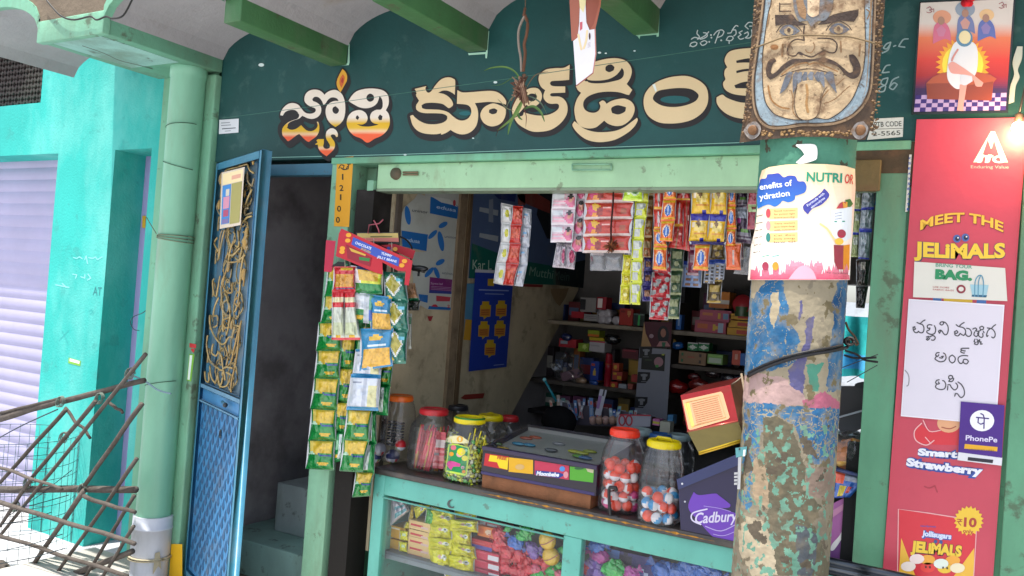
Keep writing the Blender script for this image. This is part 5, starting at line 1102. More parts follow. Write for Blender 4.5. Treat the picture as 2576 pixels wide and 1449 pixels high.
strip('snack_strip', 'packet', 'yellow and green packets with white backs beside the red one', 'snack strip', [([(884,668),(962,682),(962,738),(892,738)], YG), ([(892,738),(945,740),(942,814),(886,808)], WG)], -.12, string=[(920,610),(922,670)])
strip('snack_strip', 'packet', 'dark green strip with diamond shaped windows at the right of the rack', 'snack strip', ladder([(964,684),(970,755),(974,830),(978,912)], [(1018,688),(1023,758),(1024,832),(1020,912)], DGREEN), -.11, string=[(985,610),(990,684)])
strip('snack_strip', 'packet', 'small clear pouch of brown snacks with a black header behind the rack', 'snack strip', [([(1018,712),(1046,712),(1054,755),(1022,756)], ['#b08a66', ('n', .1, .1, .9, .8, '#a87c58', .15), ('r', 0, .85, 1, 1, '#1c7a50')]), ([(1022,756),(1056,756),(1052,780),(1024,780)], ['#1c2420']), ([(1024,790),(1036,790),(1034,876),(1026,876)], ['#c6ccc4', ('r', .1,.1,.9,.3,'#5f8f6c')])], .02, string=[(1030,640),(1030,712)])
strip('snack_strip', 'packet', 'green packets tucked behind the blue pair near the middle of the bunch', 'snack strip', ladder([(905,690),(900,765),(893,840),(886,905)], [(960,690),(958,765),(950,842),(944,908)], [GREENW, GREEN]), -.045, string=[(930,610),(932,690)])
strip('snack_strip', 'packet', 'green and gold strip hidden behind the diamond windowed strip at the right edge', 'snack strip', ladder([(952,820),(948,895),(944,968),(940,1040)], [(998,822),(992,896),(980,970),(974,1042)], [GREEN, GREEN, GREENW]), -.02, string=[(975,640),(975,820)])
# red display headers
rh = thing('display_header', 'bent red and blue card header slanting across the top of the packet rack', 'display card')
b = MB(); S = PY(-.15)
poly(b, S, [(372,45),(1290,460),(1240,780),(1185,770),(1200,600),(1100,590),(900,480),(905,640),(800,610),(500,480),(300,400),(340,110)], '#b3202e', .001, U0)
S_ = PY(-.145); poly(b, S_, [(372,45),(1290,460),(1240,780),(1185,770),(1200,600),(1100,590),(900,480),(905,640),(800,610),(500,480),(300,400),(340,110)], '#d9b9ac', .001, U0)
poly(b, S, [(525,155),(1120,430),(1105,535),(800,405),(500,250)], '#3350a8', .002, U0); text(b, S, 'CHOCOLATE', (545,240), (750,320), 34, '#d6dcf0', .003, U0, bold=.03); text(b, S, 'ZUZUZU', (620,310), (745,365), 24, '#d0a838', .003, U0, bold=.03)
text(b, S, 'YUMMY', (880,375), (1020,420), 34, '#d6dcf0', .003, U0, bold=.03); text(b, S, 'JELLY BEANS', (830,420), (1080,485), 30, '#d6dcf0', .003, U0, bold=.03)
for x, y in ((465,130),(455,200),(1185,465),(1150,520),(385,300),(380,345)): ell(b, S, x, y, 36, 28, '#dc9a2c', .0024+.0002*(x % 3), U0, n=10)
b.build('front_card', M['card'], rh)
b = MB(); poly(b, S, [(430,250),(760,420),(740,535),(640,500),(450,430)], '#8a1c2c', .0026, U0); poly(b, S, [(470,290),(690,380),(680,400),(500,340)], '#c9a040', .0032, U0); poly(b, S, [(600,410),(740,430),(730,470),(600,450)], '#2f7a3c', .0034, U0); b.build('window', M['card'], rh)
b = MB(); slabq(b, PY(-.09), [(175,195),(300,205),(250,610),(148,600)], '#b82c48', .002, 0, U0); slabq(b, PY(-.10), [(330,470),(420,480),(410,535),(240,535)], '#1e1e20', .02, 0, U0); b.build('side_card', M['card'], rh)
b = MB(); slabq(b, PY(-.06), [(880,260),(1060,245),(1325,330),(1290,440)], '#a82430', .002, 0, U0); ell(b, PY(-.064), 1065, 310, 30, 26, '#d9a24c', .001, U0); ell(b, PY(-.064), 980, 300, 24, 20, '#3a52a0', .001, U0); b.build('back_card', M['card'], rh)
hk = thing('hanging_scale', 'black bar with a yellow and pink label hanging on pink cord above the packets', 'hanger')
b = MB(); S = PY(-.03); slabq(b, S, [(560,95),(1110,95),(1130,240),(575,225)], '#1d1b1c', .012, 0, U0); b.build('bar', M['plastic'], hk)
b = MB(); S = PY(-.043); slabq(b, S, [(575,108),(1100,104),(1112,218),(585,205)], '#cdb46a', .001, 0, U0); poly(b, S, [(580,165),(1108,165),(1112,218),(585,205)], '#c8786c', .002, U0); stroke(b, S, [(750,150),(1020,148)], 12, '#6a6a3c', .003, U0); b.build('label', M['card'], hk)
b = MB(); S = PY(-.05); b.tube([S(*U0(p)) for p in [(910,-70),(860,-20),(730,0),(715,110)]], .003, '#b0606a', 5); b.tube([S(*U0(p)) for p in [(790,-60),(820,-10),(850,60),(860,110)]], .003, '#b0606a', 5); b.tube([S(*U0(p)) for p in cr([(1130,150),(1220,200),(1280,300),(1270,430),(1250,520)], False)], .004, '#1d1b1c', 5); b.build('cord', M['string'], hk)
b = MB(); S = PY(-.02); b.tube([S(*U0((1230,520))), S(*U0((1440,590)))], .010, '#15181a', 6); b.ball(S(*U0((1370,560))), .03, '#15181a', 8, (1.6, .8, .45)); b.tube([S(*U0((1370,590))), S(*U0((1365,660)))], .005, '#15181a', 6)
tag(b.build('clip', M['plastic']), 'black plastic clip sticking out right of the packet rack', 'clip')

# ============================================================ INSIDE THE SHOP: POSTERS ON THE LEFT BOARD
T5 = T(1480, 700, 620, 1497); A7 = T(2048, 700, 1024, 1932); R6 = T(2150, 700, 450, 1630); R7 = T(2550, 700, 500, 1610); I8 = T(2150, 1100, 850, 2053)
S = PX(-2.277)
b = MB(); W_ = '#b9bdb6'
poly(b, S, [(545,135),(900,130),(882,700),(850,1000),(828,1310),(560,1300),(470,1250),(420,1080),(405,880),(430,745),(555,740),(310,690),(300,540),(285,430),(330,310),(430,230),(470,170),(530,205)], W_, .001, T5)
for p in ([(585,210),(800,265),(890,330),(872,430),(578,370)], [(305,535),(560,575),(545,735),(312,690)], [(470,1150),(560,1160),(555,1235),(480,1215)], [(790,1160),(825,1155),(810,1305),(560,1295),(570,1265),(780,1280)]): poly(b, S, p, '#1f66ac', .0016, T5)
poly(b, S, [(590,205),(770,235),(850,310),(800,290),(690,265)], '#c9ccc6', .0022, T5)
def petal(x, y, l, w_, a, c='#2a70b8'): ell(b, S, x, y, l, w_, c, .002+.0001*(int(x) % 5), T5, ang=a)
petal(365,390,92,28,82); petal(732,150,34,22,80); petal(706,482,48,24,-30); petal(605,575,58,22,-45); petal(685,640,98,28,80); petal(678,842,48,24,-30); petal(572,940,62,22,-48); petal(645,945,58,22,68)
text(b, S, 'uninor', (405,352), (560,375), 30, '#5a6068', .002, T5, bold=.01); text(b, S, 'uninor', (720,605), (835,618), 28, '#6a7078', .002, T5, bold=.01); text(b, S, 'uninor', (695,955), (815,970), 28, '#6a7078', .002, T5, bold=.01); text(b, S, 'edusa', (345,640), (480,660), 36, '#a9c2dc', .0022, T5, bold=.02); text(b, S, 'edusa', (640,320), (830,358), 34, '#a9c2dc', .0024, T5, bold=.02)
poly(b, S, [(578,985),(795,1010),(785,1150),(570,1140)], '#74286a', .002, T5); poly(b, S, [(572,1110),(788,1125),(786,1150),(570,1140)], '#3a3f8a', .0024, T5); poly(b, S, [(640,1165),(780,1180),(770,1220),(640,1220)], '#b8404e', .002, T5); text(b, S, '2', (745,1280), (770,1282), 28, '#b8303c', .0024, T5, bold=.03); poly(b, S, [(590,1270),(660,1275),(640,1250),(615,1250)], '#b8303c', .002, T5)
text(b, S, 'Special', (585,1055), (700,1062), 22, '#c9a4c4', .0028, T5); 
for k in range(3): stroke(b, S, [(590,1075+k*14),(780,1088+k*14)], 4, '#b08ab0', .0026, T5)
poly(b, S, [(840,580),(858,585),(845,750),(832,748)], '#b8404a', .0022, T5); ell(b, S, 815, 270, 14, 30, '#b8404a', .0026, T5); poly(b, S, [(862,750),(886,752),(872,975),(850,970)], '#b0a850', .002, T5); poly(b, S, [(872,240),(892,245),(885,360),(862,330)], '#b8404a', .0024, T5)
poly(b, S, [(555,1365),(610,1362),(590,1410),(570,1410)], '#a03038', .002, T5)
tag(b.build('poster', M['oldpaper']), 'worn white and blue telecom posters pasted on the left board', 'poster')
b = MB()
q = [(1015,130),(1500,130),(1700,1100),(960,1000)]
poly(b, S, [(1192,474),(1480,474),(1476,724),(1396,716),(1178,700)], '#52678c', .001); poly(b, S, [(1360,474),(1480,474),(1474,612),(1376,600),(1350,540)], '#22262c', .0016)
poly(b, S, [(1170,130),(1420,130),(1400,260),(1240,230),(1190,180)], '#22306c', .0018, T5); poly(b, S, [(40,105),(130,110),(290,200),(285,290),(210,260),(60,190)], '#8f4038', .0024, A7, smooth=True); poly(b, S, [(1425,130),(1500,130),(1500,290),(1430,290)], '#a0544c', .0024, T5)
for y in (310,560): poly(b, S, [(1060,y),(1240,y+30),(1235,y+85),(1055,y+40)], '#aab4bc', .002, T5)
poly(b, S, [(1150,240),(1190,230),(1190,460),(1145,450)], '#8a96a8', .0022, T5)
poly(b, S, [T5((985,660)), T5((1210,745)), A7((90,650)), A7((330,690)), A7((330,830)), A7((80,820)), T5((1190,1000)), T5((958,995))], '#0c5f52', .0028)
poly(b, S, [A7((330,690)), A7((560,640)), A7((550,855)), A7((330,830))], '#1c2a2c', .003); poly(b, S, [A7((80,822)), A7((235,828)), A7((230,848)), A7((75,842))], '#8a2c2c', .0032)
text(b, S, 'Kar L', (990,910), (1175,915), 98, '#b5cbb8', .0034, T5, bold=.0); text(b, S, 'a Mutthi', (75,748), (305,785), 72, '#8aa89a', .0034, A7, bold=.0); text(b, S, 'Mein', (315,788), (430,800), 72, '#4d6660', .0036, A7, bold=.0)
tag(b.build('banner', M['oldpaper']), 'blue and green banner reading Kar Lo Mutthi Mein on the left board', 'banner')
b = MB(); S = PX(-2.262)
slabq(b, S, [A6((1655,600)), (1292,694), A6((1890,1320)), A6((1605,1355))], '#1c3a9e', .001, 0)
slabq(b, PX(-2.2605), [A6((1655,583)), A6((1800,590)), A6((1795,612)), A6((1652,606))], '#c9ccd6', .001, 0)
for x, y in ((1730,895),(1850,890),(1718,1045),(1840,1040),(1766,1185)):
    poly(b, S, [(x-22,y-70),(x+30,y-70),(x+28,y-45),(x+44,y-40),(x+38,y+45),(x+12,y+48),(x-12,y+68),(x-12,y+48),(x-42,y+45),(x-38,y-38),(x-24,y-45)], '#c9a422', .0016, A6)
    poly(b, S, [(x-36,y-12),(x+38,y-14),(x+34,y+42),(x-38,y+40)], '#c07a30', .002, A6)
    for k in range(3): stroke(b, S, [(x-28,y-2+k*15),(x+28,y-4+k*15)], 4, '#7a3c1c', .0024, A6)
poly(b, S, [(1750,655),(1800,655),(1795,710),(1748,708)], '#c9a422', .0016, A6)
stroke(b, S, [(1685,738),(1905,745)], 9, '#8fa0d0', .0016, A6); stroke(b, S, [(1730,768),(1870,772)], 6, '#8fa0d0', .0016, A6); stroke(b, S, [(1795,1308),(1870,1300)], 5, '#8fa0d0', .0016, A6)
tag(b.build('poster', M['paper']), 'royal blue poster with five yellow badges hanging on the left board', 'poster')
b = MB(); S = PX(-2.255+.0)
S = PX(-2.262); slabq(b, PX(-2.27), [(1590,690),(1650,690),(1620,1120),(1565,1115)], '#4f86a8', .001, 0, A6); slabq(b, PX(-2.268), [(1580,960),(1630,965),(1620,1120),(1565,1115)], '#c0902c', .001, 0, A6)
tag(b.build('poster', M['oldpaper']), 'edge of a pale blue and yellow poster behind the royal blue one', 'poster')
b = MB(); S = PX(-2.276)
poly(b, S, [A7((290,858)), A7((400,856)), A7((430,852)), A7((420,880)), A7((400,930)), A7((360,990)), A7((330,960)), A7((300,900))], '#98805f', .0006, smooth=True); tag(b.build('board_stain', M['ply']), 'brownish rubbed patch on the left board under the banner', 'stain')
b = MB()
poly(b, S, [(1340,100),(1620,80),(1600,150),(1340,170),(1280,150)], '#8c2f24', .0014, T(1480,1550,520,1838))
tag(b.build('board_stain', M['ply']), 'dull red smear low on the left board above the jars', 'stain')

# ============================================================ HANGING SACHETS
PINKS = ['#cbb7c0', ('s', .02, .1, .55, .9, '#d9a0b0', 30), ('r', .03, .1, .5, .35, '#cfd2d6'), ('d', .80, .55, .3, .5, '#cf6a8c'), ('e', .80, .42, .11, .2, '#c78a72'), ('e', .78, .24, .12, .12, '#241c20'), ('r', 0, .92, 1, 1, '#d8d2d6')]
SILV = ['#a9a3aa', ('n', 0, 0, 1, 1, '#b0a8b0', .25), ('e', .8, .5, .15, .3, '#c05a7c')]
RFR = ['#b8301e', ('e', .12, .45, .10, .26, '#c2306c'), ('e', .22, .25, .09, .22, '#d8a424'), ('e', .2, .75, .08, .2, '#d8892a'), ('e', .3, .55, .08, .26, '#8a2420'), ('r', .36, .28, .56, .36, '#e4b0a4'), ('r', .78, .3, .9, .7, '#9c4a2c'), ('n', 0, .86, 1, .99, '#c4b4ae', .1)]
YEL = ['#c3cc1e', ('r', .12, .1, .72, .5, '#c4c8bc'), ('r', .15, .55, .6, .9, '#b4b8b0'), ('r', .6, .15, .85, .4, '#9aa09c'), ('r', .05, .95, .2, 1, '#20241c')]
YEL2 = ['#d2cf1c', ('n', .2, .2, .9, .8, '#c2b020', .25), ('e', .5, .5, .2, .12, '#e8e49c')]
LIME = ['#b7dc1e', ('e', .6, .42, .26, .28, '#b8cfae'), ('e', .6, .45, .16, .16, '#6f9c5c'), ('r', .05, .9, .95, 1, '#d6ec6c'), ('e', .25, .5, .1, .15, '#e0ecd0')]
ORG = ['#e0661c', ('r', 0, .04, 1, .14, '#d9b01e'), ('e', .45, .5, .34, .3, '#e9c49a'), ('e', .45, .52, .24, .26, '#2a62b8'), ('r', .4, .32, .5, .72, '#a8bfe0'), ('r', 0, .86, 1, .96, '#d9a01e')]
ORGB = ['#d85a20', ('r', .42, .25, .58, .8, '#bda79a'), ('r', 0, .0, 1, .06, '#e07a40'), ('r', 0, .9, 1, .96, '#e07a40')]
REDS = ['#bf2a22', ('d', .5, .5, .16, .5, '#c4b8b4'), ('r', 0, .9, 1, 1, '#d8a01c')]
RED2 = ['#b3241f', ('r', .45, .0, .55, 1, '#8a5a3a'), ('r', .65, .3, .9, .42, '#d9a49c')]
YB = ['#e0b412', ('r', 0, 0, 1, .24, '#2a2a9c'), ('e', .5, .46, .34, .2, '#e8cf74'), ('d', .45, .36, .16, .16, '#7a5a30'), ('r', .05, .3, .22, .5, '#e9dcc4'), ('r', .2, .66, .9, .72, '#d08c1e'), ('e', .7, .93, .13, .06, '#26268c'), ('r', 0, .0, 1, .03, '#3c3c9c')]
PUR = ['#453048', ('n', .05, .0, .95, .30, '#a9aebc', .3), ('e', .2, .36, .2, .08, '#a83a88'), ('r', .3, .62, .9, .7, '#5c8c3a'), ('s', .0, .7, 1, .9, '#8a8590', 26)]
LAB = ['#8c2038', ('n', .05, .0, .95, .30, '#b4c890', .08), ('r', .3, .1, .8, .18, '#7a3a3c'), ('n', .0, .85, 1, 1, '#9c3a50', .1)]
BLIS = ['#7d93bc', ('r', 0, 0, 1, .16, '#27409c')]+[('r', x, y, x+.3, y+.1, '#7a5238') for x in (.12, .58) for y in (.25, .45, .65, .85)]
BLIS2 = ['#99a0b0', ('r', 0, 0, 1, .2, '#2c4aa0')]+[('r', x, y, x+.36, y+.08, '#2e2c30') for x in (.08, .56) for y in (.3, .45, .6, .75, .9)]+[('r', .1, y+.02, .4, y+.05, '#b08a3c') for y in (.3, .6, .9)]
YH = .10
R6q = lambda L: [tuple(p) for p in L]
strip('sachet_strip', 'sachet', 'outer strip of white and pink sachets printed with a woman, leftmost under the shutter beam', 'sachet strip', ladder([(235,60),(222,245),(205,490),(195,725),(185,975)], [(590,60),(575,245),(555,490),(525,725),(500,975)], PINKS), YH, R6, bulge=.006, nx=14, ny=10)
strip('sachet_strip', 'sachet', 'inner strip of pink sachets half hidden by the red ones', 'sachet strip', ladder([(580,100),(560,345),(540,600),(510,850),(480,1105)], [(705,100),(692,345),(678,600),(665,850),(650,1108)], ['#c9b2bc', ('d', .5, .6, .6, .5, '#c9587e'), ('e', .6, .45, .3, .22, '#bd8068'), ('e', .6, .22, .3, .12, '#241c20'), ('r', .0, .0, .8, .12, '#cdd0d4')]), YH+.02, R6, bulge=.006)
strip('sachet_strip', 'sachet', 'crumpled silver and pink sachets at the foot of the pink strips', 'sachet strip', [([(275,985),(420,1000),(405,1350),(222,1335)], SILV), ([(420,1000),(562,1112),(540,1368),(405,1350)], ['#b0a4ac', ('e', .6, .4, .35, .3, '#bf4a6e')])], YH+.03, R6, bulge=.012, crk=2.5)
strip('sachet_strip', 'sachet', 'wide red sachets with fruit prints and silver seams', 'sachet strip', ladder([(700,120),(688,405),(668,648),(658,890),(648,1128)], [(1408,120),(1398,400),(1382,640),(1355,885),(1345,1130)], RFR), YH-.01, R6, bulge=.008, nx=22, ny=12)
t = thing('clear_pouch_strip', 'two clear plastic pouches hanging below the red fruit sachets', 'pouch')
for q in ([(760,1120),(985,1130),(975,1390),(760,1385)], [(985,1130),(1230,1140),(1225,1385),(975,1390)]):
    b = MB(); pouch(b, PY(YH+.02), q, ['#c0bcbc'], .012, 0, R6, 8, 8, 2.5); b.build('pouch', M['bag'], t)
b = MB(); S = PY(YH-.04); c = S(*R6((1065, 1035)))
for k in range(70):
    a = random.uniform(0, 6.28); d = Vector((math.cos(a), random.uniform(-.8, .8), math.sin(a))).normalized(); b.tube([c+d*.004, c+d*random.uniform(.018, .032)], [.003, .001], jit(random.choice(['#6b3a22', '#8c5434', '#4a2a1c']), .2), 4)
b.tube([S(*R6((1105,100))), S(*R6((1095,400))), S(*R6((1065,760))), S(*R6((1065,1000)))], .0035, '#3a1c18', 5)
tag(b.build('tassel', M['string']), 'brown bristly tassel on a dark string before the red sachets', 'tassel')
strip('sachet_strip', 'sachet', 'long lime yellow strip of sachets hanging right of the red ones', 'sachet strip', ladder([(938,60),(928,200),(916,315),(905,480),(898,640),(892,810),(888,975)], [(1038,60),(1026,200),(1015,315),(1000,480),(990,640),(980,810),(970,978)], YEL), YH, A7, bulge=.006)
strip('sachet_strip', 'sachet', 'shorter bright yellow strip beside the long lime strip', 'sachet strip', ladder([(838,600),(826,740),(820,830),(813,972)], [(912,602),(902,742),(896,830),(888,974)], [YEL2, YEL2, YEL2]), YH+.01, A7, bulge=.009, crk=1.8)
strip('sachet_strip', 'sachet', 'single lime green sachet with a leaf print at the shutter beam', 'sachet strip', [([(1258,120),(1545,120),(1528,382),(1235,372)], LIME)], YH-.03, R6, bulge=.008)
strip('sachet_strip', 'sachet', 'red and orange strip with silver diagonal marks', 'sachet strip', [([(215,100),(345,100),(335,440),(208,440)], REDS), ([(208,440),(335,440),(330,690),(205,690)], REDS), ([(205,690),(330,700),(380,925),(205,925)], ORG), ([(205,915),(385,925),(370,1232),(190,1220)], ORG)], YH, R7, bulge=.009)
strip('sachet_strip', 'sachet', 'strip of three orange sachets with blue ovals', 'sachet strip', ladder([(345,60),(328,318),(300,588),(285,850)], [(508,60),(500,312),(478,580),(455,855)], ORG), YH-.025, R7, bulge=.010)
strip('sachet_strip', 'sachet', 'bunch of bright red sachets between the orange and yellow ones', 'sachet strip', [([(505,90),(692,90),(685,325),(500,322)], REDS), ([(500,320),(592,320),(585,660),(470,665)], REDS), ([(592,320),(685,325),(672,985),(590,960)], RED2), ([(470,660),(590,655),(590,960),(395,935)], RED2)], YH+.02, R7, bulge=.009)
strip('sachet_strip', 'sachet', 'four yellow and navy sachets joined two by two', 'sachet strip', [([(695,90),(958,95),(932,500),(692,498)], YB), ([(958,95),(1172,100),(1142,512),(932,500)], YB), ([(692,496),(935,500),(902,852),(664,850)], YB), ([(935,500),(1150,512),(1116,862),(892,855)], YB), ([(664,848),(1140,858),(1135,905),(668,895)], ['#2a1f6c'])], YH-.01, R7, bulge=.010, nx=14, ny=16)
strip('sachet_strip', 'sachet', 'single orange sachet hanging below the yellow and navy ones', 'sachet strip', [([(735,890),(938,890),(905,1235),(718,1222)], ORG)], YH-.015, R7, bulge=.010)
strip('sachet_strip', 'sachet', 'orange strip at the right ending in a plain backed sachet', 'sachet strip', [([(1178,100),(1272,100),(1265,392),(1160,392)], ORG), ([(1160,392),(1268,392),(1272,690),(1146,690)], ORG), ([(1146,690),(1272,690),(1268,930),(1132,930)], ORG), ([(1132,880),(1336,882),(1335,1222),(1140,1220)], ORGB)], YH, R7, bulge=.009)
strip('sachet_strip', 'sachet', 'dark purple and silver sachets partly behind the pillar', 'sachet strip', ladder([(1268,80),(1268,420),(1266,860)], [(1430,80),(1412,420),(1480,890)], PUR), YH+.03, R7, bulge=.008, crk=2)
strip('sachet_strip', 'sachet', 'maroon and pale green sachets next to the pillar', 'sachet strip', ladder([(1425,60),(1412,380),(1405,700)], [(1600,60),(1600,380),(1580,700)], LAB), YH+.0, R7, bulge=.008)
t = thing('clear_pouch_strip', 'silvery clear pouch hanging beside the last orange sachet', 'pouch'); b = MB(); pouch(b, PY(YH+.03), [(1335,920),(1480,930),(1450,1290),(1235,1270)], ['#b4b2b4'], .014, 0, R7, 8, 10, 2.5); b.build('pouch', M['bag'], t)
strip('blister_strip', 'sachet', 'blue card of brown capsules hanging below the orange sachet', 'blister card', [([(1290,645),(1442,660),(1432,850),(1280,842)], BLIS)], YH+.25, A7, bulge=.004, nx=14, ny=20)
strip('blister_strip', 'sachet', 'two small silver and blue blister cards right of the blue one', 'blister card', [([(1462,640),(1535,640),(1525,820),(1446,815)], BLIS2), ([(1535,635),(1612,640),(1602,790),(1530,790)], BLIS2)], YH+.22, A7, bulge=.004, nx=10, ny=20)
REDW2 = ['#b4202c']+[('e', (k*.37) % 1, (k*.23+.1) % 1, .16, .10, '#a4a8a6') for k in range(9)]
strip('sachet_strip', 'sachet', 'long strip of red and grey mottled sachets hanging in the middle', 'sachet strip', [([(1170,560),(1200,600),(1200,760),(1060,740)], REDW2), ([(1060,735),(1200,745),(1192,930),(1042,925)], REDW2), ([(1042,922),(1192,928),(1178,1098),(1038,1088)], REDW2)], YH+.12, A7, bulge=.012, crk=2)
strip('biscuit_strip', 'packet', 'narrow purple strip of biscuit packs behind the lime strip', 'packet strip', ladder([(1000,620),(995,720),(985,830),(978,950)], [(1062,622),(1060,722),(1058,832),(1058,952)], ['#38307c', ('r', .2, .3, .8, .7, '#9a6a4c')]), YH+.2, A7, bulge=.01)
WR = ['#c9c9c6', ('e', .55, .5, .22, .2, '#b8b424'), ('r', 0, .94, 1, 1, '#9a9a98'), ('r', 0, 0, .06, 1, '#a8a4a8')]
RR = ['#b8281e', ('n', .1, .2, .9, .7, '#c04a2c', .15), ('r', 0, .95, 1, 1, '#7a1c1c')]
RB = ['#a8acb4', ('r', .2, .3, .6, .4, '#6f9cc0'), ('r', .1, .5, .3, .55, '#b84a4c')]
strip('sachet_strip', 'sachet', 'white strip with yellow dots hanging before the blue banner', 'sachet strip', ladder([(1262,268),(1265,455),(1265,650),(1215,850),(1192,1042)], [(1378,290),(1370,470),(1352,660),(1340,855),(1292,1062)], WR), .16, T5, bulge=.007)
strip('sachet_strip', 'sachet', 'red strip between the white dotted ones before the blue banner', 'sachet strip', ladder([(1378,295),(1358,480),(1345,660),(1310,850),(1285,1062)], [(1480,300),(1470,480),(1455,665),(1440,860),(1388,1072)], RR), .15, T5, bulge=.008, crk=1.6)
strip('sachet_strip', 'sachet', 'thin white strip with blue print right of the red strip', 'sachet strip', ladder([(75,245),(70,380),(62,530),(30,680),(12,835)], [(150,262),(142,390),(128,540),(118,672),(78,842)], RB), .165, A7, bulge=.006)
random.seed(41)
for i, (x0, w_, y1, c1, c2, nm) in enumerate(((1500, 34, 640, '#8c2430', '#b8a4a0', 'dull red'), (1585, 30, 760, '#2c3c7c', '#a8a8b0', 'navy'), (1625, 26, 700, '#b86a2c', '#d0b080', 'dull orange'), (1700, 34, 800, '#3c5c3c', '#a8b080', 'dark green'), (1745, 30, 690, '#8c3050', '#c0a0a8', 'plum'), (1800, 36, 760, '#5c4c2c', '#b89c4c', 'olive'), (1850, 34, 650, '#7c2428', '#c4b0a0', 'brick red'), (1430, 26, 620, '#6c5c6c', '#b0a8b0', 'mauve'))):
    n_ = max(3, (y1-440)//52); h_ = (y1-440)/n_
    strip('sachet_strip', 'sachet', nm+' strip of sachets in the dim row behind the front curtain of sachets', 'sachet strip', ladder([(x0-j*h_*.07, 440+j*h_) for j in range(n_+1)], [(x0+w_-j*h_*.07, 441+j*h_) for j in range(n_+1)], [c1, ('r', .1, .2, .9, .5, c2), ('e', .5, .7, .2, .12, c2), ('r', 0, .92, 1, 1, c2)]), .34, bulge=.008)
# strips seen right of the pillar
strip('sachet_strip', 'sachet', 'strip of yellow, white and blue sachets seen just right of the pillar', 'sachet strip', ladder([(838,70),(835,220),(825,370),(815,530)], [(890,70),(884,220),(872,370),(862,530)], ['#a8b47c', ('r', 0, 0, 1, .12, '#3c48c0'), ('n', .2, .2, .9, .5, '#c9cfc4', .2)]), YH+.05, A8, bulge=.01, crk=2)
strip('sachet_strip', 'sachet', 'strip of silvery sachets with blue bands, second right of the pillar', 'sachet strip', ladder([(888,68),(882,215),(870,350),(862,540)], [(965,72),(962,212),(950,352),(935,545)], ['#9aa6b4', ('r', 0, .0, 1, .12, '#3c48c0'), ('n', .1, .2, .9, .7, '#b8c2cc', .25), ('r', 0, .95, 1, 1, '#2c38b0')]), YH+.03, A8, bulge=.012, crk=2.5)
strip('sachet_strip', 'packet', 'bright blue packet high up against the right post', 'packet', [([(972,60),(1062,62),(1052,205),(962,195)], ['#2470b4', ('d', .55, .6, .3, .3, '#cbb49a'), ('e', .3, .2, .2, .1, '#b0d0e8'), ('r', .8, .3, 1, .9, '#b9a43c')])], YH+.04, A8, bulge=.01)
strip('sachet_strip', 'packet', 'dark maroon packets hanging against the right post', 'packet', [([(975,205),(1055,210),(1040,430),(965,420)], ['#2a1c20', ('e', .5, .4, .3, .1, '#8c7a6c')]), ([(965,420),(1040,430),(1028,645),(960,635)], ['#5c1c28', ('r', .2, .3, .8, .4, '#9a7a70')])], YH+.08, A8, bulge=.01)
strip('sachet_strip', 'packet', 'black packets hanging lowest between the pillar and the right post', 'packet', [([(850,545),(945,545),(925,720),(848,715)], ['#231c1a', ('n', .3, .1, .7, .4, '#8a8478', .4)]), ([(848,715),(925,720),(905,862),(848,858)], ['#171517']), ([(955,750),(1000,750),(985,880),(950,880)], ['#4a2c30'])], YH+.02, A8, bulge=.01, crk=2)

# ============================================================ BACK SHELVES
SY = 1.62
sh = thing('shelf_unit', 'dark wall shelves crammed with small goods at the back of the shop', 'shelves')
def shelfz(px, py): return at(px, py, SY).z
zA, zB, zC = 1.475, 1.305, 1.045
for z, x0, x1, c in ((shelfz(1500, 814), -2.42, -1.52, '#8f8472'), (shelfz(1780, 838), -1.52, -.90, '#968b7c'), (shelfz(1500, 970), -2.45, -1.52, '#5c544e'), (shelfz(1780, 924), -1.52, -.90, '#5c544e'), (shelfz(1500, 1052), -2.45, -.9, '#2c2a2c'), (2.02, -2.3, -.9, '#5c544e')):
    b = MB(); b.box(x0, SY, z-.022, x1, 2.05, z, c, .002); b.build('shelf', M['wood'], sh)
for x in (-1.54, -.90): b = MB(); b.box(x-.012, SY+.002, .5, x+.012, 2.05, 2.05, '#55504c'); b.build('upright', M['wood'], sh)
def hull(P): return P
def carton(tf, x0, y0, x1, y1, Y, dep, D, name, label, cat, group=None, slope=.08, m='card', nx=12, ny=8, bev=0, rz=0):
    """box standing with its front on plane Y; corners from picture (front left bottom, width, height)"""
    S = PY(Y); a = tf((x0, y1)); w_ = (x1-x0)*tf.s; P = S(*a); Q = S(a[0]+w_, a[1]+w_*slope); h = S(*tf((x0+(y1-y0)*.06, y0))).z-P.z; W = Q.x-P.x
    b = MB(); M_ = Matrix.Rotation(R(rz), 3, 'Z')
    def W2(u, d, v): q = M_@Vector((u*W, d*dep, 0)); return P+q+Vector((0, 0, v*h))
    vs = [W2(i/nx, 0, 1-j/ny) for j in range(ny+1) for i in range(nx+1)]
    b.add(vs, [(j*(nx+1)+i, j*(nx+1)+i+1, (j+1)*(nx+1)+i+1, (j+1)*(nx+1)+i) for j in range(ny) for i in range(nx)], [H(dsg(D, (i+.5)/nx, (j+.5)/ny)) for j in range(ny) for i in range(nx)])
    c = [W2(0,0,0), W2(1,0,0), W2(1,1,0), W2(0,1,0), W2(0,0,1), W2(1,0,1), W2(1,1,1), W2(0,1,1)]
    b.add(c, [(4,5,6,7), (0,3,2,1), (1,2,6,5), (0,4,7,3), (2,3,7,6)], D[0])
    return tag(b.build(name, M[m]), label, cat, group)
K = lambda c, *e: [c]+list(e)
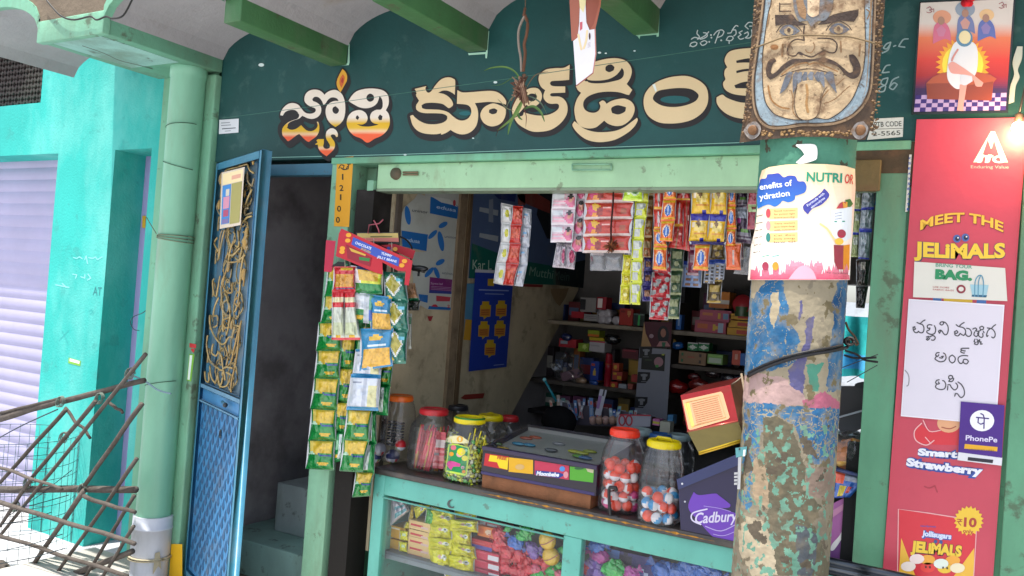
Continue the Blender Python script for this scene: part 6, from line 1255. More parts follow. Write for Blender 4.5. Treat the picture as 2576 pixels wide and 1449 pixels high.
L_ = [
 (I8, 1655,155,1848,312, K('#d07c1e', ('r',0,.55,1,.75,'#cfc8bc'), ('e',.5,.5,.14,.12,'#e8c030'), ('r',.1,.75,.9,1,'#b96a2c')), 'carton', 'orange and white carton standing on top of the two pink cartons', 'carton', .12),
 (I8, 1565,330,1865,440, K('#b4546a', ('e',.62,.5,.08,.3,'#d2a83a'), ('e',.82,.5,.08,.3,'#6f90b0'), ('r',.05,.25,.45,.55,'#c87a4c')), 'carton', 'upper pink carton of the pair on the top right shelf', 'carton', .14),
 (I8, 1515,432,1815,555, K('#b25064', ('e',.64,.5,.08,.3,'#cfa83a'), ('e',.84,.5,.10,.36,'#9db0c4'), ('r',.08,.25,.45,.6,'#c4683c')), 'carton', 'lower pink carton of the pair on the top right shelf', 'carton', .16),
 (I8, 1850,370,2100,425, K('#cc9620', ('r',.3,.3,.8,.7,'#b8402c')), 'carton', 'topmost of three flat yellow cartons beside the pink ones', 'carton', .16),
 (I8, 1845,435,2100,500, K('#cf9a22', ('r',.3,.3,.8,.7,'#b8402c')), 'carton', 'middle one of three flat yellow cartons beside the pink ones', 'carton', .16),
 (I8, 1830,505,2100,580, K('#cc961e', ('r',.3,.3,.8,.7,'#b8402c')), 'carton', 'lowest of three flat yellow cartons beside the pink ones', 'carton', .16),
 (I8, 1335,380,1385,525, K('#1d62b0', ('r',.3,.1,.7,.7,'#88a8cc')), 'carton', 'thin bright blue pack standing alone on the upper right shelf', 'carton', .05),
 (I8, 1448,650,1545,725, K('#1f7a44', ('r',0,0,1,.18,'#d8d2d2'), ('d',.5,.55,.4,.3,'#cfd8cc')), 'carton', 'left one of two small green and white packs on the middle right shelf', 'carton', .06),
 (I8, 1552,652,1655,730, K('#1f7a44', ('r',0,0,1,.18,'#d8d2d2'), ('d',.5,.55,.4,.3,'#cfd8cc')), 'carton', 'right one of two small green and white packs on the middle right shelf', 'carton', .06),
 (I8, 1362,730,1622,850, K('#8a6a4c', ('e',.12,.28,.05,.1,'#2a6a44'), ('e',.12,.75,.05,.1,'#2a6a44'), ('e',.78,.28,.05,.1,'#3a2c28'), ('e',.78,.75,.05,.1,'#3a2c28'), ('r',.3,.42,.6,.55,'#a85a44')), 'carton', 'brown cardboard box with green dots on the middle right shelf', 'box', .2),
 (I8, 1640,760,1785,855, K('#7fae5c', ('r',.1,.4,.9,.9,'#bcc8b4'), ('r',.1,.1,.9,.3,'#8fbf5c')), 'carton', 'pale green and white pack right of the brown box', 'carton', .1),
 (I8, 1875,725,1955,865, K('#c8523c', ('r',.3,.2,.7,.6,'#d9a08c')), 'carton', 'orange red pack standing near the pillar on the middle shelf', 'carton', .08),
 (I8, 1955,755,2080,870, K('#2f6cb8'), 'carton', 'plain blue pack standing nearest the pillar on the middle shelf', 'carton', .1),
 (I8, 410,215,560,350, K('#8d8884', ('r',.0,.1,.3,.9,'#2c2a2e')), 'carton', 'large grey pack leaning at the left end of the top shelf', 'carton', .1),
 (I8, 325,350,445,410, K('#a81c2c'), 'carton', 'flat dark red pack at the left end of the top shelf', 'carton', .1),
 (I8, 447,375,580,440, K('#9a9492', ('s',.1,.2,.9,.8,'#7c7876',8)), 'carton', 'flat white pack beside the silver rolls on the top shelf', 'carton', .1),
 (I8, 570,210,660,330, K('#9c2430', ('r',.1,.1,.55,.9,'#f0e4dc')), 'carton', 'shiny red and white pack on top of the silver rolls', 'carton', .08),
 (I8, 785,320,915,480, K('#a82c1e', ('e',.7,.3,.15,.15,'#c88c50'), ('r',.1,.1,.4,.3,'#7a1c18')), 'carton', 'tall red pack on the top shelf below the yellow strip', 'carton', .1),
 (I8, 922,370,1030,485, K('#1c2a24', ('r',.42,.0,.56,.95,'#2fae54'), ('r',0,0,1,.1,'#5c6c64')), 'carton', 'black pack with a bright green stripe on the top shelf', 'carton', .1),
 (I8, 485,530,595,590, K('#8c9c1e', ('r',0,.6,1,1,'#c86a1c')), 'carton', 'small lime and orange pack on the middle left shelf', 'carton', .08),
 (I8, 500,598,645,628, K('#c0a81c'), 'carton', 'thin yellow pack lying above the white box', 'carton', .08),
 (I8, 498,632,645,735, K('#b4aeb0', ('r',0,0,1,.16,'#c04a5c'), ('r',.1,.4,.7,.46,'#a09a9c')), 'carton', 'white box with a pink edge on the middle left shelf', 'box', .1),
 (I8, 205,610,370,690, K('#a82430', ('r',.1,.2,.5,.6,'#8f9aa4')), 'carton', 'red and grey pack tilted on the middle left shelf', 'carton', .09),
 (I8, 390,655,490,735, K('#7d9a2c', ('e',.6,.4,.2,.3,'#b8c86c')), 'carton', 'small leaf green packet on the middle left shelf', 'carton', .05),
 (I8, 815,710,970,800, K('#5c2028', ('r',.1,.1,.8,.3,'#9c3040')), 'carton', 'dark maroon pack high on the lower left shelf', 'carton', .1),
 (I8, 720,930,815,1010, K('#a83c34', ('r',.1,.1,.4,.4,'#c99c2c'), ('r',.5,.5,.9,.9,'#c99c2c')), 'carton', 'checked red and yellow pack on the lower left shelf', 'carton', .08),
 (I8, 725,850,785,925, K('#b8482c', ('e',.4,.5,.25,.25,'#c9a43c')), 'carton', 'small red pack stacked above the checked pack', 'carton', .06),
 (I8, 905,960,965,1030, K('#a83a34'), 'carton', 'small red pack near the grey shirt poster', 'carton', .06),
 (I8, 700,1030,770,1095, K('#b8342c', ('e',.4,.5,.25,.25,'#cfae3c')), 'carton', 'small red and yellow pack at the shelf foot beside the red tube', 'carton', .06),
 (I8, 780,1050,855,1110, K('#9aa0a8'), 'carton', 'small pale grey pack at the shelf foot', 'carton', .06),
 (I8, 870,1050,915,1120, K('#a8584c'), 'carton', 'small brick red pack at the shelf foot', 'carton', .06),
 (I8, 505,830,585,1010, K('#1f3f9c', ('r',.1,.1,.5,.3,'#c0502c'), ('e',.5,.6,.2,.2,'#c9a84c')), 'carton', 'tall blue and yellow pack on the lower left shelf', 'carton', .06),
]
for tf, x0, y0, x1, y1, D, nm, lab, cat, dep in L_: carton(tf, x0, y0, x1, y1, SY+.03 if 'left' not in lab else SY+.04, dep, D, nm, lab, cat)
S = PY(SY+.04)
b = MB(); c = S(*I8((1985, 345))); b.lathe(c+Vector((0, 0, -.0)), [(.04, -.03), (.045, .0), (.045, .02)], '#3c5a34', 16); b.lathe(c+Vector((0, -.005, .03)), [(.05, 0), (.052, .01), (.05, .02), (.001, .024)], '#b03038', 18, ax=(0, -1, .25)); tag(b.build('round_tin', M['plastic']), 'round tin with a red lid on the top right shelf', 'tin')
for i, (x, y) in enumerate(((610,370),(665,370),(612,432),(672,432),(755,440))):
    b = MB(); c = S(*I8((x, y))); b.lathe(c, [(.009, 0), (.024, 0), (.026, .01), (.026, .09), (.009, .09)], '#b4aeb2', 14, ax=(.1, 1, 0)); tag(b.build('paper_roll', M['foil']), 'silvery paper roll, %s of the small pile on the top shelf' % ('upper left one', 'upper right one', 'lower left one', 'lower middle one', 'rightmost one')[i], 'roll', 'silver rolls on the top shelf')
b = MB(); c = S(*I8((672, 1085))); b.lathe(c, [(.020, 0), (.020, .10), (.021, .101), (.021, .13), (.019, .132), (.019, .18), (.014, .19)], ['#9c1c2c']*3+['#b8862c']+['#a81f2f']*2, 18); tag(b.build('tube_pack', M['plastic']), 'tall glossy red tube standing on the lower left shelf', 'tube')
b = MB(); q = [(120,1040),(160,850),(300,740),(380,750),(460,900),(480,1050),(330,1080)]
cc = [S(*I8(p)) for p in q]; c0 = sum(cc, Vector())/len(cc); b.ball(c0+Vector((0, -.02, 0)), .095, '#a8a4ac', 22, (1.05, .5, .85)); b.v = [tuple(c0+(Vector(p)-c0)*(1+.5*noise.noise(Vector(p)*22)+.25*noise.noise(Vector(p)*60))) for p in b.v]; b.s = [False]*len(b.s); tag(b.build('plastic_bag', M['clear']), 'crumpled clear bag of pale pink packs on the lower left shelf', 'bag')
b = MB(); b.obox(c0+Vector((.0, .02, -.03)), (Vector((.06, 0, .02)), Vector((0, .02, 0)), Vector((-.008, 0, .025))), '#8c6a78', .004); tag(b.build('carton', M['card']), 'pale mauve pack showing inside the clear bag', 'carton')
for i, (x, y, c, r) in enumerate(((420,1020,'#a88a70',.028),(545,1040,'#1f4f9c',.022),(720,620,'#1a1a1c',.04),(1350,680,'#2a62a8',.03),(1300,640,'#9c7c2c',.022),(1690,950,'#3a2c2c',.035),(1850,1000,'#2c2a30',.04),(1340,1080,'#9c1c1c',.05),(1560,1060,'#7c2420',.045),(1510,980,'#5a1c20',.03),(1950,1000,'#2c3a4c',.03),(280,600,'#26305c',.03))):
    b = MB(); cpt = S(*I8((x, y))); b.ball(cpt, r, c, 10, (1.3, .7, .75)); 
    for v in range(0, len(b.v)): 
        p = Vector(b.v[v]); n_ = noise.noise(p*40)*.25; b.v[v] = tuple(cpt+(p-cpt)*(1+n_))
    nm = ['cream bag', 'blue sachet heap', 'black bag', 'blue packet', 'ochre packet', 'dark brown pouch', 'dark grey pouch', 'big crimson bag', 'rust red bag', 'dark maroon bag', 'slate blue pouch', 'navy packet'][i]
    tag(b.build('packet', M['foil']), nm+' slumped on the '+['lower left shelf', 'lower left shelf beside the cream bag', 'middle left shelf', 'middle shelf beside the dark poster', 'middle shelf above the blue packet', 'lower right shelf', 'lower right shelf behind the gold lidded tin', 'lower right shelf at its left end', 'lower right shelf beside the crimson bag', 'lower right shelf, in the shade', 'lower right shelf next to the pillar', 'middle left shelf by the board'][i], 'packet')
random.seed(77)
zT = shelfz(1500, 814)
for z_, xa, xb, hm in ((shelfz(1500, 814), -2.36, -1.56, .17), (shelfz(1780, 838), -1.50, -.93, .26), (shelfz(1500, 970), -2.4, -1.56, .22), (shelfz(1780, 924), -1.5, -.93, .12), (shelfz(1500, 1052), -2.4, -.95, .12)):
    x = xa
    while x < xb-.05:
        w_ = random.uniform(.03, .10); hh = random.uniform(.35, 1)*hm; b = MB(); y0 = SY+.19+random.uniform(-.02, .05)
        b.box(x, y0, z_+.0005, min(x+w_, xb), y0+.08, z_+hh, jit(random.choice(['#6b2c30', '#2c3c6c', '#7c6a3c', '#4c4c50', '#2c5c4c', '#8c8884', '#6c3c5c', '#9c5c2c', '#3c3438', '#34302e']), .2), .002)
        if hh > .04: b.box(x+.006, y0-.001, z_+hh*.3, min(x+w_, xb)-.006, y0+.001, z_+hh*.7, random.choice(['#a8a49c', '#b8903c', '#8c3038', '#5c6c8c']))
        tag(b.build('carton', M['card']), 'dim small carton in the jumbled back row of the shelves', 'carton', 'dim cartons in the back rows of the shelves'); x += w_+random.uniform(.002, .03)
# hanging posters at the middle upright
b = MB(); S = PY(SY-.03)
slabq(b, S, [(1030,450),(1300,455),(1285,700),(1000,690)], '#4c1424', .002, 0, I8); poly(b, S, [(1030,450),(1045,560),(1100,690),(1000,690)], '#b08a5c', .003, I8); ell(b, S, 1215, 580, 55, 90, '#15131a', .003, I8); ell(b, S, 1215, 560, 26, 42, '#a87460', .0034, I8); poly(b, S, [(1150,690),(1180,640),(1250,640),(1285,690)], '#b07a78', .0034, I8); poly(b, S, [(1200,650),(1240,650),(1230,695),(1205,695)], '#2c6a4c', .0038, I8)
ell(b, S, 1100, 590, 22, 20, '#a88c94', .0032, I8)
tag(b.build('poster', M['card']), 'maroon cosmetics poster of a dark haired woman hanging at the middle upright', 'poster')
b = MB(); slabq(b, S, [(985,695),(1290,720),(1250,1400),(940,1330)], '#8a8c98', .002, .001, I8)
for x, y in ((1050,745),(1030,985),(1005,1225)):
    poly(b, S, [(x-60,y-50),(x+60,y-45),(x+55,y+10),(x+15,y+60),(x-70,y+58)], '#1a1a20', .0036, I8); poly(b, S, [(x-35,y-25),(x-12,y-30),(x+12,y-30),(x+36,y-22),(x+26,y-2),(x+16,y-8),(x+14,y+30),(x-16,y+30),(x-16,y-8),(x-28,y-4)], '#8c8e94', .004, I8); stroke(b, S, [(x-30,y+45),(x+25,y+46)], 5, '#8c8e94', .0042, I8)
poly(b, S, [(1010,760),(1235,765),(1225,930),(1000,910)], '#22241f', .0038, I8); ell(b, S, 1170, 840, 45, 48, '#a87c84', .0042, I8, n=14); ell(b, S, 1155, 880, 18, 14, '#4c9c4c', .0046, I8, n=10); poly(b, S, [(1200,765),(1228,762),(1222,778),(1200,775)], '#b9c43c', .0044, I8); stroke(b, S, [(1040,820),(1100,822)], 8, '#4a5a3c', .0042, I8)
tag(b.build('poster', M['card']), 'pale grey hanging poster with black corner shirt emblems', 'poster')
carton(A7, 1480,545,1760,610, .9, .12, K('#8c7f3a', ('r',.3,.3,.8,.55,'#3a5a9c'), ('r',0,.7,.3,1,'#c9a41c')), 'carton', 'khaki carton with blue script behind the hanging sachets', 'carton')
carton(A7, 1225,780,1300,960, SY+.1, .1, K('#1c1c20', ('s',0,0,1,1,'#2c2c34',12)), 'carton', 'stack of dark boxes at the back under the capsule card', 'carton')
# toothbrush and pen display on the low shelf
td = thing('toothbrush_display', 'low display crammed with toothbrushes, pens and small cards', 'display')
B3 = T(2048, 1400, 1024, 1641); b = MB(); S = PY(1.15)
slabq(b, S, [(300,330),(900,420),(890,500),(400,480)], '#55505c', .12, -.12, B3); b.build('tray', M['plastic'], td)
random.seed(21)
for i in range(44):
    x = 270+i*13.5+random.uniform(-8, 8); yb_ = 420+ (x-300)*.10+random.uniform(-10, 20); hh = random.uniform(60, 135)-max(0, (x-520))*.12; lean = random.uniform(-26, 26)-(18 if x < 420 else 0)
    w_ = random.uniform(14, 30); c = random.choice(['#b8c2cc', '#a8b0bc', '#5f86b8', '#8faab8', '#b08a8c', '#9a9ca4', '#3c62a8', '#b9a89c', '#8f5a5c', '#6f9a98', '#c4c4c8'])
    b = MB(); slabq(b, PY(1.10+.012*(i % 9)), [(x+lean-w_/2,yb_-hh),(x+lean+w_/2,yb_-hh),(x+w_/2,yb_),(x-w_/2,yb_)], c, .006, 0, B3, D=[c, ('r', .2, .1, .8, .35, random.choice(['#c9ccd4', '#c86a5c', '#34509c', '#d8d8dc'])), ('r', .3, .55, .7, .9, random.choice(['#8c9cb4', '#b85a5a', '#d0d4d8']))], nx=5, ny=6)
    b.build('toothbrush_pack', M['plastic'], td)
b = MB(); b.tube([PY(1.08)(*B3((208,190))), PY(1.10)(*B3((285,330)))], .006, '#1e8a9c', 8); b.ball(PY(1.08)(*B3((208,190))), .010, '#8fd0d8', 8); tag(b.build('pen', M['plastic']), 'turquoise pen sticking up at the left of the toothbrush display', 'pen')
b = MB(); slabq(b, PY(1.06), [(565,250),(608,258),(570,420),(530,415)], '#a9abb8', .006, 0, B3, D=['#a9abb8', ('r', .1, .3, .6, .8, '#8c6a9c'), ('r', .6, .05, .85, .2, '#3a3a44')], nx=4, ny=8); tag(b.build('card_pack', M['card']), 'tall pale hanging card standing above the toothbrush display', 'card')
b = MB(); slabq(b, PY(1.0), [(680,412),(890,425),(885,490),(670,495)], '#9a9ca8', .01, 0, B3); 
for x in (705, 750): ell(b, PY(.99), x, 452, 24, 36, '#a8303c', .001, B3); ell(b, PY(.99), x, 452, 14, 26, '#9a9ca8', .0016, B3)
stroke(b, PY(.99), [(690,415),(885,420)], 9, '#a83040', .002, B3); tag(b.build('tray_label', M['card']), 'grey tray label with red letters in front of the toothbrushes', 'label')
for i in range(5):
    x = 520+i*42; b = MB(); b.lathe(PY(1.02)(*B3((x, 470))), [(.012, 0), (.016, .003), (.016, .03), (.012, .034)], random.choice(['#a88878', '#9c8a7c', '#ac8c84']), 12, ax=(0, -.5, 1)); tag(b.build('small_jar', M['plastic']), 'small beige jar in the row below the toothbrush display', 'small jar', 'beige jars below the toothbrushes')
carton(B3, 900,440,945,480, .98, .05, K('#b86a9c', ('r',0,.4,1,.7,'#b8b03c')), 'carton', 'small pink and yellow pack at the right of the grey tray label', 'carton')
carton(B3, 945,455,1010,530, .95, .05, K('#a8a898'), 'carton', 'small cream pack standing behind the white jar lid', 'carton')
carton(B3, 995,415,1030,470, 1.0, .05, K('#2c6a94'), 'carton', 'small blue pack above the cream pack', 'carton')
b = MB(); c = PY(1.0)(*B3((300, 455))); b.ball(c, .085, '#0d0d10', 16, (1.1, .7, .9)); tag(b.build('round_stool', M['cloth']), 'black rounded seat back behind the glass tray', 'seat')
# through the back opening
b = MB(); vs = []; n = 24; c0_ = at(2060, 790, 3.9); c1_ = at(2260, 960, 3.9)
for jj in range(9):
    for i in range(n+1): vs.append(Vector((c0_.x+(c1_.x-c0_.x)*i/n, 3.9+.04*math.sin(i*1.3)+.02*jj*math.sin(i*.7), c0_.z+(c1_.z-c0_.z)*jj/8)))
b.add(vs, [(q*(n+1)+i, q*(n+1)+i+1, (q+1)*(n+1)+i+1, (q+1)*(n+1)+i) for q in range(8) for i in range(n)], [jit('#35b4b4', .1) if q not in (5, 6) else jit('#4fa8d8', .1) for q in range(8) for i in range(n)], True)
tag(b.build('cloth', M['cloth']), 'turquoise cloth hung outside the small back opening', 'cloth')
b = MB(); b.box(-2.5, 4.4, 0, 1.5, 4.55, 1.75, '#d6dae0'); tag(b.build('yard_wall', M['plaster']), 'pale yard wall seen through the small back opening', 'wall')
for i, (x, y, w_, hh, c) in enumerate(((2140, 1010, .10, .05, '#26282c'), (2185, 985, .06, .06, '#33363c'))):
    b = MB(); p = at(x, y, 1.9); b.lathe(Vector((p.x, 1.9, .96)), [(w_*.5, 0), (w_, hh*.8), (w_*1.05, hh), (w_*.95, hh)], c, 18); tag(b.build('dark_bowl', M['blackm']), ('wide dark bowl on the sill of the back opening', 'small dark pot on the sill of the back opening')[i], 'bowl')
b = MB(); b.box(-.95, 1.45, .1, -.25, 1.95, .92, '#26262a', .02); b.box(-.95, 1.43, .85, -.25, 1.45, .93, '#54565c', .004); tag(b.build('cabinet', M['blackm']), 'low dark cabinet under the back opening', 'cabinet')

# ============================================================ GLASS COUNTER
T6 = T(1480, 1850, 820, 2576)
CZ = .841
S0 = PY(0.0)
ct = thing('glass_counter', 'turquoise framed glass counter with a dark worn top below the opening', 'counter')
gx0 = S0(*T6((170, 420))).x; gz = S0(*T6((170, 405))).z; gx1 = S0(*T6((2430, 940))).x; mx1 = S0(*B3((445, 1230))).x
CL, CR_ = S0(934, 1300).x, -.352
FC = '#5fae9f'
b = MB()
b.box(CL, 0, .15, gx0, .04, .815, FC, .003); b.box(gx0, .0005, gz, CR_, .04, .8148, FC, .003); b.box(gx1, .0008, .15, mx1, .04, gz-.0005, FC, .003); b.box(gx0, .0005, .15, gx1, .04, .24, FC); b.box(mx1, .0005, .15, CR_, .04, .24, FC)
b.box(CL, .04, .15, CL+.03, .55, .815, FC); b.box(CL, .52, .15, CR_, .55, .8145, '#3c5650'); b.box(CR_-.02, .04, .15, CR_, .52, .8145, '#3c5650')
b.box(gx0-.004, -.0025, gz-.014, gx1+.003, .0, gz-.008, '#4c9688')
b.build('frame', M['steel'], ct)
b = MB(); b.box(CL-.004, -.012, .8155, CR_, .60, CZ, '#3d3937', .006); b.build('counter_top', M['stone'], ct)
b = MB(); xe0 = S0(1215, 1245).x; xe1 = S0(1800, 1360).x
random.seed(31)
vs = []; NN = 90
for i in range(NN+1):
    x = xe0+(xe1-xe0)*i/NN; q = noise.noise(Vector((i*.45, 0, 3))); m_ = .829+.002*noise.noise(Vector((i*.2, 9, 3))); h_ = max(.0004, .0055*(.35+q*1.3)) if 3 < i < NN-3 else .0004
    vs += [(x, -.0132, m_-h_), (x, -.0132, m_+h_*.8)]
b.add(vs, [(2*i, 2*i+1, 2*i+3, 2*i+2) for i in range(NN)], [jit('#b07c2c', .3) for i in range(NN)])
b.build('worn_edge', M['wood'], ct)
b = MB(); b.box(gx0, .012, .24, gx1, .015, gz, '#ffffff'); b.build('pane', M['glass'], ct)
b = MB(); b.box(mx1, .012, .24, CR_-.02, .015, gz, '#ffffff'); b.build('pane', M['glass'], ct)
SHZ = at(*T6((430, 1165)), .06).z
b = MB(); b.box(gx0-.02, .055, SHZ-.014, CR_-.02, .46, SHZ, '#59626a', .002); b.box(gx0-.02, .0553, SHZ-.03, CR_-.02, .06, SHZ-.013, '#6f7a80'); b.build('shelf', M['steel'], ct)
b = MB(); poly(b, S0, [(1045,460),(1010,490),(1000,530),(1030,560),(1060,545),(1050,575),(1000,570),(970,530),(985,480)], '#4c5654', .002, T6, smooth=True); b.build('chipped_paint', M['paint'], ct)
YC = .10
def cpack(q, D, label, Y=YC, bulge=.016, grp=None, tf=T6, nm='packet', cat='packet', crk=1.5, nx=18, ny=14, m='foil'):
    b = MB(); pouch(b, PY(Y), q, D, bulge, 0, tf, nx, ny, crk); return tag(b.build(nm, M[m]), label, cat, grp)
YP = ['#d8d41c', ('e', .50, .40, .10, .09, '#d8a8a0'), ('e', .70, .42, .13, .13, '#dfe2dc'), ('r', .64, .38, .76, .45, '#5a7484'), ('s', .1, .75, .9, .9, '#c4bc18', 30)]
def rq(x0, y0, x1, y1, dy=.2, t=0): # a rect following the slope of the shelf
    w_ = x1-x0; return [(x0+t, y0), (x1+t, y0+w_*dy), (x1, y1), (x0, y1-w_*dy)]
for i, (q, wh) in enumerate(((rq(770,610,1060,800,.10),'left column, top'),(rq(752,775,1020,950,.08),'left column, second from top'),(rq(748,945,1040,1115,.12),'left column, third from top'),(rq(748,1095,1000,1325,.06),'left column, bottom'),(rq(1010,715,1330,865,.06),'right column, top'),(rq(1038,855,1262,1030,.12),'right column, second from top'),(rq(1035,1010,1310,1200,.2),'right column, third from top'),(rq(985,1170,1295,1368,.12),'right column, bottom'))):
    cxm, cym = sum(p[0] for p in q)/4, sum(p[1] for p in q)/4; q = [(cxm+(x-cxm)*1.16+random.uniform(-12, 12), cym+(y-cym)*1.2+random.uniform(-9, 9)) for x, y in q]; cpack(q, YP, 'lemon yellow pouch stacked in the counter, '+wh, YC-.002*i, .038, 'lemon yellow pouches in the counter', crk=1.6)
cpack([(1060,590),(1350,655),(1335,710),(1050,690)], YP, 'lemon yellow pouch lying flat on top of the two stacked columns', YC+.02, .012, 'lemon yellow pouches in the counter')
cpack([(760,545),(1010,600),(1000,640),(790,585)], ['#c9c84c'], 'flattened yellow pouch under the counter top', YC+.03, .012)
cpack([(620,520),(760,540),(580,715),(545,560)], YP, 'yellow cone shaped pouch tipped against the green pack', YC+.01, .02)
cpack([(515,530),(550,530),(550,720),(470,760)], ['#cfae1c'], 'mustard pouch wedged beside the white one', YC+.02, .015)
cpack([(710,575),(835,600),(790,795),(685,770)], ['#2f9c3c', ('s', .2, .2, .8, .8, '#4cb454', 20)], 'bright green pouch standing in the counter', YC+.0, .02)
cpack([(270,445),(430,470),(500,600),(250,800)], ['#c4bcc8', ('s', .2, .3, .9, .95, '#5f9ca8', 22), ('n', 0, 0, 1, .2, '#b8a8b8', .08)], 'white crumpled pouch with turquoise print at the counter left end', YC-.02, .035, crk=1.6)
for i, (x0, y0, x1, y1) in enumerate(((140,760,440,905),(135,925,385,1085))): carton(T6, x0, y0, x1, y1, YC, .1, K('#cf9a22', ('s', .1, .45, .9, .55, '#b87c1c', 12), ('r', .35, .12, .75, .25, '#dccfb4') if i == 0 else ('r', 0, .9, 1, 1, '#b88c20')), 'packet', ('upper', 'lower')[i]+' of two orange packs at the counter left end', 'packet', slope=.2, bev=.01)
for i in range(2): cpack(rq(372-i*10, 850+i*140, 480-i*10, 985+i*145, .15), ['#d6d218', ('r', .3, .3, .7, .55, '#c9dca4')], ('upper', 'lower')[i]+' of two small lemon packs beside the cream bars', YC-.01, .014)
cpack([(455,740),(500,750),(500,830),(420,830)], ['#cfc01c'], 'small yellow pouch above the lemon packs', YC, .012)
for i, y in enumerate((735, 850, 940, 1030, 1115)):
    carton(T6, 488-i*6, y-20, 750, y+85, YC-.01+.003*(i % 2), .09, K('#d0b078', ('r',.08,.35,.65,.68,'#b8343c'), ('r',.6,.5,.95,.8,'#c9a8a0'), ('r',.02,.1,.4,.16,'#4a6a5c')), 'biscuit_pack', '%s cream and red biscuit pack from the top of its stack in the counter' % ORD[i], 'biscuit pack', 'cream and red biscuit packs in the counter', slope=.2)
carton(T6, 1350, 720, 1640, 800, YC+.03, .1, K('#a83c44', ('r',.05,.1,.3,.7,'#c4c4c8'), ('r',.4,.2,.8,.9,'#c0c4cc')), 'carton', 'red and white carton on top of the orange one in the counter', 'carton', slope=.2)
carton(T6, 1350, 785, 1570, 915, YC+.01, .1, K('#d0702c', ('e',.6,.5,.15,.3,'#dcc0a8'), ('r',.1,.3,.3,.7,'#c05a2c')), 'carton', 'orange carton with a pale oval in the counter', 'carton', slope=.15)
carton(T6, 1250, 945, 1530, 1075, YC, .1, K('#b8323a', ('r',0,.5,1,.85,'#54509c'), ('r',.1,.2,.7,.35,'#c45a5c')), 'carton', 'red carton with a violet band in the counter', 'carton', slope=.12)
for i, y in enumerate((1085, 1195, 1305)): carton(T6, 1292+i*5, y, 1612+i*2, y+118, YC-.01, .1, K('#b42c48', ('r',.6,.3,.97,.75,'#c9c4cc'), ('r',.05,.1,.5,.25,'#c24a60')), 'carton', ('topmost', 'middle', 'lowest')[i]+' of three crimson cartons with white labels in the counter', 'carton', 'crimson cartons in the counter', slope=.16)
cpack([(900,1335),(1240,1400),(1230,1480),(960,1480)], ['#cdc41c'], 'yellow pouch lying on the lower floor of the counter', YC-.02, .02)
# twisted foil sweets heap
def sweet(x, y, r, c, label, grp, tf=T6, Y=.10):
    b = MB(); S = PY(Y); c0 = S(*tf((x, y))); k = (S(*tf((x+10, y)))-c0).length/10; r = r*k; sd_ = random.random()*90
    b.ball(c0, r, lambda v, u: jit(c, .2), 16, (1.15, .7, .9)); b.s = [False]*len(b.s)
    ax = random.uniform(-.6, .6)
    for i in range(len(b.v)): p = Vector(b.v[i]); b.v[i] = tuple(c0+(p-c0)*(1+.34*noise.noise(p*55+Vector((sd_, 0, 0)))+.15*noise.noise(p*150)))
    for s_ in (1, -1):
        t_ = Vector((math.cos(ax), 0, math.sin(ax)))*s_; n = 7; o_ = Vector((-t_.z, 0, t_.x)); vs = [c0+t_*r*.95]
        for q in range(n): a = -1+2*q/(n-1); vs.append(c0+t_*r*1.75+o_*a*r*.6+Vector((0, (.25 if q % 2 else -.25)*r, 0)))
        b.add(vs, [(0, q+1, q+2) for q in range(n-1)], c, True)
    return tag(b.build('sweet', M['foil']), label, 'sweet', grp)
random.seed(5)
gs = {'red': '#c01c34', 'green': '#14a03c', 'blue': '#1c5cb4', 'violet': '#6c4c9c', 'pink': '#c8506c'}
for (x, y, r, c) in ((1625,900,75,'red'),(1640,1000,80,'red'),(1590,1060,60,'red'),(1720,1130,85,'red'),(1690,1220,85,'red'),(1880,1180,80,'red'),(1950,1240,75,'red'),(1700,1340,75,'red'),(1820,1370,75,'red'),(1930,1400,70,'red'),(2090,1230,60,'red'),(2080,1340,60,'pink'),(2200,1290,60,'red'),(1900,1310,50,'red'),(1830,1000,85,'blue'),(1950,880,65,'green'),(1920,940,60,'green'),(1960,850,50,'green'),(2030,1080,75,'violet'),(2060,1160,60,'violet'),(2290,1370,75,'green'),(2120,1420,60,'green'),(2380,1290,50,'green'),(2400,1100,45,'green'),(1730,840,36,'green'),(1560,1180,40,'red'),(1780,1060,45,'red'),(2010,1340,60,'red'),(2370,1400,50,'pink'),(2200,1400,50,'red')):
    sweet(x, y, r, gs[c], {'red': 'crinkled red foil sweet in the heap behind the counter glass', 'green': 'shiny green foil sweet in the heap behind the counter glass', 'blue': 'large blue foil sweet in the middle of the heap', 'violet': 'violet foil sweet tied with yellow among the red ones', 'pink': 'pale pink foil sweet low in the heap'}[c], c+' foil sweets in the counter', Y=.10+.02*random.random())
for i, (x, y) in enumerate(((2230, 980), (2275, 1180))):
    b = MB(); S = PY(.09); c0 = S(*T6((x, y))); b.ball(c0, .036, '#d2a818', 16, (1, .6, .95)); stroke(b, PY(.066), [(x-85,y+50),(x-30,y+45),(x+40,y+10),(x+85,y-20)], 12, '#8a3c1c', .0005, T6)
    tag(b.build('yellow_ball', M['foil']), ('upper', 'lower')[i]+' of two round shiny yellow packs by the counter mullion', 'packet')
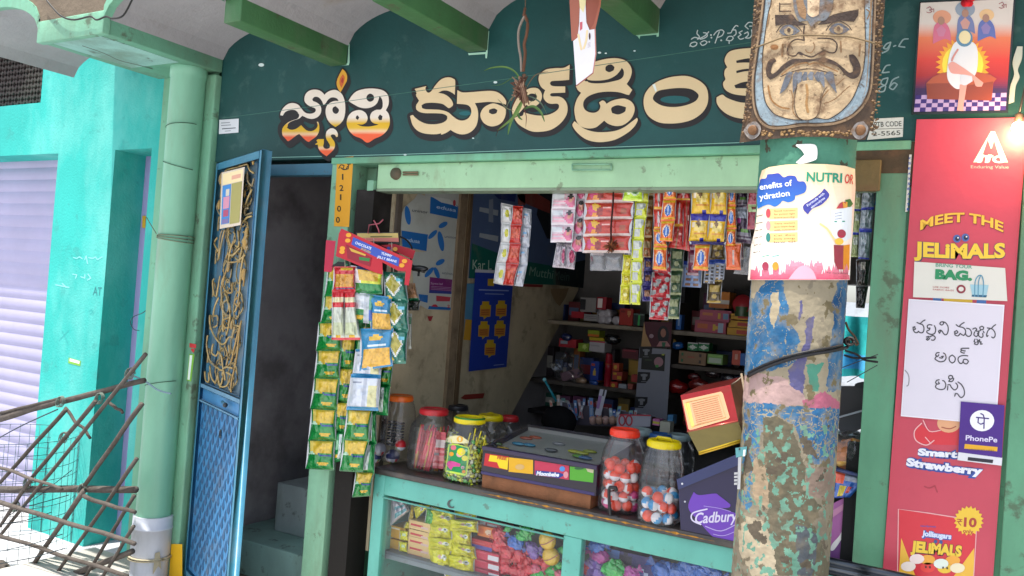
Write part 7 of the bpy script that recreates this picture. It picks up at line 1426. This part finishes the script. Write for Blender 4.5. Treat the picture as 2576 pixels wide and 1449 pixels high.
# right pane goods
BOX = '#2f2a6c'
carton(B3, 600, 1270, 925, 1430, .12, .12, K(BOX, ('e',.35,.35,.14,.3,'#1c1838'), ('e',.14,.3,.14,.3,'#4a74b8'), ('e',.7,.66,.15,.12,'#a8b4d4'), ('e',.7,.66,.10,.06,'#4c4c9c'), ('r',0,.0,1,.05,'#4a5cb0')), 'carton', 'large dark violet carton with a pale oval behind the right pane', 'carton', slope=.18)
for x, y, r, c in ((545,1262,46,'blue'),(560,1320,50,'pink'),(530,1375,50,'violet'),(540,1425,55,'violet'),(655,1410,70,'green'),(980,1420,70,'blue'),(1050,1430,60,'blue'),(1130,1400,60,'blue'),(1200,1420,60,'blue'),(1240,1410,50,'blue'),(760,1430,45,'pink'),(1300,1440,50,'blue'),(480,1400,40,'red')):
    sweet(x, y, r*1.0, {'pink': '#a82c8c'}.get(c, gs[c]), {'blue': 'blue foil sweet behind the right pane of the counter', 'pink': 'magenta foil sweet behind the right pane of the counter', 'violet': 'violet foil sweet at the left edge of the right pane', 'green': 'green foil sweet beside the violet carton', 'red': 'red foil sweet by the mullion in the right pane'}[c], c+' sweets behind the right pane', B3, .09)

# ============================================================ ON THE COUNTER
PZc = PZ(CZ)
def kk(P): return (P-CAM).dot(FWD)/F
def jar(cx, by, ty, hw, lhw, lid, label, sq=.25, lidh=.022, H_=None, grp=None, tint='clear', dome=0, ring_=None):
    """glass sweet jar: bottom front at (cx,by) on the counter, lid top at ty; or placed by its lid when H_ is given"""
    if H_: P = PZ(CZ+H_)(cx, ty); k = kk(P); r = hw*k; cpt = Vector((P.x, P.y, CZ)); Hh = H_
    else:
        P = PZc(cx, by); k = kk(P); r = hw*k; cpt = Vector((P.x-.35*r, P.y+r*.9, CZ)); Hh = (by-ty)*k*.97
    lr = lhw*k; t = thing('sweet_jar', label, 'jar', grp)
    b = MB(); n = Hh-lidh
    b.lathe(cpt+Vector((0, 0, .001)), [(r*.55, 0), (r*.9, .003), (r*.97, .012), (r*.98, n*.30), (r*.94, n*.32), (r*.98, n*.34), (r*.98, n*.62), (r*.94, n*.64), (r*.97, n*.67), (r*.90, n*.80), (lr*1.0, n*.93), (lr*.92, n*.96), (lr*.92, n)], '#ffffff', 28, sq=sq); b.build('body', M[tint], t)
    b = MB(); pr = [(lr*.9, n-.004), (lr, n-.002), (lr*1.01, n+lidh*.7), (lr*.93, n+lidh), (lr*.80, n+lidh*1.02), (lr*.76, n+lidh*.86), (.001, n+lidh*(.86+dome))]
    b.lathe(cpt, pr, lid if not ring_ else [lid, lid, ring_, lid, lid, lid], 32)
    for i in range(40): a = 2*math.pi*i/40; b.obox(cpt+Vector((math.cos(a)*lr*1.01, math.sin(a)*lr*1.01, n+lidh*.34)), (Vector((-math.sin(a), math.cos(a), 0))*lr*.03, Vector((math.cos(a), math.sin(a), 0))*.0007, Vector((0, 0, lidh*.32))), lid)
    b.build('lid', M['plastic'], t)
    return cpt, r, n
random.seed(9)
# red sticks jar
c, r, n = jar(1068, 1192, 1028, 54, 37, '#b8262e', 'squat clear jar with a red lid packed with red sweet sticks'); 
for i in range(64):
    a = random.uniform(-2.9, .2); rr = r*random.uniform(.25, .78); p0 = c+Vector((rr*math.cos(a), rr*math.sin(a), .008)); l = random.uniform(.55, .80)*n; p1 = p0+Vector((random.uniform(.01, .05), random.uniform(-.01, .02), l))
    p1 = c+Vector((max(-r*.7, min(r*.7, (p1-c).x)), max(-r*.7, min(r*.7, (p1-c).y)), (p1-c).z))
    b = MB(); cc = random.choice(['#c01c30', '#b8182c', '#cc3040', '#b8862c', '#c22840']); b.tube([p0, p0+(p1-p0)*.33, p0+(p1-p0)*.66, p1], [.004, .0088, .0088, .003], cc, 6, .6); 
    tag(b.build('sweet_stick', M['foil']), 'foil wrapped red or gold sweet stick inside the red lidded jar', 'sweet', 'sweet sticks in the red lidded jar')
b = MB(); S = PY(c.y-r*.2); slabq(b, PY(c.y-r*.55), [(1092,1085),(1122,1088),(1118,1180),(1088,1178)], '#a81c30', .004, 0, ID, D=['#a81c30', ('r', .1, .25, 1, .4, '#b8a8a4'), ('r', .1, .6, .5, .75, '#8c8488'), ('s', 0, .45, 1, .95, '#c06a6c', 16)], nx=4, ny=14); tag(b.build('packet', M['foil']), 'red sachet with a pale band standing in the red lidded jar', 'packet')
# green label jar
c, r, n = jar(1160, 1218, 1049, 54, 40, '#d9c60c', 'clear jar of green and yellow sweets with a yellow lid and green label', ring_='#1f7a34')
base = MB(); base.ball((0, 0, 0), .0105, '#b8c430', 8, (1.2, .8, .8)); base.add([(-.012, 0, 0), (-.022, .004, .007), (-.022, -.004, -.007), (.012, 0, 0), (.022, .004, .007), (.022, -.004, -.007)], [(0, 1, 2), (3, 4, 5)], '#7fb02c')
protos = []
for cc in ('#b9c42c', '#4ca43c', '#d4d44c', '#c8ccb4'):
    q = MB(); q.v = base.v[:]; q.f = base.f; q.s = base.s; q.c = [H(cc)]*len(base.f); protos.append(q)
first = {}
for lay in range(9):
    for i in range(15):
        a = -math.pi+math.pi*(i+.5*(lay % 2))/14.5*1.15-.1; rr = r*.83; z = .013+lay*.0185; 
        if lay > 6 and i % 2: continue
        p = c+Vector((rr*math.cos(a)+random.uniform(-.003, .003), rr*math.sin(a), z+random.uniform(-.003, .003))); k = random.randrange(4)
        if k not in first: o = protos[k].build('boiled_sweet', M['foil']); first[k] = o
        else: o = first[k].copy(); COL.objects.link(o)
        o.location = p; o.rotation_euler = (random.uniform(-1, 1), random.uniform(-1, 1), random.uniform(-1.5, 1.5)); tag(o, 'small green or yellow wrapped sweet inside the yellow lidded label jar', 'sweet', 'wrapped sweets in the green label jar')
for i in range(10):
    a = random.uniform(-1.3, -.1); rr = r*.80; p = c+Vector((rr*math.cos(a), rr*math.sin(a), .05+.009*i)); b = MB(); b.tube([p, p+Vector((random.uniform(-.012, .03), 0, .085))], .003, '#cfc01c', 6); tag(b.build('yellow_stick', M['plastic']), 'thin yellow stick inside the jar with the green label', 'sweet', 'yellow sticks in the green label jar')
b = MB(); U8 = T(1480, 1550, 520, 1838); S = CYL(c.x, c.y, r*1.0)
poly(b, S, [(1110,800),(1240,800),(1400,850),(1410,900),(1370,1230),(1340,1250),(1060,1190),(1070,1100)], '#bcd84c', .001, U8, cx=5); poly(b, S, [(1125,820),(1240,815),(1385,860),(1350,1220),(1080,1170)], '#148a4a', .0016, U8, cx=5)
for x, y, rr, cc in ((1150,940,34,'#dc9a20'),(1290,910,60,'#e3d42c'),(1265,945,44,'#d9a8a4'),(1340,1000,44,'#e0d840'),(1180,850,40,'#d06a74'),(1360,890,20,'#9cd0a4'),(1310,1130,26,'#c49aa8'),(1325,1190,26,'#e08c2c')): ell(b, S, x, y, rr, rr*.9, cc, .0021+.0001*(int(x) % 4), U8, n=14)
poly(b, S, [(1080,1080),(1110,1040),(1180,1045),(1280,1080),(1270,1120),(1180,1120),(1150,1170),(1100,1120)], '#c8488c', .0028, U8, smooth=True)
poly(b, S, [(1065,760),(1110,700),(1210,680),(1290,690),(1400,760),(1390,790),(1240,790),(1140,780)], '#d9d2a0', .0016, U8, smooth=True, cx=5); ell(b, S, 1270, 730, 45, 45, '#dca83c', .0022, U8)
tag(b.build('jar_label', M['paper']), 'green printed label with fruit dots on the yellow lidded jar', 'label')
# dark strips jar and toys
c, r, n = jar(985, 1168, 992, 40, 32, '#d4641c', 'clear jar with an orange lid behind the hanging packets')
for i in range(9):
    b = MB(); b.box(c.x-r*.5, c.y-r*.5, c.z+.07+i*.012, c.x+r*.55, c.y-r*.1, c.z+.076+i*.012, '#2a2a34', .001); tag(b.build('black_strip', M['plastic']), 'thin black strip stacked inside the orange lidded jar', 'strip', 'black strips in the orange lidded jar')
for i, (x, y, rr, c1) in enumerate(((988,1148,.030,'#1c2450'),(955,1130,.028,'#b8bcc8'),(1008,1120,.024,'#b8242c'),(945,1150,.024,'#1c3070'))):
    b = MB(); p = PZ(CZ+.05)(x, y); q = ray(x, y); p = PY(c.y-r*.6)(x, y); b.ball(p, rr, lambda v, u, c1=c1: c1 if v < .55 else random.choice(['#b8bcc4', '#b82c34', '#8fa05c', '#c4c8d0']), 12); tag(b.build('toy_ball', M['plastic']), ('navy toy ball with a white and red patterned base', 'pale grey toy ball at the jar edge', 'red toy ball behind the navy one', 'dark blue toy ball lowest at the left')[i]+', in the orange lidded jar', 'toy ball')
jar(1073, 0, 991, 45, 32, '#b8202c', 'clear jar with a red lid standing behind the red sticks jar', H_=.235)
jar(1235, 0, 1043, 42, 31, '#d8c40c', 'clear jar with a domed yellow lid behind the green label jar', H_=.215, dome=.7)
jar(1283, 0, 1046, 34, 22, '#b8282c', 'small clear jar with a red lid behind the display tray', H_=.19)
jar(1150, 0, 1018, 42, 28, '#2c2c30', 'shadowy clear jar with a black lid at the back of the counter', H_=.20)
jar(1610, 0, 1078, 40, 30, '#9cb0b0', 'clear jar with a pale grey lid behind the orange lidded jar', H_=.21)
jar(1662, 0, 1090, 40, 29, '#2f5f9c', 'clear jar with a blue lid behind the yellow lidded toy jar', H_=.20)
jar(1708, 0, 1092, 42, 30, '#8fa4a4', 'clear jar with a clear grey lid next to the blue lidded jar', H_=.20)
# two jars of toy balls
def ballsjar(c, r, n, top, cols, label, grp, br=.0195):
    z = br+.006; lay = 0
    while z < top:
        m = 8
        for i in range(m):
            a = 2*math.pi*(i+.5*(lay % 2))/m+random.uniform(-.1, .1)+.2; rr = (r*.93-br)
            if random.random() < .12 and lay > 1: continue
            c1, c2 = random.choice(cols); th = random.uniform(0, 6.28); b = MB()
            ax = Vector((math.cos(th), random.uniform(-.3, .3), math.sin(th))).normalized(); p = c+Vector((rr*math.cos(a), rr*math.sin(a), z+random.uniform(-.005, .005)))
            b.ball(p, br, c1, 14)
            for k in range(len(b.f)):
                ctr = sum((Vector(b.v[q]) for q in b.f[k]), Vector())/len(b.f[k])
                if (ctr-p).dot(ax) > 0: b.c[k] = H(c2)
            tag(b.build('toy_ball', M['plastic']), label, 'toy ball', grp)
        z += br*1.75; lay += 1
c, r, n = jar(1557, 1297, 1079, 53, 38, '#e03c28', 'tall clear jar with an orange red lid, half full of toy balls', lidh=.024)
ballsjar(c, r, n, n*.64, [('#e0401c', '#d9d6d4'), ('#e0401c', '#e0401c'), ('#e0401c', '#d8d8dc'), ('#d84088', '#dcdcde'), ('#e0401c', '#e0401c')], 'orange, white or pink toy ball in the orange lidded jar', 'toy balls in the orange lidded jar')
c, r, n = jar(1658, 1326, 1108, 53, 43, '#dcc80c', 'clear jar with a yellow handled lid and wavy sides, holding toy balls', lidh=.022)
ballsjar(c, r, n, n*.42, [('#e0401c', '#d9d6d4'), ('#2a90c8', '#dcdcde'), ('#e0401c', '#e0401c'), ('#dcdcde', '#2a90c8'), ('#e0401c', '#d8d8dc')], 'orange, white or blue toy ball in the yellow lidded jar', 'toy balls in the yellow lidded jar')
b = MB(); zt_ = c.z+n+.024
b.tube([c+Vector((-r*.45, 0, n+.018)), c+Vector((-r*.3, -.005, n+.03)), c+Vector((r*.3, -.005, n+.03)), c+Vector((r*.45, 0, n+.018))], .005, '#d4c010', 6); tag(b.build('lid_handle', M['plastic']), 'raised yellow handle on the lid of the wavy toy jar', 'handle')
b = MB(); S = PY(-.006); b.tube([S(*B3(p)) for p in cr([(632,1062),(625,1000),(622,900),(632,880),(665,882),(672,905)], False)], .006, '#171719', 8); b.tube([S(*B3((632,1062))), S(*B3((690,1075)))], .005, '#171719', 8)
tag(b.build('iron_hook', M['blackm']), 'black iron hook standing at the counter edge before the toy jar', 'hook')
# display tray
tr = thing('display_tray', 'dark purple display tray with a glass lid and bright label cards', 'display tray')
P0 = PZc(1209, 1224); P1 = PZc(1484, 1283); yF = (P0.y+P1.y)/2; x0 = at(1209, 1224, yF).x; x1 = at(1484, 1283, yF).x
hz1 = at(1484, 1245, yF).z; hz2 = at(1497, 1172, yF).z
b = MB(); b.box(x0+.004, yF, CZ, x1, yF+.30, hz1, '#86583a', .002); b.build('cardboard_base', M['wood'], tr)
b = MB(); yb2 = yF+.34; zb2 = hz2+.045
def tbox(xa, ya, za, xb, yb_, zb_, c): b.box(xa, ya, za, xb, yb_, zb_, c, .002)
tbox(x0, yF-.004, hz1, x1+.02, yF+.008, hz2, '#1d1626'); tbox(x0, yF-.012, hz2-.012, x1+.02, yF+.01, hz2+.004, '#2a2040'); tbox(x0, yF-.006, hz1+.0005, x1+.015, yF-.003, hz1+.012, '#2c2258')
b.add([(x0, yF, hz1), (x0, yb2, hz1), (x0, yb2, zb2), (x0, yF, hz2), (x0+.008, yF, hz1), (x0+.008, yb2, hz1), (x0+.008, yb2, zb2), (x0+.008, yF, hz2)], [(0, 1, 2, 3), (4, 5, 6, 7), (3, 2, 6, 7)], '#221a30')
b.add([(x1+.02, yF, hz1), (x1+.02, yb2, hz1), (x1+.02, yb2, zb2), (x1+.02, yF, hz2), (x1+.012, yF, hz1), (x1+.012, yb2, hz1), (x1+.012, yb2, zb2), (x1+.012, yF, hz2)], [(0, 1, 2, 3), (4, 5, 6, 7), (3, 2, 6, 7)], '#221a30')
tbox(x0, yb2, hz1, x1+.02, yb2+.008, zb2+.01, '#1d1626'); tbox(x0+.009, yb2-.012, hz1+.03, x1+.011, yb2-.002, zb2, '#a8a8a4')
b.add([(x0+.009, yF+.01, hz2-.022), (x1+.011, yF+.01, hz2-.022), (x1+.011, yb2-.002, zb2-.012), (x0+.009, yb2-.002, zb2-.012)], [(0, 1, 2, 3)], '#949a94'); b.build('case', M['plastic'], tr)
b = MB(); b.add([(x0, yF, hz2+.005), (x1+.02, yF, hz2+.005), (x1+.02, yb2, zb2+.011), (x0, yb2, zb2+.011)], [(0, 1, 2, 3)], '#ffffff'); b.build('lid', M['clear'], tr)
b = MB(); S = PY(yF-.005)
for q, c1 in (([(1470,662),(1622,684),(1612,770),(1460,740)], '#b8242c'),): poly(b, S, q, c1, 0, B2); poly(b, S, [(1500,672),(1618,690),(1612,768),(1560,755),(1545,720),(1490,712)], '#e0c41c', .001, B2); text(b, S, 'FREE', (1545,698), (1605,706), 18, '#c0502c', .002, B2, bold=.04)
for q, c1 in (([(-20,688),(135,705),(135,796),(-22,780)], '#d8a41c'), ([(145,708),(366,742),(364,832),(145,800)], '#b8324e'), ([(372,746),(526,764),(520,850),(370,832)], '#4f9c2c')): poly(b, S, q, c1, 0, B3)
poly(b, S, [(150,772),(300,785),(340,800),(300,822),(150,798)], '#1c3c8c', .001, B3); text(b, S, 'Moonbebe', (155,802), (300,812), 26, '#dfe2ec', .002, B3, bold=.05, shear=.2); ell(b, S, 322, 762, 18, 17, '#4a86c8', .001, B3, n=12); ell(b, S, 345, 800, 16, 22, '#d08c94', .0012, B3, n=12)
poly(b, S, [(470,752),(524,762),(520,790),(485,780)], '#b4b08c', .001, B3); ell(b, S, 50, 750, 30, 18, '#c9a464', .001, B3); ell(b, S, 430, 758, 30, 10, '#2c5c34', .0012, B3)
b.build('label_card', M['card'], tr)
random.seed(4)
for i, (x, y, c1) in enumerate(((40,600,'#2a90b4'),(110,608,'#2a90b4'),(150,560,'#c0603c'),(90,565,'#b4583c'),(400,650,'#b4b82c'),(450,660,'#a8b43c'),(500,650,'#8f9c2c'),(470,690,'#3c6c9c'),(430,680,'#5c9c2c'),(300,600,'#8f9498'),(250,640,'#5c6468'),(-60,630,'#b0982c'),(-100,600,'#4c6c3c'))):
    b = MB(); p = plane((0, yF, hz2-.012), (0, -(zb2-hz2), (yb2-yF)))(*B3((x, y))); b.ball(p, .020, c1, 10, (1.5, .8, .35)); tag(b.build('sweet', M['foil']), '%s wrapped piece under the glass lid of the display tray, number %s from the left end' % (('turquoise','turquoise','orange','orange','lime','lime','olive','blue','green','grey','dark grey','ochre','dark green')[i], i) if 0 else ('%s foil piece lying under the lid of the purple display tray' % ('turquoise','turquoise','burnt orange','burnt orange','lime','lime','olive','blue','leaf green','pale grey','dark grey','ochre','dark green')[i]), 'sweet', 'foil pieces in the display tray')
# purple chocolate dispenser
cb = thing('chocolate_display', 'dark blue chocolate display box with a purple splash beside the pillar', 'display box')
S = PY(-.006); q = [(1706,1214),(1985,1098),(1975,1400),(1711,1352)]
b = MB(); F_ = [S(*p) for p in q]; zlo = CZ; F_[3].z = zlo+.0005; F_[2].z = zlo+.0005; Bk = [p+Vector((0, .26, 0)) for p in F_]
b.add(F_+Bk, [(0, 1, 2, 3), (4, 5, 6, 7), (0, 1, 5, 4), (1, 2, 6, 5), (2, 3, 7, 6), (3, 0, 4, 7)], '#1c1740'); b.build('box', M['plastic'], cb)
b = MB(); slabq(b, S, [(1702,1206),(1990,1086),(1990,1116),(1706,1232)], '#26305e', .008, .001); ell(b, PY(-.016), 1716, 1217, 2.6, 2.6, '#c9ccd4', 0); ell(b, PY(-.008), 1723, 1262, 2.4, 2.4, '#b9bcc8', 0); b.build('rail', M['plastic'], cb)
b = MB(); S = PY(-.0075)
poly(b, S, [(1165,910),(1200,930),(1300,920),(1330,935),(1400,990),(1390,1010),(1320,1015),(1400,1035),(1470,1060),(1560,1100),(1540,1290),(1435,1250),(1350,1235),(1280,1190),(1200,1100),(1130,1010)], '#6c40b0', 0, B3, smooth=True)
text(b, S, 'Cadbury', (1168,1112), (1440,1096), 70, '#d6cfe8', .001, B3, bold=.02, shear=.22)
stroke(b, S, [(1250,1020),(1160,1045),(1155,1090),(1210,1118)], 9, '#d6cfe8', .0012, B3); stroke(b, S, [(1240,1130),(1340,1160),(1450,1110)], 6, '#b8a8dc', .001, B3); stroke(b, S, [(1290,1180),(1360,1190),(1460,1150)], 4, '#b8a8dc', .001, B3); stroke(b, S, [(1230,1000),(1330,1015),(1400,1035)], 5, '#a48cd4', .001, B3)
b.build('print', M['card'], cb)

# ============================================================ BESIDE AND ON THE PILLAR
tn = thing('tin_box', 'red and gold tin box with a parchment label hung beside the pillar', 'tin')
B3p = lambda p, Y: PY(Y)(*B3(p))
A_, B_, C_, D_ = B3p((1080,290), -.50), B3p((1400,222), -.50), B3p((1450,455), -.575), B3p((1125,522), -.575)
E_, F2 = B3p((1490,582), -.53), B3p((1200,667), -.53)
bk = Vector((.01, .13, .02)); 
b = MB(); V = [A_, B_, C_, D_, E_, F2, A_+bk, B_+bk, E_+bk*.8, F2+bk*.8]
b.add(V, [(0, 1, 2, 3), (0, 1, 7, 6), (1, 2, 4, 8, 7), (0, 3, 5, 9, 6), (6, 7, 8, 9), (5, 4, 8, 9)], ['#80161a', '#5c1614', '#5a3a2c', '#6a3c28', '#4a3a20', '#6c5f2c'])
b.add([D_, C_, E_, F2], [(0, 1, 2, 3)], '#6c6234'); b.build('tin_body', M['tin'], tn)
nrm = (C_-D_).cross(A_-D_).normalized(); nrm = -nrm if nrm.y > 0 else nrm; S = plane(A_, nrm)
b = MB(); lab = [(1092,322),(1340,266),(1352,280),(1396,432),(1385,444),(1142,515),(1130,505)]
poly(b, S, lab, '#a87c5a', .001, B3); stroke(b, S, [(1115,335),(1325,288),(1370,430),(1150,490),(1115,335)], 4, '#9a7444', .002, B3, sm=False); poly(b, S, [(1105,345),(1135,335),(1170,490),(1150,500)], '#c79a48', .0016, B3)
for k in range(11): stroke(b, S, [(1150+k*3.5,345+k*13.0),(1318+k*3.7,304+k*13.0)], 3, '#8a5c3c', .002, B3)
b.build('label', M['paper'], tn)
nr2 = (C_-D_).cross(F2-D_).normalized(); nr2 = -nr2 if nr2.y > 0 else nr2; S = plane(D_, nr2)
b = MB(); b.tube([F2+Vector((0, -.002, .006)), E_+Vector((0, -.002, .006))], .0035, '#d4b42c', 6); b.tube([F2, E_], .003, '#c09c28', 6); b.tube([D_+Vector((0, -.002, 0)), C_+Vector((0, -.002, 0))], .0025, '#a04a3c', 6); b.build('rim', M['tin'], tn)
b = MB(); S = PY(-.50); b.tube([B_+Vector((0, .01, 0)), S(*B3((1440,200))), S(*B3((1475,170)))], .0016, '#8a8070', 4); b.tube([S(*B3((1478,640))), S(*B3((1500,320))), S(*B3((1470,150)))], .003, '#8c7c68', 5); b.build('hanging_wire', M['string'], tn)
ky = thing('key', 'steel key with a teal plastic head hanging at the pillar side', 'key')
S = CYL(PCX, PCY, PRR+.010); S = PY(-.585)
b = MB(); slabq(b, S, [(1432,628),(1506,618),(1502,672),(1436,690)], '#4a8488', .004, 0, B3); ell(b, PY(-.590), *B3((1458, 635)), 2.4, 2.6, '#16282a', 0); poly(b, PY(-.590), [(1483,640),(1498,638),(1494,680),(1480,682)], '#c9d8d8', 0, B3); b.build('head', M['plastic'], ky)
b = MB(); slabq(b, S, [(1450,688),(1470,686),(1462,892),(1444,892)], '#b4b6b8', .003, 0, B3); 
for k in range(4): slabq(b, S, [(1424,785+k*22),(1450,783+k*22),(1448,797+k*22),(1424,799+k*22)], '#b4b6b8', .003, 0, B3)
b.build('blade', M['chrome'], ky)
# things seen between the pillar and the right post
PG = PY(.10)
b = MB(); slabq(b, PY(.06), [(640,1010),(850,905),(836,1352),(650,1352)], '#9c5c94', .02, 0, B4); poly(b, PY(.038), [(640,1060),(800,960),(780,1010),(640,1110)], '#b47c9c', .0005, B4); poly(b, PY(.038), [(640,1340),(700,1240),(835,1120),(832,1220),(740,1340)], '#6a3c78', .0004, B4)
poly(b, PY(.038), [(765,950),(850,915),(846,975),(800,1020),(798,1100),(760,1190),(700,1280),(672,1282),(690,1240),(740,1180),(770,1090),(772,1010)], '#d8d4d4', .001, B4, smooth=True)
tag(b.build('display_board', M['card']), 'pink and violet board with a white swoosh between pillar and right post', 'board')
cpack([(690,770),(940,830),(800,945),(690,950)], ['#2b5cb0', ('r', 0, 0, .35, .45, '#d8502c'), ('r', .2, .5, .5, .9, '#c9b42c'), ('n', .35, .0, 1, .25, '#8a90a0', .2), ('r', .55, .5, .7, .8, '#b8302c')], 'blue, orange and yellow snack bag above the pink board', .03, .02, None, B4, crk=2)
b = MB(); b.tube([PY(.015)(*B4((700,762))), PY(.015)(*B4((940,825)))], .006, '#2a3560', 8); tag(b.build('bar', M['plastic']), 'thin navy bar lying across the snack bag top', 'bar')
b = MB(); c0 = PY(.08)(*B4((810, 680))); b.ball(c0, .058, '#a8602c', 18, (1.05, .7, .8))
for i in range(len(b.v)): p = Vector(b.v[i]); b.v[i] = tuple(c0+(p-c0)*(1+.35*noise.noise(p*45)+.2*noise.noise(p*130)))
b.c = [jit('#b0682c' if random.random() < .8 else '#c89a3c', .2) for _ in b.c]; tag(b.build('fried_snack', M['wood']), 'golden brown fried snack in a clear bag right of the pillar', 'snack')
b = MB(); b.ball(c0+Vector((0, 0, .012)), .074, '#ffffff', 16, (1.1, .75, .95))
for i in range(len(b.v)): p = Vector(b.v[i]); b.v[i] = tuple(c0+(p-c0)*(1+.25*noise.noise(p*30)))
tag(b.build('clear_bag', M['clear']), 'clear bag round the fried snack right of the pillar', 'bag')
b = MB(); slabq(b, PY(.2), [(700,455),(950,368),(945,470),(760,560)], '#33343a', .05, 0, B4); stroke(b, PY(.14), [(735,430),(940,372)], 12, '#8f949c', .0, B4); slabq(b, PY(.26), [(640,230),(960,230),(950,380),(640,470)], '#2f2d30', .04, 0, B4); ell(b, PY(.21), 900, 225, 70, 22, '#1f2226', .001, B4); tag(b.build('weighing_scale', M['plastic']), 'dark weighing scale with a slanted grey edge right of the pillar', 'scale')
b = MB(); b.box(-.36-.03, .03, .2, -.352, .5, 1.2, '#141416'); tag(b.build('dark_gap_panel', M['dark']), 'black panel added as the dark gap beside the right post', 'panel')  # black box painted in where there is only a dark upright gap
b = MB(); S = PY(-.09)
for k, (dy, c1) in enumerate(((0, '#4a5058'), (22, '#30353c'), (44, '#5a6068'), (68, '#2c3036'))):
    P = S(*B4((640, 1345+dy))); Q = S(*B4((1010, 1425+dy))); b.tube([P, Q+(Q-P)*.6], .011, c1, 10)
tag(b.build('metal_rail', M['chrome']), 'ribbed dark metal rail across the foot of the picture right of the pillar', 'rail')

# ============================================================ tidy: origins at each thing's base
bpy.context.view_layer.update()
for o in list(bpy.data.objects):
    if o.parent: continue
    ch = [c for c in o.children_recursive if c.type == 'MESH'] if o.type == 'EMPTY' else ([o] if o.type == 'MESH' else [])
    if not ch or (o.type == 'MESH' and (o.data.users > 1 or o.location.length > 0 or o.get('kind') == 'structure')): continue
    pts = [v.co for c in ch for v in c.data.vertices]
    lo_ = Vector((min(p.x for p in pts), min(p.y for p in pts), min(p.z for p in pts))); hi = Vector((max(p.x for p in pts), max(p.y for p in pts), max(p.z for p in pts)))
    base = Vector(((lo_.x+hi.x)/2, (lo_.y+hi.y)/2, lo_.z))
    done = set()
    for c in ch:
        if c.data.name in done: continue
        done.add(c.data.name); c.data.transform(Matrix.Translation(-base))
    o.location = base
